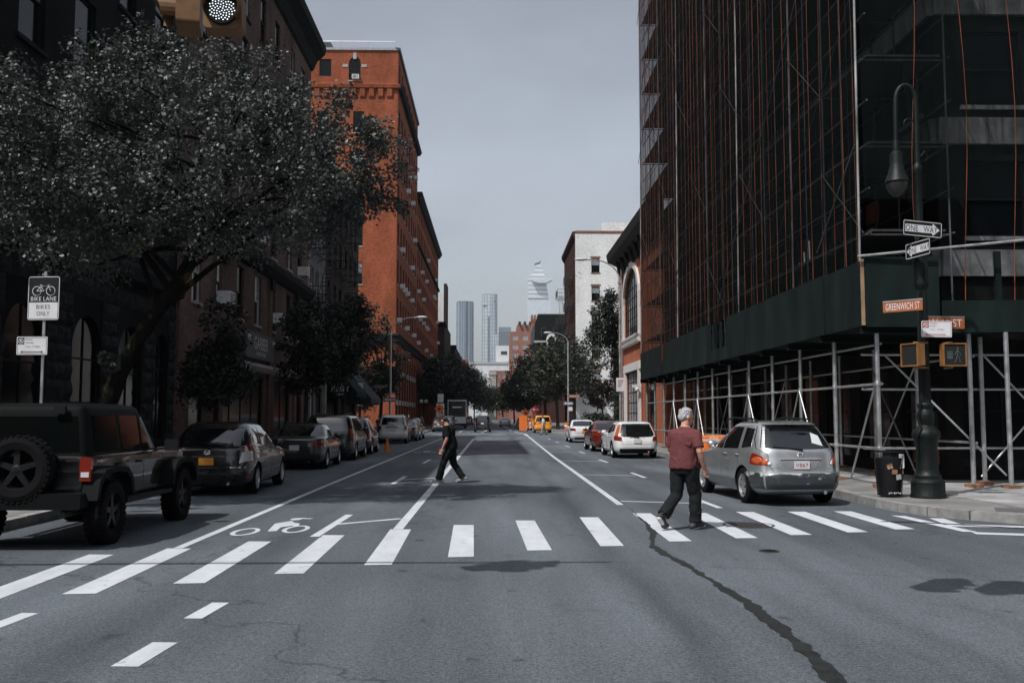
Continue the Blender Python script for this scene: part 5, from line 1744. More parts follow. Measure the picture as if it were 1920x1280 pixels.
for (x, y, lab, m, w_, h_) in ((6.9, 90.5, 'orange utility box on the far kerb corner', ORANGE, .35, 1.0), (7.25, 90.8, 'white utility box on the far kerb corner', WSIGN, .3, .95)):
    t = thing('utility_box', lab, 'utility box', (x, y, .13))
    mb = MB(); mb.bx(-w_ / 2, w_ / 2, -.2, .2, 0, h_); mb.build('cabinet', m, t, False)
    mb = MB(); mb.bx(-w_ / 2 - .02, w_ / 2 + .02, -.22, .22, h_, h_ + .05); mb.build('cap', STEEL_D, t, False)
t = thing('post_box', 'dark round-topped post box beside the far right lamp', 'post box', (8.2, 92, .13))
mb = MB(); mb.prism([(-.4, 0), (.4, 0), (.4, .95)] + [(.4 * math.cos(a), .95 + .35 * math.sin(a)) for a in [math.pi * i / 10 for i in range(1, 10)]] + [(-.4, .95)], -.35, .35, XZ); mb.build('body', mat('postbox_blue_grey', (.05, .06, .07), .4), t, False)
mb = MB(); mb.bx(-.28, .28, -.37, -.35, .8, .95); mb.build('slot', STEEL_D, t, False)
# newspaper-style shop furniture and stoop railings on the left pavement
for (x, y, lab) in ((-9.9, 35.2, 'black stoop handrail beside the hardware shop'), (-9.9, 46.8, 'black stoop handrail between the two shop windows')):
    t = thing('stoop_rail', lab, 'handrail', (x, y, .13))
    mb = MB(); mb.path([(0, -1.0, 1.35), (.3, 0, .95), (.6, 1.0, .9)], .025, 6)
    for k in range(5):
        mb.path([(.15 * k, -1 + .5 * k, 0), (.15 * k, -1 + .5 * k, 1.3 - .1 * k)], .014, 5)
    mb.build('rail', IRON, t, False)

# ------------------------------------------------------------------ cars
def paint(name, c, metal=0.0, rough=0.3):
    return mat('paint_' + name, c, rough, metal, coat=1.0, ns=1.5, na=0.06)
CGLASS = mat('car_glass', (0.004, 0.005, 0.006), 0.03, spec=0.9, coat=0.8)
RUBBER = mat('tyre_rubber', (0.007, 0.007, 0.008), 0.85, ns=20, na=0.3, spec=.12)
ALLOY = mat('alloy', (0.62, 0.63, 0.64), 0.3, metal=0.85)
ALLOY_D = mat('alloy_dark', (0.014, 0.015, 0.017), 0.4, metal=0.3)
PLASTIC = mat('black_plastic', (0.007, 0.008, 0.0085), 0.6, spec=.2)
LRED = mat('tail_lamp_red', (0.20, 0.020, 0.012), 0.12, coat=1.0)
LORANGE = mat('tail_lamp_orange', (0.48, 0.10, 0.028), 0.12, coat=1.0)
LCLEAR = mat('tail_lamp_clear', (0.65, 0.65, 0.66), 0.12, coat=1.0)
CHROME = mat('chrome', (0.75, 0.76, 0.77), 0.12, metal=1.0)
PLATE_O = mat('plate_orange', (0.72, 0.30, 0.03), 0.5)
PLATE_W = mat('plate_white', (0.62, 0.62, 0.63), 0.5)
SEAM = mat('panel_gap', (0.006, 0.006, 0.006), 0.7)
DBLUE = mat('plate_ink', (0.02, 0.025, 0.06), 0.5)
RINK = mat('plate_ink_red', (0.35, 0.08, 0.07), 0.5)

def pchip(xs, ys):
    n = len(xs)
    h = [xs[i + 1] - xs[i] for i in range(n - 1)]
    d = [(ys[i + 1] - ys[i]) / h[i] for i in range(n - 1)]
    m = [d[0]] + [0 if d[i - 1] * d[i] <= 0 else 2 * d[i - 1] * d[i] / (d[i - 1] + d[i]) for i in range(1, n - 1)] + [d[-1]]
    def f(x):
        if x <= xs[0]: return ys[0]
        if x >= xs[-1]: return ys[-1]
        i = 0
        while x > xs[i + 1]: i += 1
        t = (x - xs[i]) / h[i]
        return (2 * t ** 3 - 3 * t * t + 1) * ys[i] + (t ** 3 - 2 * t * t + t) * h[i] * m[i] + (-2 * t ** 3 + 3 * t * t) * ys[i + 1] + (t ** 3 - t * t) * h[i] * m[i + 1]
    return f

class Body:
    def __init__(s, rows, n=6.5):
        z = [r[0] for r in rows]
        s.z0, s.z1 = z[0], z[-1]
        s.zs = z
        s.w, s.yr, s.yf = (pchip(z, [r[k] for r in rows]) for k in (1, 2, 3))
        s.n = n
    def sec(s, z):
        a, b = s.yr(z), s.yf(z)
        return s.w(z), (a + b) / 2, (b - a) / 2
    def side(s, y, z, sd, off=0.0):
        w, c, l = s.sec(z)
        q = min(.9999, abs((y - c) / l))
        return (sd * (w * (1 - q ** s.n) ** (1 / s.n) + off), y, z)
    def rear(s, fx, z, off=0.0, sd=-1):
        w, c, l = s.sec(z)
        q = min(.9999, abs(fx))
        return (fx * w, c + sd * (l * (1 - q ** s.n) ** (1 / s.n) + off), z)
    def mesh(s, axles, r, paint_m, k=76):
        zz = []
        for a, b in zip(s.zs, s.zs[1:]):
            m = max(2, int((b - a) / .03))
            zz += [a + (b - a) * i / m for i in range(m)]
        zz.append(s.z1)
        mb = MB()
        for z in zz:
            w, c, l = s.sec(z)
            for j in range(k):
                t = 2 * math.pi * j / k
                cx, sx = math.cos(t), math.sin(t)
                e = 2 / s.n
                mb.v.append((w * math.copysign(abs(cx) ** e, cx), c + l * math.copysign(abs(sx) ** e, sx), z))
        for i in range(len(zz) - 1):
            for j in range(k):
                mb.f.append((i * k + j, i * k + (j + 1) % k, (i + 1) * k + (j + 1) % k, (i + 1) * k + j)); mb.m.append(0)
        mb.f.append(tuple(reversed(range(k)))); mb.m.append(0)
        mb.f.append(tuple((len(zz) - 1) * k + j for j in range(k))); mb.m.append(0)
        o = bpy.data.objects.new('tmp', mb.mesh('tmp', [paint_m, PLASTIC]))
        COL.objects.link(o)
        cut = MB()
        W = s.w(.5)
        for y in axles:
            for sd in (-1, 1):
                cut.lathe([(r + .065, -.2), (r + .065, .25)], 28, (sd * W, y, r * .98), Matrix.Rotation(R(90), 4, 'Y'), 1)
        c = bpy.data.objects.new('tmpc', cut.mesh('tmpc', [paint_m, PLASTIC]))
        COL.objects.link(c)
        md = o.modifiers.new('b', 'BOOLEAN')
        md.operation = 'DIFFERENCE'
        md.solver = 'EXACT'
        md.object = c
        bpy.context.view_layer.update()
        me = evaluated_mesh(o, 'body')
        bpy.data.objects.remove(o)
        bpy.data.objects.remove(c)
        me.name = 'body'
        me.polygons.foreach_set('use_smooth', [True] * len(me.polygons))
        me.set_sharp_from_angle(angle=R(38))
        return me

def resample(pts, n):
    ps = [Vector(p) for p in pts]
    ls = [0]
    for a, b in zip(ps, ps[1:]):
        ls.append(ls[-1] + (b - a).length)
    out = []
    for i in range(n + 1):
        d = ls[-1] * i / n
        k = 0
        while k < len(ps) - 2 and d > ls[k + 1]: k += 1
        t = (d - ls[k]) / max(1e-9, ls[k + 1] - ls[k])
        out.append(ps[k].lerp(ps[k + 1], min(1, max(0, t))))
    return out

def patch(mb, fn, bot, top, nu=10, nv=5, off=.006, rim=.02):
    B, T = resample(bot, nu), resample(top, nu)
    base = len(mb.v)
    for i in range(nu + 1):
        for j in range(nv + 1):
            p = B[i].lerp(T[i], j / nv)
            mb.v.append(tuple(fn(p[0], p[1], off)))
    g = lambda i, j: base + i * (nv + 1) + j
    for i in range(nu):
        for j in range(nv):
            mb.f.append((g(i, j), g(i + 1, j), g(i + 1, j + 1), g(i, j + 1))); mb.m.append(0)
    ringp = [(i, 0) for i in range(nu)] + [(nu, j) for j in range(nv)] + [(i, nv) for i in range(nu, 0, -1)] + [(0, j) for j in range(nv, 0, -1)]
    b2 = len(mb.v)
    for (i, j) in ringp:
        p = B[i].lerp(T[i], j / nv)
        mb.v.append(tuple(fn(p[0], p[1], off - rim)))
    m = len(ringp)
    for q in range(m):
        a, b = ringp[q], ringp[(q + 1) % m]
        mb.f.append((g(*a), b2 + q, b2 + (q + 1) % m, g(*b))); mb.m.append(0)
    return mb

def ribbon(mb, fn, pts, w=.010, off=.0025, n=14):
    P = resample(pts, n)
    base = len(mb.v)
    for i, p in enumerate(P):
        d = (P[min(i + 1, n)] - P[max(i - 1, 0)])
        q = Vector((-d[1], d[0])).normalized() * w / 2
        mb.v += [tuple(fn(p[0] - q[0], p[1] - q[1], off)), tuple(fn(p[0] + q[0], p[1] + q[1], off))]
    for i in range(n):
        k = base + 2 * i
        mb.f.append((k, k + 1, k + 3, k + 2)); mb.m.append(0)

def wheel_meshes(r, style):
    """axle along X, outer face +X"""
    M = Matrix.Rotation(R(90), 4, 'Y')
    wd = .105
    ty = MB().lathe([(r * .64, -wd), (r * .9, -wd), (r * .985, -wd * .8), (r, -wd * .5), (r, wd * .5), (r * .985, wd * .8), (r * .9, wd), (r * .66, wd), (r * .64, wd * .7), (r * .64, -wd)], 30, M=M, cap=False).mesh('wheel', RUBBER, smooth=40)
    m = ALLOY_D if style == 'dark' else ALLOY
    rm = MB().lathe([(r * .65, wd * .75), (r * .66, wd * .96), (r * .6, wd * .95), (r * .57, wd * .3), (r * .56, -wd * .7)], 30, M=M, cap=False)
    rm.lathe([(r * .15, wd * .3), (r * .15, wd * .82), (r * .11, wd * .92), (.001, wd * .93)], 16, M=M)
    ns = 5 if style != 'ten' else 9
    for k in range(ns):
        a = 2 * math.pi * k / ns + .3
        c, s_ = math.cos(a), math.sin(a)
        w0, w1 = r * .10, r * .075
        vs = []
        for rr, ww, x in ((r * .1, w0, wd * .86), (r * .6, w1, wd * .8)):
            for sg in (-1, 1):
                y, z = rr * c - sg * ww * s_, rr * s_ + sg * ww * c
                vs += [(x, y, z), (x - .05, y, z)]
        rm.add(vs, [(0, 2, 6, 4), (1, 5, 7, 3), (0, 4, 5, 1), (2, 3, 7, 6)])
    rim = rm.mesh('rim', m, smooth=40)
    bk = MB().lathe([(.001, -.02), (r * .56, -.02), (r * .56, -.03), (.001, -.03)], 20, M=M, cap=False).mesh('brake_disc', PLASTIC)
    return ty, rim, bk

CARS = {}
def define(key, rows, n, axles, r, side, rear, lights, plate, bumper=None, clad=None, seams=(), handles=(), mirror=None, rails=False, wiper=True, style='five', lamp_mats=(), rear_extra=(), trunk=None, front=None):
    CARS[key] = dict(B=Body(rows, n), axles=axles, r=r, side=side, rear=rear, lights=lights, plate=plate, bumper=bumper, clad=clad, seams=seams, handles=handles, mirror=mirror, rails=rails, wiper=wiper, style=style, rear_extra=rear_extra, trunk=trunk, front=front, me=None)

def mirror_pts(p):
    return [(-a, b) for a, b in p]
def car(key, label, cat, loc, rz, paint_m, plate_m=PLATE_W, plate_text=None, bumper_m=None, name='parked_car', detail=True, plate_ink=DBLUE, group=None):
    C = CARS[key]
    B = C['B']
    t = thing(name, label, cat, loc, rz, group)
    if C['me'] is None:
        me = {}
        me['body'] = B.mesh(C['axles'], C['r'], paint_m)
        me['wheel'] = wheel_meshes(C['r'], C['style'])
        gl = []
        for bot, top in C['side']:
            for sd in (-1, 1):
                gl.append(('side_window', patch(MB(), lambda y, z, o, sd=sd: B.side(y, z, sd, o), bot, top).mesh('side_window', CGLASS, smooth=40), CGLASS))
        gl.append(('rear_window', patch(MB(), lambda a, z, o: B.rear(a, z, o), *C['rear'], nu=16, nv=6).mesh('rear_window', CGLASS, smooth=40), CGLASS))
        if C['front']:
            gl.append(('windscreen', patch(MB(), lambda a, z, o: B.rear(a, z, o, 1), *C['front'], nu=16, nv=6).mesh('windscreen', CGLASS, smooth=40), CGLASS))
        for kind, bot, top, m, off in C['lights']:
            for sd in (-1, 1):
                mb = MB()
                if kind == 'rear':
                    patch(mb, lambda a, z, o: B.rear(a, z, o), [(sd * min(a, .96), z) for a, z in bot], [(sd * min(a, .96), z) for a, z in top], nu=16, off=off)
                else:
                    patch(mb, lambda y, z, o: B.side(y, z, sd, o), bot, top, off=off)
                gl.append(('tail_light', mb.mesh('tail_light', m, smooth=40), m))
        for nm, kind, bot, top, m, off in C['rear_extra']:
            mb = MB()
            if kind == 'rear':
                patch(mb, lambda a, z, o: B.rear(a, z, o), bot, top, nu=18, off=off)
                gl.append((nm, mb.mesh(nm, m or PLASTIC, smooth=40), m))
            else:
                for sd in (-1, 1):
                    mb = MB()
                    patch(mb, lambda y, z, o: B.side(y, z, sd, o), bot, top, nu=14, off=off)
                    gl.append((nm, mb.mesh(nm, m or PLASTIC, smooth=40), m))
        mb = MB()
        for pts in C['seams']:
            for sd in (-1, 1):
                ribbon(mb, lambda y, z, o: B.side(y, z, sd, o), pts)
        if C['trunk']:
            ribbon(mb, lambda a, z, o: B.rear(a, z, o), C['trunk'], w=.010, n=26)
        me['seams'] = mb.mesh('panel_gap', SEAM, fix=False)
        hs_ = []
        for (y, z) in C['handles']:
            for sd in (-1, 1):
                x, yy, zz = B.side(y, z, sd, .0)
                hs_.append(MB().sphere((x + sd * .012, yy, zz), (.022, .095, .02), 8, 6).mesh('door_handle', paint_m, smooth=True))
        me['handles'] = hs_
        me['gl'] = gl
        C['me'] = me
    me = C['me']
    def own(o, m):
        o.material_slots[0].link = 'OBJECT'
        o.material_slots[0].material = m
        return o
    own(inst(me['body'], 'body', t), paint_m)
    for nm, m, mm in me['gl']:
        o = inst(m, nm, t)
        if mm is None:
            own(o, bumper_m or paint_m)
    inst(me['seams'], 'panel_gap', t)
    for h in me['handles']:
        own(inst(h, 'door_handle', t), paint_m)
    ty, rim, bk = me['wheel']
    W = B.w(.45)
    for y in C['axles']:
        for sd in (-1, 1):
            w_ = inst(ty, 'wheel', t, (sd * (W - .115), y, C['r']), 0 if sd > 0 else math.pi)
            inst(rim, 'rim', w_)
            inst(bk, 'brake_disc', w_)
    if C['plate']:
        pz = C['plate']
        x, y, z = B.rear(0, pz, .028)
        o = inst(MB().bx(-.155, .155, -.004, .004, -.078, .078).mesh('number_plate', plate_m), 'number_plate', t, (0, y, pz))
        if plate_text:
            inst(text_mesh(plate_text, .25, .075, plate_ink), 'lettering', o, (0, -.0065, -.005))
    if C['mirror']:
        my, mz = C['mirror']
        for sd in (-1, 1):
            x = B.side(my, mz, sd)[0]
            o = inst(MB().sphere((x + sd * .13, my, mz + .04), (.11, .06, .085), 10, 8).path([(x - sd * .03, my, mz), (x + sd * .1, my, mz + .02)], .025, 6).mesh('wing_mirror', paint_m, smooth=True), 'wing_mirror', t)
    if C['rails']:
        for sd in (-1, 1):
            zt = B.z1 - .045
            x = .55 * sd
            o = inst(MB().path([(x, B.yr(zt) + .2, zt - .01), (x, B.yr(zt) + .28, zt + .07), (x, 0.0, zt + .10), (x, .5, zt + .05), (x, .58, zt - .04)], .02, 6).path([(x, -.5, zt), (x, -.5, zt + .08)], .018, 6).mesh('roof_rail', PLASTIC, smooth=40), 'roof_rail', t)
    if C['wiper'] and detail:
        bz = C['rear'][0][len(C['rear'][0]) // 2][1]
        p0, p1 = B.rear(.05, bz - .01, .02), B.rear(-.62, bz + .05, .02)
        inst(MB().path([p0, p1], [.016, .008], 5).sphere(p0, .028, 8, 6).mesh('wiper', PLASTIC), 'wiper', t)
    if detail:
        mb = MB(); mb.path([(.45, B.yr(.3) - .01, .27), (.45, B.yr(.3) + .3, .27)], .035, 10); mb.build('exhaust', CHROME, t, False)
    return t

# silver crossover
define('crossover', [(.22, .78, -2.02, 2.05), (.30, .86, -2.20, 2.2), (.42, .895, -2.27, 2.27), (.58, .905, -2.28, 2.28), (.64, .903, -2.25, 2.27), (.67, .90, -2.19, 2.25), (.82, .895, -2.16, 2.15), (.93, .885, -2.13, 1.95), (1.0, .872, -2.11, 1.3), (1.06, .85, -2.09, 1.0), (1.25, .775, -1.95, .6), (1.42, .70, -1.80, .25), (1.54, .64, -1.66, 0.0), (1.60, .58, -1.55, -.15), (1.635, .49, -1.42, -.35), (1.655, .34, -1.22, -.6)], 5.8,
       (-1.31, 1.31), .355,
       [([(.93, 1.07), (-.02, 1.065)], [(.30, 1.47), (.22, 1.52), (-.02, 1.53)]), ([(-.09, 1.065), (-1.0, 1.085)], [(-.09, 1.53), (-.88, 1.52)]), ([(-1.18, 1.10), (-1.62, 1.14)], [(-1.05, 1.515), (-1.48, 1.49)])],
       ([(-.88, 1.13), (-.5, 1.105), (0, 1.10), (.5, 1.105), (.88, 1.13)], [(-.88, 1.535), (0, 1.57), (.88, 1.535)]),
       [('rear', [(.66, .80), (.82, .785), (.955, .80)], [(.66, .83), (.84, .965), (.955, 1.02)], LRED, .012)],
       .80, None, None,
       seams=([(-.06, .42), (-.06, 1.05)], [(-1.02, .62), (-1.10, .9), (-1.06, 1.08)], [(.98, .45), (1.0, .95)], [(.98, .44), (-.85, .42)]), handles=[(-.28, .96), (-1.0, .965)], mirror=(.88, 1.08), rails=True,
       trunk=[(-.62, .68), (-.70, .78), (-.72, 1.0), (-.93, 1.10), (-.96, 1.3), (-.95, 1.58)],
       rear_extra=[('bumper', 'rear', [(-.985, .33), (0, .33), (.985, .33)], [(-.985, .645), (0, .645), (.985, .645)], 'BUMP', .012), ('bumper', 'side', [(-2.12, .33), (-1.72, .33)], [(-2.12, .645), (-1.72, .645)], 'BUMP', .010), ('sill_cladding', 'side', [(.88, .25), (-.9, .25)], [(.9, .47), (-.92, .47)], 'BUMP', .010),
                   ('plate_recess', 'rear', [(-.30, .715), (.30, .715)], [(-.44, .90), (.44, .90)], 'RECESS', .004), ('chrome_strip', 'rear', [(-.47, .905), (.47, .905)], [(-.47, .935), (.47, .935)], 'PAINT2', .022)],
       front=([(-.9, 1.08), (.9, 1.08)], [(-.9, 1.5), (.9, 1.5)]))
SILVER = paint('silver', (0.50, 0.51, 0.52), .75, .34)
# worn bumper: dark gloss plastic with flaked-off silver
def flaked():
    m, n, p = _new('flaked_bumper')
    f = _noise(n, _pos(n, (1, 1, 2.6)), 3.4, 6, 0.7)
    g = n.nodes.new('ShaderNodeNewGeometry')
    sp_ = n.nodes.new('ShaderNodeSeparateXYZ')
    n.links.new(g.outputs['Position'], sp_.inputs[0])
    hi = _range(n, sp_.outputs[2], 0.50, 0.66, -0.10, 0.14)
    ad = n.nodes.new('ShaderNodeMath')
    n.links.new(f, ad.inputs[0]); n.links.new(hi, ad.inputs[1])
    c = _mix(n, (0.035, 0.04, 0.042), (0.42, 0.43, 0.44), _range(n, ad.outputs[0], 0.565, 0.585, 0.0, 1.0))
    n.links.new(c, p.inputs['Base Color'])
    p.inputs['Roughness'].default_value = 0.33
    p.inputs['Coat Weight'].default_value = 0.5
    return m
FLAKE = flaked()
CLADM = paint('cladding_grey', (0.13, 0.135, 0.14), .5, .4)
C_ = CARS['crossover']
mm = {'BUMP': FLAKE, 'RECESS': paint('recess', (.36, .37, .38), .6, .4), 'PAINT2': paint('silver_strip', (0.55, 0.56, 0.57), .6, .35)}  # plate surround is a flat patch; hollow's shade put into darker silver
C_['rear_extra'] = [(a, b, c, d, CLADM if a == 'sill_cladding' else mm[e], f) for a, b, c, d, e, f in C_['rear_extra']]

wagon_side = [([(.80, .98), (.0, .985)], [(.28, 1.28), (.15, 1.36), (.0, 1.38)]), ([(-.07, .985), (-.95, 1.02)], [(-.07, 1.38), (-.85, 1.36)]), ([(-1.05, 1.03), (-1.55, 1.10)], [(-.98, 1.35), (-1.3, 1.31)])]
define('estate', [(.2, .78, -2.05, 2.1), (.3, .87, -2.25, 2.25), (.5, .905, -2.31, 2.31), (.68, .912, -2.30, 2.3), (.80, .905, -2.27, 2.2), (.90, .89, -2.24, 1.5), (.96, .872, -2.21, .95), (1.1, .81, -2.12, .6), (1.25, .745, -2.0, .3), (1.36, .69, -1.86, .05), (1.42, .64, -1.76, -.1), (1.455, .55, -1.62, -.3), (1.475, .40, -1.45, -.55)], 6.5,
       (-1.37, 1.40), .335, wagon_side,
       ([(-.80, .93), (-.6, .87), (0, .855), (.6, .87), (.80, .93)], [(-.80, 1.35), (0, 1.39), (.80, 1.35)]),
       [('rear', [(.66, .70), (.985, .72)], [(.70, .86), (.985, .90)], LRED, .012), ('rear', [(.84, .88), (.985, .88)], [(.84, 1.36), (.985, 1.34)], LORANGE, .012), ('side', [(-2.12, .72), (-1.95, .76)], [(-2.1, .9), (-2.0, .92)], LRED, .01)],
       .70, seams=([(-.03, .35), (-.03, .98)], [(-.98, .6), (-1.0, 1.02)], [(.9, .4), (.95, .9)], [(.9, .33), (-.85, .33)]), handles=[(-.2, .86), (-1.0, .88)], mirror=(.78, .97),
       rear_extra=[('diffuser', 'rear', [(-.8, .21), (.8, .21)], [(-.78, .40), (.78, .40)], PLASTIC, .012), ('spoiler', 'rear', [(-.85, 1.385), (.85, 1.385)], [(-.8, 1.43), (.8, 1.43)], None, .10), ('bumper_line', 'rear', [(-.97, .565), (.97, .565)], [(-.97, .575), (.97, .575)], SEAM, .003)], trunk=[(-.66, .58), (-.68, .9), (-.82, 1.0), (-.82, 1.38)])
define('saloon', [(.2, .78, -2.1, 2.1), (.3, .87, -2.28, 2.25), (.5, .90, -2.34, 2.32), (.7, .905, -2.34, 2.3), (.82, .895, -2.33, 2.2), (.92, .88, -2.31, 1.5), (.96, .872, -2.29, 1.0), (.985, .865, -2.24, .92), (1.0, .86, -1.95, .88), (1.02, .85, -1.72, .84), (1.15, .79, -1.48, .55), (1.28, .725, -1.22, .27), (1.37, .665, -1.02, .05), (1.42, .60, -.86, -.1), (1.45, .50, -.66, -.28), (1.462, .36, -.5, -.4)], 6.2,
       (-1.35, 1.37), .32,
       [([(.72, 1.0), (.0, .995)], [(.24, 1.3), (.12, 1.37), (.0, 1.38)]), ([(-.07, .995), (-.9, 1.01)], [(-.07, 1.38), (-.72, 1.35)]), ([(-.98, 1.02), (-1.35, 1.06)], [(-.82, 1.33), (-.95, 1.29)])],
       ([(-.86, 1.05), (0, 1.045), (.86, 1.05)], [(-.84, 1.36), (0, 1.385), (.84, 1.36)]),
       [('rear', [(.62, .76), (.985, .76)], [(.60, .88), (.80, .93), (.985, .92)], LRED, .012), ('side', [(-2.2, .76), (-1.95, .80)], [(-2.2, .92), (-1.92, .90)], LRED, .01)],
       .70, seams=([(-.03, .35), (-.03, .99)], [(-.95, .6), (-1.02, .9), (-.95, 1.0)], [(.88, .4), (.92, .92)], [(.88, .33), (-.85, .33)]), handles=[(-.2, .86), (-1.0, .88)], mirror=(.72, .98), wiper=False,
       rear_extra=[('bumper_line', 'rear', [(-.97, .62), (.97, .62)], [(-.97, .63), (.97, .63)], SEAM, .003), ('diffuser', 'rear', [(-.7, .21), (.7, .21)], [(-.7, .33), (.7, .33)], PLASTIC, .012)], trunk=[(-.60, .64), (-.60, .9), (-.86, .97)])
define('hatch', [(.2, .78, -2.05, 2.1), (.3, .86, -2.26, 2.25), (.5, .885, -2.31, 2.3), (.72, .89, -2.30, 2.28), (.86, .88, -2.27, 2.1), (.95, .868, -2.25, 1.5), (1.02, .85, -2.22, 1.05), (1.15, .80, -2.10, .75), (1.3, .745, -1.9, .42), (1.42, .69, -1.7, .15), (1.50, .63, -1.52, -.1), (1.54, .55, -1.35, -.3), (1.56, .40, -1.1, -.55)], 6.0,
       (-1.36, 1.42), .325,
       [([(.95, 1.03), (.05, 1.03)], [(.35, 1.38), (.2, 1.46), (.05, 1.47)]), ([(-.02, 1.03), (-.95, 1.05)], [(-.02, 1.475), (-.8, 1.46)]), ([(-1.05, 1.06), (-1.65, 1.14)], [(-.9, 1.455), (-1.25, 1.41)])],
       ([(-.88, 1.06), (0, 1.02), (.88, 1.06)], [(-.86, 1.44), (0, 1.475), (.86, 1.44)]),
       [('rear', [(.74, .70), (.985, .74)], [(.80, .92), (.985, .94)], LCLEAR, .014), ('rear', [(.80, .925), (.985, .945)], [(.84, 1.06), (.985, 1.08)], LRED, .014), ('side', [(-2.12, .76), (-1.98, .80)], [(-2.1, 1.06), (-2.02, 1.06)], LCLEAR, .012)],
       .74, seams=([(.02, .35), (.02, 1.03)], [(-.98, .6), (-1.05, .9), (-.98, 1.05)], [(.98, .4), (1.0, .95)], [(.95, .33), (-.85, .33)]), handles=[(-.15, .9), (-1.02, .92)], mirror=(.9, 1.02), style='ten',
       rear_extra=[('chrome_strip', 'rear', [(-.42, .83), (.42, .83)], [(-.40, .85), (.40, .85)], CHROME, .016), ('bumper_line', 'rear', [(-.97, .60), (.97, .60)], [(-.97, .625), (.97, .625)], CHROME, .008), ('reflector', 'rear', [(.88, .36), (.93, .36)], [(.88, .5), (.93, .5)], LRED, .012), ('reflector', 'rear', [(-.93, .36), (-.88, .36)], [(-.93, .5), (-.88, .5)], LRED, .012)], trunk=[(-.72, .63), (-.74, .92), (-.9, 1.05), (-.88, 1.46)])
define('van', [(.2, .82, -2.35, 2.3), (.32, .94, -2.52, 2.45), (.5, .97, -2.56, 2.5), (.8, .975, -2.54, 2.45), (.95, .965, -2.52, 2.1), (1.05, .955, -2.50, 1.5), (1.12, .945, -2.48, 1.35), (1.4, .875, -2.40, .9), (1.6, .81, -2.30, .55), (1.68, .76, -2.22, .35), (1.725, .66, -2.08, .1), (1.745, .5, -1.85, -.2)], 8.5,
       (-1.5, 1.58), .35,
       [([(1.25, 1.12), (.35, 1.12)], [(.75, 1.52), (.6, 1.60), (.35, 1.61)]), ([(.28, 1.12), (-.95, 1.12)], [(.28, 1.615), (-.95, 1.615)]), ([(-1.02, 1.12), (-2.1, 1.14)], [(-1.02, 1.61), (-2.0, 1.58)])],
       ([(-.86, 1.12), (0, 1.10), (.86, 1.12)], [(-.86, 1.60), (0, 1.63), (.86, 1.60)]),
       [('rear', [(.84, .86), (.985, .86)], [(.86, 1.22), (.985, 1.22)], LRED, .012), ('side', [(-2.42, .88), (-2.34, .88)], [(-2.38, 1.22), (-2.31, 1.22)], LORANGE, .01)],
       .86, seams=([(.31, .35), (.31, 1.12)], [(-.98, .35), (-.98, 1.12)], [(1.2, .4), (1.25, 1.05)]), handles=[(.15, 1.0), (-.8, 1.0)], mirror=(1.2, 1.12), rails=True,
       rear_extra=[('bumper_line', 'rear', [(-.97, .66), (.97, .66)], [(-.97, .675), (.97, .675)], SEAM, .003)], trunk=[(-.84, .68), (-.84, 1.64)])
define('boxy', [(.25, .78, -2.0, 2.0), (.36, .88, -2.18, 2.15), (.5, .90, -2.20, 2.18), (.66, .90, -2.19, 2.17), (.69, .895, -2.11, 2.12), (.9, .89, -2.10, 2.05), (1.04, .88, -2.09, 1.5), (1.1, .87, -2.08, .95), (1.4, .80, -2.03, .6), (1.62, .75, -1.98, .32), (1.70, .70, -1.94, .15), (1.745, .60, -1.85, -.05), (1.76, .45, -1.7, -.3)], 9,
       (-1.30, 1.34), .36,
       [([(.85, 1.10), (.0, 1.10)], [(.45, 1.56), (.35, 1.60), (.0, 1.61)]), ([(-.07, 1.10), (-.95, 1.10)], [(-.07, 1.61), (-.92, 1.61)]), ([(-1.05, 1.11), (-1.85, 1.13)], [(-1.03, 1.61), (-1.82, 1.58)])],
       ([(-.82, 1.14), (.82, 1.14)], [(-.82, 1.60), (.82, 1.60)]),
       [('rear', [(.80, .84), (.985, .84)], [(.80, 1.10), (.985, 1.10)], LRED, .012), ('side', [(-2.02, .86), (-1.94, .86)], [(-2.0, 1.09), (-1.92, 1.09)], LRED, .01)],
       .93, seams=([(-.03, .42), (-.03, 1.1)], [(-1.0, .65), (-1.02, 1.1)], [(.88, .42), (.92, 1.05)]), handles=[(-.2, 1.0), (-.9, 1.0)], mirror=(.85, 1.1), rails=True,
       rear_extra=[('bumper', 'rear', [(-.985, .42), (.985, .42)], [(-.985, .66), (.985, .66)], None, .05), ('tailgate_bar', 'rear', [(-.5, 1.0), (.35, 1.0)], [(-.5, 1.06), (.35, 1.06)], PLASTIC, .02)], trunk=[(-.8, .70), (-.8, 1.64)])

BLK = paint('black', (0.006, 0.0065, 0.007), 0, .25)
CHAR = paint('charcoal', (0.018, 0.021, 0.022), .3, .3)
DGREY = paint('dark_grey', (0.05, 0.053, 0.055), .5, .32)
MGREY = paint('mid_grey', (0.16, 0.165, 0.17), .6, .34)
WHT = paint('white', (0.76, 0.77, 0.78), 0, .3)
OFFW = paint('off_white', (0.68, 0.69, 0.69), .0, .35)
DRED = paint('dark_red', (0.16, 0.018, 0.010), .35, .28)
TAXI = paint('taxi_yellow', (0.72, 0.28, 0.02), 0, .35)

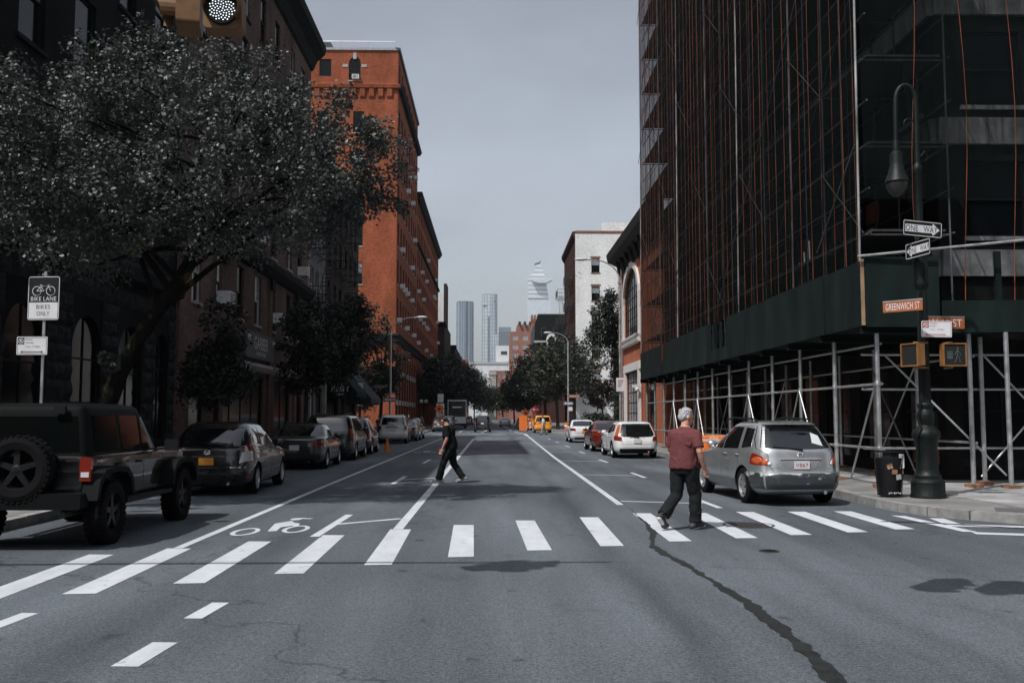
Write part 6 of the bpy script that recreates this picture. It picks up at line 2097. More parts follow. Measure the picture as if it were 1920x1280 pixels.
lex = car('crossover', 'silver crossover with flaking rear bumper and roof rails at the corner', 'car', (5.60, 20.15, 0), R(4.5), SILVER, PLATE_W, 'V867', plate_ink=RINK)
lex.scale = (.965, 1, .965)
B = CARS['crossover']['B']
for sd in (-1, 1):                   # round lamps inside the tail lights
    for fx, z, r, m in ((.885, .885, .066, LORANGE), (.775, .862, .056, LORANGE), (.70, .825, .032, LCLEAR)):
        mb = MB()
        W_ = B.w(z)
        ctr = len(mb.v)
        mb.v.append(B.rear(sd * fx, z, .024))
        for rr, of in ((.6, .022), (1.0, .0145), (1.05, .006)):
            for j in range(18):
                a_ = 2 * math.pi * j / 18
                mb.v.append(B.rear(sd * (fx + rr * r * math.cos(a_) * (.8 if fx > .8 else 1) / W_), z + rr * r * math.sin(a_), of))
        for j in range(18):
            j2 = (j + 1) % 18
            mb.f.append((0, 1 + j, 1 + j2)); mb.m.append(0)
            for q in range(2):
                mb.f.append((1 + 18 * q + j, 19 + 18 * q + j, 19 + 18 * q + j2, 1 + 18 * q + j2)); mb.m.append(0)
        mb.build('lamp_bulb', m, lex, False, smooth=True)
x, y, z = B.rear(0, 1.0, .012)
mb = MB(); mb.path([(x + .055 * math.cos(a), y, z + .036 * math.sin(a)) for a in [2 * math.pi * i / 20 for i in range(21)]], .008, 5); mb.path([(x - .02, y, z + .025), (x - .005, y, z - .018), (x + .035, y, z - .018)], .007, 5); mb.build('emblem', CHROME, lex, False)
inst(text_mesh('LEXUS', .2, .03, CHROME), 'lettering', lex, (-.52, B.rear(-.58, .735)[1] - .010, .735))
inst(text_mesh('RX300', .17, .03, CHROME), 'lettering', lex, (.56, B.rear(.62, .735)[1] - .012, .735))
mb = MB(); patch(mb, lambda a, z, o: B.rear(a, z, o), [(-.9, 1.575), (.9, 1.575)], [(-.86, 1.63), (.86, 1.63)], nu=16, off=.09, rim=.2); mb.build('spoiler', SILVER, lex, False, smooth=40)
mb = MB(); patch(mb, lambda a, z, o: B.rear(a, z, o), [(.38, 1.22), (.62, 1.16)], [(.48, 1.42), (.66, 1.36)], nu=6, off=.0075, rim=.004); mb.build('window_sticker', mat('sticker', (.55, .57, .57), .4), lex, False)

vol = car('estate', 'white estate car with tall red tail lights parked beside the shed', 'car', (5.65, 40.4, 0), R(1.5), WHT, PLATE_W)
inst(text_mesh('VOLVO', .62, .035, CHROME), 'lettering', vol, (0, CARS['estate']['B'].rear(0, .815)[1] - .008, .815))
car('saloon', 'dark red saloon parked ahead of the white estate car', 'car', (5.55, 47.6, 0), R(1), DRED, PLATE_W)
car('saloon', 'white saloon parked ahead of the dark red car', 'car', (5.75, 63.2, 0), R(0), WHT, PLATE_O)
pri = car('hatch', 'black hatchback with clear tail lamps and orange number plate', 'car', (-6.05, 22.6, 0), R(1.5), BLK, PLATE_O)
x, y, z = CARS['hatch']['B'].rear(0, .93, .012)
mb = MB()
for rx, rz_ in ((.07, .048), (.024, .046), (.055, .02)):
    mb.path([(x + rx * math.cos(a), y, z + rz_ * math.sin(a) + (.012 if rx == .055 else 0)) for a in [2 * math.pi * i / 20 for i in range(21)]], .006, 5)
mb.build('emblem', CHROME, pri, False)
cor = car('saloon', 'charcoal saloon parked behind the dark minivan', 'car', (-6.25, 32.6, 0), R(1), CHAR, PLATE_W)
van_ = car('van', 'dark minivan parked ahead of the charcoal saloon', 'van', (-6.25, 38.8, 0), R(1), CHAR, PLATE_W)
car('crossover', 'dark grey crossover with glossy windows ahead of the minivan', 'car', (-6.3, 44.4, 0), R(1), DGREY, PLATE_W)
car('boxy', 'off-white boxy off-roader parked behind the traffic cone', 'car', (-6.25, 61.5, 0), R(2), OFFW, PLATE_W)
car('saloon', 'light grey saloon tucked in ahead of the off-white off-roader', 'car', (-6.0, 67.0, 0), R(0), MGREY, detail=False)
car('hatch', 'small black hatchback nearest the cross street on the left', 'car', (-6.1, 72.2, 0), R(0), BLK, detail=False)
car('boxy', 'black off-roader driving away in the traffic lane', 'car', (-1.15, 103.5, 0), R(0), BLK, PLATE_W, name='car', detail=True)
car('boxy', 'yellow taxi standing behind the barricades', 'taxi', (5.0, 99.0, 0), R(0), TAXI, PLATE_W, name='taxi')
car('saloon', 'small white car far down the street driving away', 'car', (1.9, 155, 0), R(0), WHT, PLATE_W, name='car', detail=False)
k = 0
for (x, y, key, m, lab) in ((-5.6, 104, 'crossover', DGREY, 'dark grey crossover parked first beyond the cross street'), (-5.5, 110, 'saloon', MGREY, 'mid grey saloon parked beyond the cross street'), (-5.5, 116.5, 'van', CHAR, 'charcoal van parked beside the dark trees'),
                            (4.7, 128, 'saloon', DGREY, 'dark saloon parked behind the orange work sign'), (4.6, 135, 'boxy', OFFW, 'pale boxy car parked far down on the right'), (4.3, 143, 'saloon', MGREY, 'grey saloon parked far down on the right'), (-4.6, 172, 'van', MGREY, 'grey van far down the street beside the truck'), (3.9, 118.5, 'crossover', BLK, 'black crossover parked just beyond the taxi')):
    car(key, lab, 'car', (x, y, 0), 0, m, detail=False)

# box truck far down the street
t = thing('box_truck', 'dark box truck with a white lower tailgate far down the street', 'truck', (-4.7, 128, 0))
mb = MB(); mb.bx(-1.2, 1.2, -3, 3, 1.55, 3.75); mb.build('box_body', BLK, t, False)
mb = MB(); mb.bx(-1.22, 1.22, -3.05, -3.0, 3.62, 3.8); mb.bx(-1.22, -1.12, -3.06, -3.01, 1.6, 3.62); mb.bx(1.12, 1.22, -3.06, -3.01, 1.6, 3.62); mb.build('frame', STEEL, t, False)
mb = MB(); mb.bx(-1.15, 1.15, -3.2, -3.06, .75, 1.6); mb.build('tailgate', WHITE, t, False)
mb = MB(); mb.bx(-.6, .6, -3.07, -3.055, 2.75, 2.95); mb.build('lettering', WSIGN, t, False)
mb = MB(); mb.bx(-1.1, 1.1, 3.1, 5.0, .6, 2.6); mb.build('cab', BLK, t, False)
mb = MB(); mb.bx(-.9, .9, -2.9, 4.6, .55, 1.55); mb.build('chassis', PLASTIC, t, False)
ty, rim, bk = wheel_meshes(.45, 'five')
for y in (-2.0, 3.9):
    for sd in (-1, 1):
        o = inst(ty, 'wheel', t, (sd * 1.0, y, .45), 0 if sd > 0 else math.pi)
        inst(rim, 'rim', o)

# ------------------------------------------------------------------ black off-roader in the left foreground
jp = thing('parked_car', 'black open-fendered off-roader with spare wheel on its tailgate', 'car', (-5.95, 14.42, 0), R(0.5))
JM = paint('jeep_black', (0.004, 0.005, 0.0055), .0, .3)
JT = mat('hardtop_black', (0.0045, 0.006, 0.0062), .55, ns=60, na=.3, bump=.1, bs=120, spec=.1)
FL = mat('flare_plastic', (0.0055, 0.007, 0.0073), .65, ns=40, na=.2, spec=.1)
TINT = mat('tinted_glass', (0.003, 0.004, 0.004), 0.08, spec=0.3)
tub = Body([(.52, .74, -1.98, 1.9), (.60, .765, -2.02, 2.0), (1.0, .775, -2.03, 2.02), (1.14, .772, -2.03, 1.98), (1.17, .76, -2.02, .75)], 18)
o = inst(tub.mesh((-1.47, 1.48), .40, JM), 'body', jp)
top = Body([(1.172, .755, -1.99, .70), (1.45, .715, -1.95, .42), (1.70, .672, -1.91, .17), (1.79, .65, -1.89, .08), (1.83, .61, -1.83, 0.0), (1.85, .52, -1.7, -.15)], 14)
zz = MB()
n_ = 64
lv_ = [1.172 + (1.85 - 1.172) * i / 24 for i in range(25)]
for z in lv_:
    w_, c_, l_ = top.sec(z)
    for j in range(n_):
        a = 2 * math.pi * j / n_
        e = 2 / 14
        zz.v.append((w_ * math.copysign(abs(math.cos(a)) ** e, math.cos(a)), c_ + l_ * math.copysign(abs(math.sin(a)) ** e, math.sin(a)), z))
for i in range(24):
    for j in range(n_):
        zz.f.append((i * n_ + j, i * n_ + (j + 1) % n_, (i + 1) * n_ + (j + 1) % n_, (i + 1) * n_ + j)); zz.m.append(0)
zz.f.append(tuple(24 * n_ + j for j in range(n_))); zz.m.append(0)
zz.build('hardtop', JT, jp, False, smooth=35)
for bot, tp_ in (([(.62, 1.2), (-.02, 1.2)], [(.2, 1.66), (-.02, 1.68)]), ([(-.12, 1.2), (-.82, 1.2)], [(-.12, 1.69), (-.82, 1.69)]), ([(-.94, 1.22), (-1.75, 1.22)], [(-.94, 1.69), (-1.72, 1.69)])):
    for sd in (-1, 1):
        patch(MB(), lambda y, z, o, sd=sd: top.side(y, z, sd, o), bot, tp_).build('side_window', TINT, jp, False, smooth=40)
patch(MB(), lambda a, z, o: top.rear(a, z, o), [(-.86, 1.22), (.86, 1.22)], [(-.86, 1.68), (.86, 1.68)]).build('rear_window', TINT, jp, False, smooth=40)
patch(MB(), lambda a, z, o: top.rear(a, z, o, 1), [(-.9, 1.2), (.9, 1.2)], [(-.9, 1.72), (.9, 1.72)]).build('windscreen', CGLASS, jp, False, smooth=40)
ty, rim, bk = wheel_meshes(.41, 'dark')
ty2 = MB()
M_ = Matrix.Rotation(R(90), 4, 'Y')
ty2.lathe([(.25, -.10), (.34, -.135), (.395, -.12), (.41, -.09), (.41, .09), (.395, .12), (.34, .135), (.255, .12), (.25, .08), (.25, -.10)], 34, M=M_, cap=False)
for k in range(34):
    a = 2 * math.pi * k / 34
    for s_ in (-1, 1):
        ty2.box((s_ * .085, .412 * math.cos(a + s_ * .05), .412 * math.sin(a + s_ * .05)), (.075, .045, .022), Matrix.Rotation(a - math.pi / 2, 3, 'X'))
ty2 = ty2.mesh('wheel', RUBBER)
for y in (-1.47, 1.48):
    for sd in (-1, 1):
        o = inst(ty2, 'wheel', jp, (sd * .80, y, .42), 0 if sd > 0 else math.pi)
        inst(rim, 'rim', o)
        inst(bk, 'brake_disc', o)
        mb = MB()
        pts = [(y - .66, .62), (y - .58, .86), (y - .40, .99), (y, 1.03), (y + .40, .99), (y + .58, .86), (y + .68, .6)]
        inn = [(y - .58, .62), (y - .5, .82), (y - .36, .92), (y, .955), (y + .36, .92), (y + .5, .82), (y + .6, .6)]
        for i in range(6):
            mb.prism([pts[i], pts[i + 1], inn[i + 1], inn[i]], sd * .74, sd * .95, lambda a, b, q: (q, a, b))
        mb.build('fender_flare', FL, jp, False)
o = inst(ty2, 'spare_wheel', jp, (0.0, -2.19, 1.02), R(-90))
inst(rim, 'rim', o)
mb = MB(); mb.bx(-.12, .12, -2.1, -2.02, .85, 1.15); mb.build('spare_carrier', PLASTIC, jp, False)
mb = MB(); mb.prism(rrect(1.62, .2, .05), -2.3, -2.06, lambda a, b, y: (a, y, b + .62)); mb.build('rear_bumper', FL, jp, False)
for sd in (-1, 1):
    mb = MB(); mb.bx(sd * .77 - .07, sd * .77 + .07, -2.09, -2.02, .86, 1.16); mb.build('tail_light', LRED, jp, False)
    mb = MB(); mb.bx(sd * .77 - .05, sd * .77 + .05, -2.098, -2.09, .91, .975); mb.build('reversing_lamp', LCLEAR, jp, False)
    mb = MB(); mb.box((sd * .98, .62, 1.24), (.2, .09, .17)); mb.path([(sd * .76, .6, 1.18), (sd * .92, .62, 1.2)], .025, 6); mb.build('wing_mirror', PLASTIC, jp, False)
    mb = MB(); mb.bx(sd * .80, sd * .90, -.95, .95, .50, .56); mb.build('side_step', PLASTIC, jp, False)
    mb = MB()
    for pts in ([(.0, .62), (0, 1.15)], [(-.9, .75), (-.9, 1.15)], [(.82, .62), (.82, 1.12)]):
        ribbon(mb, lambda y, z, o: tub.side(y, z, sd, o), pts)
    mb.build('panel_gap', SEAM, jp, False, fix=False)
    for yy in (-.22, -1.0):
        mb = MB(); mb.box((sd * .785, yy, 1.03), (.03, .16, .035)); mb.build('door_handle', PLASTIC, jp, False)
    for k in range(2):
        mb = MB(); mb.box((.56 if sd > 0 else -.62, -2.045, .98 + k * .14), (.30 if sd > 0 else .1, .03, .03)); mb.build('hinge', CHROME if k and sd > 0 else PLASTIC, jp, False)
mb = MB(); mb.box((.38, -1.96, 1.76), (.14, .06, .1)); mb.build('glass_hinge', PLASTIC, jp, False)
mb = MB(); mb.box((0, -2.03, 1.31), (.25, .03, .035)); mb.path([(0, -2.03, 1.1), (0, -2.03, 1.3)], .015, 6); mb.build('brake_light', LRED, jp, False)
mb = MB(); mb.path([(.55, -2.2, .45), (.55, -1.7, .45)], .04, 8); mb.build('exhaust', STEEL_D, jp, False)
mb = MB(); mb.bx(-.74, .74, -1.9, 1.8, .5, .62); mb.build('chassis', PLASTIC, jp, False)

# ------------------------------------------------------------------ people
def remesh(mb, name, m, voxel, smooth=6, noise=0.0):
    o = bpy.data.objects.new('tmp', mb.mesh('tmp', m))
    COL.objects.link(o)
    a = o.modifiers.new('r', 'REMESH')
    a.mode = 'VOXEL'
    a.voxel_size = voxel
    if smooth:
        b = o.modifiers.new('s', 'SMOOTH')
        b.factor = 0.5
        b.iterations = smooth
    if noise:
        tx = bpy.data.textures.new('folds', 'CLOUDS')
        tx.noise_scale = noise[1]
        tx.noise_depth = 2
        d = o.modifiers.new('d', 'DISPLACE')
        d.texture = tx
        d.strength = noise[0]
        d.mid_level = 0.5
    bpy.context.view_layer.update()
    me = evaluated_mesh(o, name)
    bpy.data.objects.remove(o)
    me.name = name
    me.materials.clear()
    me.materials.append(m)
    me.polygons.foreach_set('use_smooth', [True] * len(me.polygons))
    return me

def limb(mb, pts, rad, n=12):
    """tapered limb with rounded joints"""
    mb.path(pts, rad, n)
    for p, r in zip(pts, rad):
        mb.sphere(p, r * .99, n, 8)

def torso(mb, rings, n=20):
    """rings: (x, y, z, half width, half depth)"""
    vs, k = [], len(rings)
    for (x, y, z, a, b) in rings:
        for j in range(n):
            t = 2 * math.pi * j / n
            c, s_ = math.cos(t), math.sin(t)
            vs.append((x + a * math.copysign(abs(c) ** .8, c), y + b * math.copysign(abs(s_) ** .8, s_), z))
    fs = [(i * n + j, i * n + (j + 1) % n, (i + 1) * n + (j + 1) % n, (i + 1) * n + j) for i in range(k - 1) for j in range(n)]
    fs += [tuple(reversed(range(n))), tuple((k - 1) * n + j for j in range(n))]
    mb.add(vs, fs)

def hand(mb, wr, d, side, curl=.5):
    """palm and five fingers from the wrist wr pointing along d (unit), side = +1 right hand"""
    wr, d = Vector(wr), Vector(d).normalized()
    fw = Vector((0, 1, 0))
    fw = (fw - d * fw.dot(d)).normalized()
    inw = d.cross(fw) * side
    pm = wr + d * .085
    mb.path([wr, wr + d * .04, pm], [.026, .036, .038], 10, ell=.55)
    for k, (o, l) in enumerate(((.030, .070), (.011, .078), (-.010, .073), (-.030, .058))):
        b = wr + d * .08 + fw * o
        c = b + d * l * .5 + inw * curl * .012
        e = c + (d * .75 + inw * curl).normalized() * l * .5
        mb.path([b, c, e], [.0095, .009, .0075], 6)
        mb.sphere(e, .0075, 6, 4)
    b = wr + d * .035 + fw * .03
    c = b + (d * .6 + fw * .7).normalized() * .04
    e = c + (d + inw * .3).normalized() * .032
    mb.path([b, c, e], [.013, .011, .009], 6)
    mb.sphere(e, .009, 6, 4)

SKIN = mat('skin', (0.50, 0.26, 0.18), .5, ns=14, na=.12, spec=.4)
def cloth_mat(name, c, ws=9.0):
    return mat(name, c, .85, ns=7, na=.12, bump=.55, bs=ws, stretch=(1, 1, .35), spec=.2)

def person(label, loc, rz, P, shirt_m, trousers_m, shoe_m, sole_m, hair_m, skin_m=SKIN, voxel=.010, detail=True, scale=1.0, hair='short', coat=False):
    """P: joints. forward is +Y, right is +X"""
    t = thing('person', label, 'person', loc, rz)
    t.scale = (scale,) * 3
    hip, ch, nk, hd = P['hip'], P['chest'], P['neck'], P['head']
    fdir = Vector(P.get('face', (0, 1, 0))).normalized()
    up = (Vector(hd) - Vector(nk)).normalized()
    rt = fdir.cross(up).normalized()
    fdir = up.cross(rt).normalized()
    mb = MB()
    torso(mb, [(hip[0], hip[1], hip[2] - .08, .13, .095), (hip[0], hip[1], hip[2], .155, .11), (hip[0], hip[1] + .005, hip[2] + .14, .14, .10), (ch[0], ch[1], ch[2] - .1, .16, .11), (ch[0], ch[1], ch[2] + .06, .175, .105), (nk[0], nk[1], nk[2] - .06, .12, .075), (nk[0], nk[1], nk[2], .06, .06)])
    limb(mb, [(nk[0], nk[1], nk[2] - .05), nk, tuple(Vector(nk).lerp(Vector(hd), .6))], [.062, .056, .058])
    H = Vector(hd)
    def hp(a, b, c):
        return H + rt * a + fdir * b + up * c
    n = 18
    def ell(c, r):
        s = MB(); s.sphere((0, 0, 0), r, 18, 12)
        Mx = Matrix((rt, fdir, up)).transposed().to_4x4()
        s.xf(Matrix.Translation(c) @ Mx)
        mb.add(s.v, s.f)
    ell(hp(0, -.008, .03), (.076, .096, .092))
    ell(hp(0, .022, -.045), (.058, .07, .075))
    ell(hp(0, .055, -.085), (.03, .03, .025))
    ell(hp(0, .098, -.012), (.013, .02, .026))
    ell(hp(0, .086, -.058), (.026, .012, .012))
    for s in (-1, 1):
        ell(hp(s * .078, -.01, -.012), (.012, .022, .034))
        ell(hp(s * .032, .082, .022), (.02, .012, .008))
    for s, k in ((-1, 'L'), (1, 'R')):
        sh, el, wr = P['sh' + k], P['el' + k], P['wr' + k]
        limb(mb, [sh, tuple(Vector(sh).lerp(Vector(el), .5)), el, tuple(Vector(el).lerp(Vector(wr), .35)), wr], [.055, .049, .039, .040, .026])
        hand(mb, wr, Vector(wr) - Vector(el), s)
        hp_, kn, an = P['hp' + k], P['kn' + k], P['an' + k]
        limb(mb, [hp_, kn, tuple(Vector(kn).lerp(Vector(an), .35)), an], [.082, .055, .052, .038])
        toe = P['to' + k]
        limb(mb, [an, toe], [.036, .025])
    inst(remesh(mb, 'body', skin_m, voxel * .8), 'body', t)
    # eyes
    if detail:
        for s in (-1, 1):
            e = MB(); e.sphere(hp(s * .03, .085, .008), .009, 8, 6); e.build('eye', BSIGN, t, False)
    # hair
    mb = MB()
    def hell(c, r, seg=16):
        s = MB(); s.sphere((0, 0, 0), r, seg, 12)
        Mx = Matrix((rt, fdir, up)).transposed().to_4x4()
        s.xf(Matrix.Translation(c) @ Mx)
        mb.add(s.v, s.f)
    hell(hp(0, -.022, .052), (.084, .094, .088))
    hell(hp(0, -.05, .0), (.077, .062, .07))
    if detail:
        r3 = random.Random(5)
        for i in range(60):
            a, b = r3.uniform(0, 6.28), r3.uniform(0.0, 1.25)
            d = Vector((math.sin(b) * math.cos(a), math.sin(b) * math.sin(a), math.cos(b)))
            if d.y > .55: continue
            c = hp(d.x * .083, -.022 + d.y * .093, .052 + d.z * .086)
            hell(c, (.018, .02, .012), 6)
    inst(remesh(mb, 'hair', hair_m, .007, 2, (.022, .022)), 'hair', t)
    # shirt
    mb = MB()
    g = .028 if not coat else .04
    lowz = hip[2] - (.06 if not coat else .25)
    torso(mb, [(hip[0], hip[1], lowz, .165 + g, .125 + g), (hip[0], hip[1], hip[2] + .02, .162 + g, .125 + g), (hip[0], hip[1] + .01, hip[2] + .14, .158 + g, .125 + g), (ch[0], ch[1], ch[2] - .1, .165 + g, .12 + g), (ch[0], ch[1], ch[2] + .04, .175 + g, .115 + g), (ch[0], ch[1], ch[2] + .10, .140 + g, .10 + g), (nk[0], nk[1], nk[2] - .045, .085 + g, .07 + g), (nk[0], nk[1] - .004, nk[2] - .005, .068, .07)])
    for k in 'LR':
        sh, el, wr = P['sh' + k], P['el' + k], P['wr' + k]
        mid = tuple(Vector(sh).lerp(Vector(el), .78))
        limb(mb, [tuple(Vector(sh).lerp(Vector((nk[0], nk[1], nk[2] - .07)), .6)), sh], [.062, .068])
        if coat:
            mb.path([sh, el, wr], [.075, .06, .05], 12)
        else:
            mb.path([sh, tuple(Vector(sh).lerp(Vector(el), .4)), mid], [.068, .068, .072], 14)
    r4 = random.Random(9)
    if detail:                       # folds across the back and waist
        for i in range(9):
            z = hip[2] + r4.uniform(-.02, .34)
            a = r4.uniform(0, 6.28)
            pts = [(hip[0] + (.17 + g) * math.cos(a + j * .16), hip[1] + (.125 + g) * math.sin(a + j * .16), z + j * .018 * r4.choice((-1, 1))) for j in range(5)]
            mb.path(pts, [.003, .009, .011, .009, .003], 6)
    inst(remesh(mb, 'coat' if coat else 'shirt', shirt_m, voxel, 5, (.022, .13)), 'coat' if coat else 'shirt', t)
    # trousers
    mb = MB()
    torso(mb, [(hip[0], hip[1], hip[2] - .13, .15, .12), (hip[0], hip[1], hip[2] - .05, .168, .13), (hip[0], hip[1], hip[2] + .05, .165, .125)])
    for k in 'LR':
        hp_, kn, an = P['hp' + k], P['kn' + k], P['an' + k]
        A, K, N = Vector(hp_), Vector(kn), Vector(an)
        mb.path([A, A.lerp(K, .45), K, K.lerp(N, .4), K.lerp(N, .8), N - (N - K).normalized() * .005], [.106, .098, .083, .080, .082, .088], 14)
        mb.sphere(A, .106, 14, 8)
        mb.sphere(K, .083, 14, 8)
        if detail:
            for i in range(5):
                q = K.lerp(N, .45 + i * .13)
                a = r4.uniform(0, 6.28)
                mb.path([q + Vector((.082 * math.cos(a + j * .3), .082 * math.sin(a + j * .3), j * .012)) for j in range(4)], [.004, .011, .011, .004], 6)
    inst(remesh(mb, 'trousers', trousers_m, voxel, 4, (.026, .11)), 'trousers', t)
    # shoes
    for k in 'LR':
        an, toe = Vector(P['an' + k]), Vector(P['to' + k])
        d = (toe - an)
        f = Vector((d.x, d.y, 0)).normalized()
        heel = Vector(P.get('he' + k, an + Vector((0, 0, -.06)) - f * .07))
        mb = MB()
        up_ = (an - (heel + toe) / 2).normalized()
        limb(mb, [heel + up_ * .035, (heel + toe) / 2 + up_ * .038, toe + up_ * .03 - f * .02, toe + up_ * .028 + f * .035], [.042, .046, .047, .034])
        mb.path([heel + up_ * .03, an + up_ * .01], [.045, .05], 10)
        inst(remesh(mb, 'shoe', shoe_m, .008, 3), 'shoe', t)
        mb = MB()
        limb(mb, [heel + up_ * .008 - f * .005, (heel + toe) / 2 + up_ * .008, toe + up_ * .008 + f * .03], [.036, .036, .033])
        s_ = remesh(mb, 'shoe_sole', sole_m, .008, 1)
        inst(s_, 'shoe_sole', t)
    return t

MAROON = cloth_mat('maroon_cotton', (0.130, 0.040, 0.043))
DKTR = cloth_mat('black_trousers', (0.010, 0.012, 0.013))
BTEE = cloth_mat('black_cotton', (0.007, 0.008, 0.009))
GREYH = mat('grey_hair', (0.42, 0.42, 0.44), .7, ns=60, na=.3, bump=.8, bs=90)
DARKH = mat('dark_hair', (0.03, 0.02, 0.016), .6, ns=60, na=.3, bump=.8, bs=90)
SHOE_D = mat('dark_shoe', (0.03, 0.032, 0.035), .6)
SOLE_W = mat('pale_sole', (0.60, 0.58, 0.55), .6)
P1 = dict(hip=(0, 0, .93), chest=(0, .02, 1.29), neck=(0, .035, 1.48), head=(0, .075, 1.605), face=(.6, 1, -.25),
          shL=(-.185, .02, 1.37), elL=(-.25, .06, 1.13), wrL=(-.19, .24, .95), shR=(.185, .02, 1.37), elR=(.255, -.02, 1.12), wrR=(.255, .08, .88),
          hpL=(-.09, 0, .89), knL=(-.10, -.03, .49), anL=(-.10, -.33, .21), toL=(-.10, -.30, .035), heL=(-.10, -.42, .17),
          hpR=(.09, 0, .89), knR=(.10, .10, .50), anR=(.10, .10, .09), toR=(.10, .25, .03), heR=(.10, .04, .012))
pm_ = person('grey-haired man in maroon t-shirt and black trousers walking over the crosswalk', (2.86, 14.45, .005), R(-46), P1, MAROON, DKTR, SHOE_D, SOLE_W, GREYH, scale=1.02)
pm_.scale = (1.16, 1.12, 1.03)
P2 = dict(hip=(0, 0, .90), chest=(0, .05, 1.25), neck=(0, .10, 1.43), head=(0, .20, 1.52), face=(0, 1, -.75),
          shL=(-.185, .06, 1.36), elL=(-.235, .05, 1.09), wrL=(-.22, .15, .85), shR=(.185, .06, 1.36), elR=(.235, .01, 1.09), wrR=(.23, .06, .84),
          hpL=(-.085, 0, .86), knL=(-.09, .16, .49), anL=(-.09, .26, .09), toL=(-.09, .40, .035), heL=(-.09, .19, .012),
          hpR=(.085, 0, .86), knR=(.09, -.05, .47), anR=(.09, -.27, .13), toR=(.09, -.16, .03), heR=(.09, -.33, .07))
pm_ = person('man in black t-shirt and black trousers looking down while crossing the lane', (-1.07, 24.4, .005), R(82), P2, BTEE, DKTR, mat('grey_shoe', (.28, .27, .26), .6), SOLE_W, DARKH, scale=1.0)
pm_.scale = (1.12, 1.1, 1.02)
P3 = dict(P2, face=(0, 1, -.2), head=(0, .12, 1.58), neck=(0, .06, 1.45))
WC = cloth_mat('white_cotton', (0.55, 0.54, 0.52))
person('pedestrian in a white top crossing in front of the yellow taxi', (4.55, 86.5, 0), R(95), P3, WC, cloth_mat('beige_trousers', (.30, .25, .20)), SHOE_D, SOLE_W, DARKH, voxel=.018, detail=False)
for (x, y, rz_, c, lab) in ((-9.3, 78.6, 10, (.05, .05, .06), 'person in dark clothes standing by the awning corner'), (-8.9, 101.5, 190, (.06, .03, .03), 'person in a brown jacket beside the arcade of the red building'), (-8.3, 112, 20, (.1, .1, .1), 'person in grey walking past the arcade')):
    person(lab, (x, y, .13 if y > 97 else 0.0), R(rz_), P3, cloth_mat('cloth_%d' % y, c), DKTR, SHOE_D, SHOE_D, DARKH, voxel=.022, detail=False)

# ------------------------------------------------------------------ trees
def leaf_mat(name, c, spec=.5, rough=.38, trans=.25):
    m, n, p = _new(name)
    oi = _noise(n, _pos(n), .9, 3, .6)
    f2 = _noise(n, _pos(n), 11, 2, .5)
    col = _mul(n, c, _range(n, oi, .3, .7, .65, 1.35))
    col = _mul(n, col, _range(n, f2, .3, .7, .7, 1.3))
    n.links.new(col, p.inputs['Base Color'])
    p.inputs['Roughness'].default_value = rough
    p.inputs['Specular IOR Level'].default_value = spec
    tl = n.nodes.new('ShaderNodeBsdfTranslucent')
    n.links.new(col, tl.inputs['Color'])
    ms = n.nodes.new('ShaderNodeMixShader')
    ms.inputs[0].default_value = trans
    n.links.new(p.outputs[0], ms.inputs[1])
    n.links.new(tl.outputs[0], ms.inputs[2])
    n.links.new(ms.outputs[0], n.nodes['Material Output'].inputs['Surface'])
    return m
LEAF_G = leaf_mat('leaf_grey_green', (0.078, 0.088, 0.080), .45, .48, .10)
LEAF_D = leaf_mat('leaf_dark', (0.020, 0.027, 0.019), .4, .45, .15)
LEAF_M = leaf_mat('leaf_mid', (0.036, 0.044, 0.028), .4, .45, .2)
BARK = mat('bark', (0.040, 0.034, 0.028), .9, ns=5, na=.5, bump=1.0, bs=16, stretch=(1, 1, .25), spec=.2)
def bark_moss():
    m, n, p = _new('bark_mossy')
    f = _noise(n, _pos(n, (1, 1, .3)), 14, 5, .7)
    g = _noise(n, _pos(n), 2.2, 3, .6)
    c = _mul(n, (0.010, 0.0095, 0.009), _range(n, f, .3, .7, .4, 1.6))
    c = _mix(n, c, (0.10, 0.07, 0.02), _range(n, g, .60, .68, 0.0, .7))
    n.links.new(c, p.inputs['Base Color'])
    p.inputs['Roughness'].default_value = .9
    p.inputs['Specular IOR Level'].default_value = .05
    _bump(n, p, f, 1.0, .03)
    return m
MOSS = bark_moss()

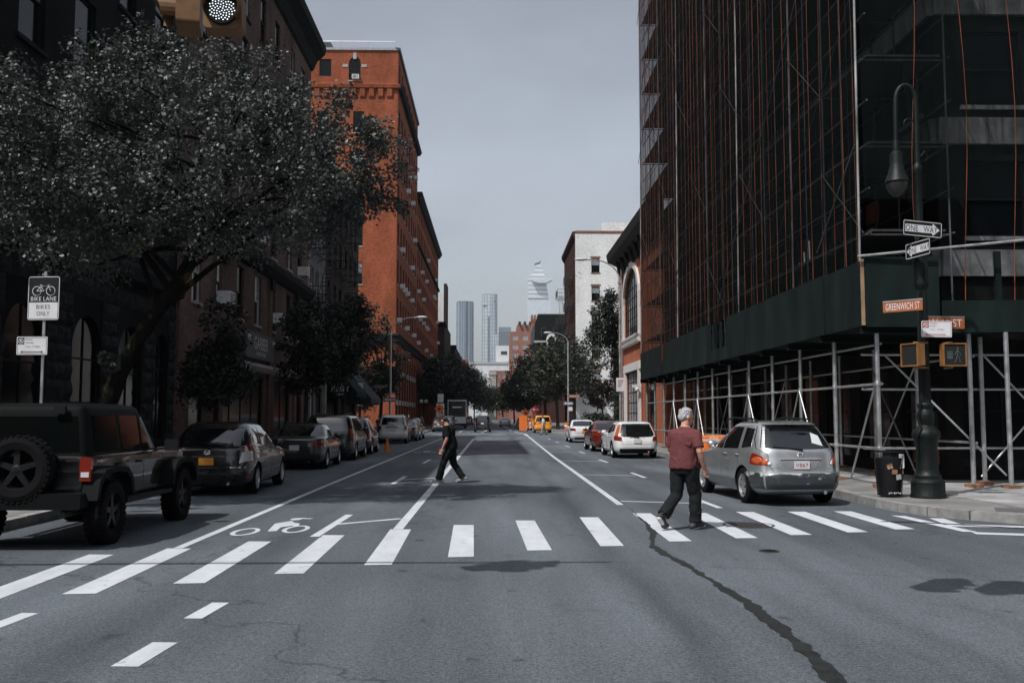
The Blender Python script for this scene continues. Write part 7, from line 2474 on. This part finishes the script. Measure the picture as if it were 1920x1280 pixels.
def leaf_cloud(name, clumps, per, size, seed, m, flat=.35):
    """clumps: (x, y, z, r). Each leaf is a folded four-cornered blade."""
    r = np.random.default_rng(seed)
    C = np.array(clumps)
    n = len(C) * per
    idx = np.repeat(np.arange(len(C)), per)
    d = r.normal(size=(n, 3))
    d /= np.linalg.norm(d, axis=1)[:, None]
    rad = C[idx, 3] * r.uniform(0.15, 1.0, n) ** .5
    pos = C[idx, :3] + d * rad[:, None]
    pos[:, 2] -= 0.06 * rad
    up = r.normal(size=(n, 3)) * .75 + np.array([0, 0, 1.0]) + d * .45
    up /= np.linalg.norm(up, axis=1)[:, None]
    ax = np.cross(up, r.normal(size=(n, 3)))
    ax /= np.linalg.norm(ax, axis=1)[:, None]
    bi = np.cross(up, ax)
    s = size * r.uniform(.6, 1.3, n)[:, None]
    tip, base = pos + ax * s * .62, pos - ax * s * .5
    l = pos + bi * s * .42 + up * s * .13
    q = pos - bi * s * .42 + up * s * .13
    v = np.stack([base, l, tip, q], axis=1).reshape(-1, 3)
    me = bpy.data.meshes.new(name)
    me.vertices.add(4 * n)
    me.vertices.foreach_set('co', v.ravel())
    tri = np.empty((n, 2, 3), dtype=np.int32)
    b = np.arange(n) * 4
    tri[:, 0] = np.stack([b, b + 2, b + 1], 1)
    tri[:, 1] = np.stack([b, b + 3, b + 2], 1)
    me.loops.add(6 * n)
    me.loops.foreach_set('vertex_index', tri.ravel())
    me.polygons.add(2 * n)
    me.polygons.foreach_set('loop_start', np.arange(0, 6 * n, 3))
    me.polygons.foreach_set('loop_total', np.full(2 * n, 3))
    me.materials.append(m)
    me.update()
    me.validate()
    return me

def crown_clumps(ells, n, seed, cr, shell=.45):
    r = random.Random(seed)
    out = []
    vol = [e[3] * e[4] * e[5] for e in ells]
    for i in range(n):
        e = r.choices(ells, vol)[0]
        while True:
            d = Vector((r.gauss(0, 1), r.gauss(0, 1), r.gauss(0, 1))).normalized()
            f = shell + (1 - shell) * r.random() ** .6
            if r.random() > .12:
                break
        out.append((e[0] + d.x * e[3] * f, e[1] + d.y * e[4] * f, e[2] + d.z * e[5] * f, cr * r.uniform(.6, 1.35)))
    return out

def tree(label, base, trunk, trad, ells, nclump, per, size, seed, m=LEAF_D, cr=.45, limbs=14, group=None, name='street_tree', bark=BARK, extra=()):
    t = thing(name, label, 'tree', base, 0, group)
    cl = crown_clumps(ells, nclump, seed, cr) + list(extra)
    r = random.Random(seed + 1)
    mb = MB()
    mb.path(trunk, trad, 10)
    T = [Vector(p) for p in trunk]
    for i in range(limbs):
        c = Vector(r.choice(cl)[:3])
        k = r.uniform(.45, 1.0) * (len(T) - 1)
        a = T[int(k)].lerp(T[min(int(k) + 1, len(T) - 1)], k % 1)
        rr = trad[int(k)] * r.uniform(.35, .55)
        mid = a.lerp(c, .5) + Vector((r.uniform(-.2, .2), r.uniform(-.2, .2), (c - a).length * .08))
        mb.path([a, a.lerp(mid, .5) + Vector((0, 0, .04)), mid, mid.lerp(c, .6), c], [rr, rr * .8, rr * .6, rr * .35, rr * .12], 6)
    mb.build('trunk', bark, t, smooth=50)
    # twigs
    mb = MB()
    for c in r.sample(cl, min(len(cl), 120)):
        c = Vector(c[:3])
        d = Vector((r.uniform(-1, 1), r.uniform(-1, 1), r.uniform(-.6, .8))).normalized()
        mb.path([c - d * cr, c + d * cr * .7], [.012 * size / .08, .004], 4, cap=False)
    tag(mb.build('twigs', bark, t), kind='stuff')
    me = leaf_cloud('crown', cl, per, size, seed + 2, m)
    o = inst(me, 'crown', t, tuple(-Vector(base)))
    return t

# big leaning tree by the kerb
tree('big leaning street tree with glinting grey-green leaves above the parked off-roader', (-7.45, 18.0, .13),
     [(-7.45, 18.0, .1), (-7.3, 18.0, 1.5), (-6.95, 18.0, 2.5), (-6.45, 18.0, 3.4), (-5.95, 18.1, 4.2), (-5.5, 18.2, 5.0), (-5.2, 18.3, 6.0), (-5.0, 18.4, 7.0)], [.24, .185, .16, .145, .13, .11, .085, .05],
     [(-5.6, 18.2, 6.8, 3.3, 2.3, 2.2), (-8.0, 18.6, 6.4, 2.1, 2.3, 2.0), (-3.7, 19.0, 6.9, 1.5, 1.6, 1.5), (-6.2, 18.8, 8.1, 2.6, 1.9, 1.1), (-7.6, 17.4, 5.3, 1.9, 1.6, 1.0), (-8.7, 16.3, 6.6, 1.6, 1.3, 1.6), (-2.55, 19.2, 6.6, 1.0, .9, .75), (-4.4, 18.4, 5.7, 1.6, 1.2, .8), (-9.6, 18.5, 7.6, 1.3, 1.5, 1.2), (-4.9, 18.3, 5.2, 1.6, 1.1, .65), (-3.1, 19.0, 6.9, 1.3, 1.2, 1.1), (-2.9, 19.1, 6.6, 1.0, .9, .8)],
     590, 122, .072, 31, LEAF_G, .36, 26, bark=MOSS, extra=[(-2.3, 19.0, 5.95, .25), (-2.0, 19.0, 5.9, .22), (-1.85, 19.1, 5.85, .2), (-2.6, 19.0, 6.0, .3), (-1.95, 19.2, 6.75, .25), (-6.95, 17.7, 2.6, .12), (-7.1, 17.6, 2.75, .12)])
tree('dark bushy young street tree in front of the hardware shop', (-7.65, 26.6, .13), [(-7.65, 26.6, .1), (-7.62, 26.6, 1.6), (-7.6, 26.6, 2.8), (-7.55, 26.6, 4.2)], [.09, .075, .06, .03],
     [(-7.6, 26.6, 2.9, .95, .95, .95), (-7.5, 26.6, 4.0, .75, .75, .9), (-8.0, 26.6, 2.6, .7, .7, .6), (-7.1, 26.7, 2.7, .6, .6, .6)], 130, 46, .10, 41, LEAF_D, .28, 12)
tree('slim dark street tree beside the minivan', (-7.7, 39.5, .13), [(-7.7, 39.5, .1), (-7.65, 39.5, 2.0), (-7.6, 39.4, 3.5), (-7.5, 39.4, 5.6)], [.09, .08, .06, .03],
     [(-7.6, 39.5, 5.0, 1.25, 1.3, 1.6), (-7.9, 39.5, 3.6, 1.1, 1.1, 1.0), (-7.1, 39.5, 4.1, .8, .9, .9)], 150, 40, .13, 51, LEAF_D, .36, 12)
tree('loose dark street tree with forked stems near the fire escapes', (-7.8, 49.5, .13), [(-7.8, 49.5, .1), (-7.7, 49.5, 2.0), (-7.5, 49.4, 3.8), (-7.3, 49.4, 6.4)], [.10, .09, .06, .03],
     [(-7.7, 49.5, 5.6, 1.5, 1.6, 1.8), (-8.2, 49.5, 4.2, 1.2, 1.2, 1.1), (-7.2, 49.5, 7.0, 1.0, 1.0, 1.0)], 170, 36, .15, 61, LEAF_D, .42, 12)
tree('airy street tree before the lit wall of the tall red building', (-9.4, 80.0, .0), [(-9.4, 80, 0), (-9.3, 80, 2.6), (-9.1, 80, 5.0), (-8.9, 80, 8.5)], [.16, .14, .10, .05],
     [(-9.4, 80, 6.2, 2.3, 2.2, 2.4), (-10.2, 80, 9.0, 1.6, 1.6, 2.0), (-8.4, 80, 4.6, 1.5, 1.5, 1.2), (-9.8, 80, 4.2, 1.8, 1.6, 1.0)], 150, 34, .22, 71, LEAF_M, .55, 14)
for i, (x, y, s, lab) in enumerate(((-7.9, 136, 1.0, 'dense black-green street tree nearest the banner sign'), (-7.7, 149, 1.15, 'dense black-green street tree second beyond the banner sign'), (-7.3, 165, 1.25, 'dense dark street tree third beyond the banner sign'), (-6.8, 184, 1.3, 'dark street tree at the end of the red building'), (-6.0, 208, 1.35, 'dark street tree before the sooty warehouse'), (-4.8, 240, 1.4, 'far dark street tree beyond the sooty warehouse'))):
    tree(lab, (x, y, .13), [(x, y, .1), (x + .1, y, 3 * s), (x + .2, y, 7 * s)], [.2, .16, .06],
         [(x, y, 6.0 * s, 3.6 * s, 3.4 * s, 2.9 * s), (x + 1.4 * s, y, 5.0 * s, 2.4 * s, 2.6 * s, 1.9 * s), (x - .6 * s, y, 8.2 * s, 2.2 * s, 2.2 * s, 1.6 * s)], 150, 34, .36, 80 + 5 * i, LEAF_D, .85 * s, 10, 'street trees lining the far left kerb')
for i, (x, y, s, m, lab) in enumerate(((8.4, 100, 1.05, LEAF_M, 'broad green street tree behind the far right lamp'), (7.6, 113, 1.15, LEAF_D, 'tall dark street tree next to the white gable'), (7.0, 128, 1.2, LEAF_M, 'green street tree beyond the taxi'), (6.6, 148, 1.2, LEAF_M, 'green street tree beyond the orange work sign'), (6.0, 172, 1.2, LEAF_M, 'green street tree by the mansard building'), (4.6, 210, 1.2, LEAF_M, 'lower green tree far down the right kerb'), (2.6, 255, 1.2, LEAF_M, 'small green tree where the street bends'), (-1.5, 300, 1.2, LEAF_M, 'distant green tree closing the street'))):
    zc = 6.4 if i < 3 else 5.2
    tree(lab, (x, y, .13), [(x, y, .1), (x - .1, y, 2.6 * s), (x - .3, y, zc * s + 1)], [.22, .18, .06],
         [(x - .6, y, zc * s, 3.3 * s, 3.2 * s, 2.9 * s), (x - 2.2 * s, y, (zc - 1.1) * s, 2.1 * s, 2.2 * s, 1.7 * s), (x + 1.0 * s, y, (zc + 1.4) * s, 2.2 * s, 2.2 * s, 1.8 * s)], 160, 34, .30 if i < 3 else .38, 140 + 5 * i, m, .8 * s, 12, 'street trees lining the far right kerb')
for (x, y, s, lab) in ((-13.2, 95.0, .95, 'low street tree on the side street below the red wall'), (-17.5, 96.5, 1.0, 'second low street tree on the side street below the red wall')):
    tree(lab, (x, y, 0), [(x, y, 0), (x + .1, y, 3 * s), (x + .2, y, 6 * s)], [.16, .12, .05], [(x, y, 4.6 * s, 2.3 * s, 2.2 * s, 2.3 * s), (x + .9, y, 6.6 * s, 1.5, 1.5, 1.5)], 120, 34, .26, int(300 + x), LEAF_D, .6, 10)
# ivy-clad tree between the brick building and the white gable
tree('tall ivy-covered trunk with hanging foliage beside the low brick building', (10.4, 80.5, 0), [(10.4, 80.5, 0), (10.4, 80.5, 5), (10.2, 80.5, 9), (9.6, 80.5, 12)], [.35, .3, .22, .08],
     [(9.9, 80.5, 10.2, 1.5, 1.5, 2.4), (9.0, 80.5, 8.6, 1.3, 1.3, 1.2), (10.3, 80.5, 7.0, .9, 1.0, 2.2), (10.6, 80.5, 3.0, .7, .8, 3.0)], 230, 46, .17, 201, LEAF_D, .5, 12, name='ivy_tree')
tree('reddish-brown small tree before the white gable', (12.0, 104, .13), [(12, 104, .1), (11.8, 104, 2.5), (11.6, 104, 4.6)], [.12, .1, .04],
     [(11.6, 104, 4.0, 1.9, 1.8, 1.5), (12.8, 104, 4.8, 1.2, 1.2, 1.2)], 90, 34, .25, 211, leaf_mat('leaf_russet', (.075, .05, .038), .4, .5, .15), .5, 10)
# hedge
hd_ = thing('hedge', 'clipped green hedge behind the parked white saloon', 'hedge', (10.0, 92.5, .13))
cl = [(random.Random(i).uniform(8.6, 13.4), random.Random(i + 99).uniform(91.6, 93.4), .3 + 1.5 * random.Random(i + 7).random(), .38) for i in range(120)]
inst(leaf_cloud('foliage', cl, 40, .2, 5, LEAF_M), 'foliage', hd_, tuple(-Vector((10.0, 92.5, .13))))
mb = MB()
for i in range(9):
    mb.path([(8.8 + i * .55, 92.5, .1), (8.8 + i * .55 + .1, 92.5, 1.2)], [.03, .012], 5)
mb.build('stems', BARK, hd_)

# ------------------------------------------------------------------ air
hz = MB(); hz.bx(-1300, 1300, -60, 2720, -1.2, 402)
m = bpy.data.materials.new('haze_air')
m.use_nodes = True
m.node_tree.nodes.clear()
vo = m.node_tree.nodes.new('ShaderNodeVolumePrincipled')
vo.inputs['Color'].default_value = (0.80, 0.86, 0.93, 1)
vo.inputs['Density'].default_value = 0.00010
vo.inputs['Anisotropy'].default_value = 0.15
oo = m.node_tree.nodes.new('ShaderNodeOutputMaterial')
m.node_tree.links.new(vo.outputs[0], oo.inputs['Volume'])
tag(hz.build('haze', m), kind='stuff')
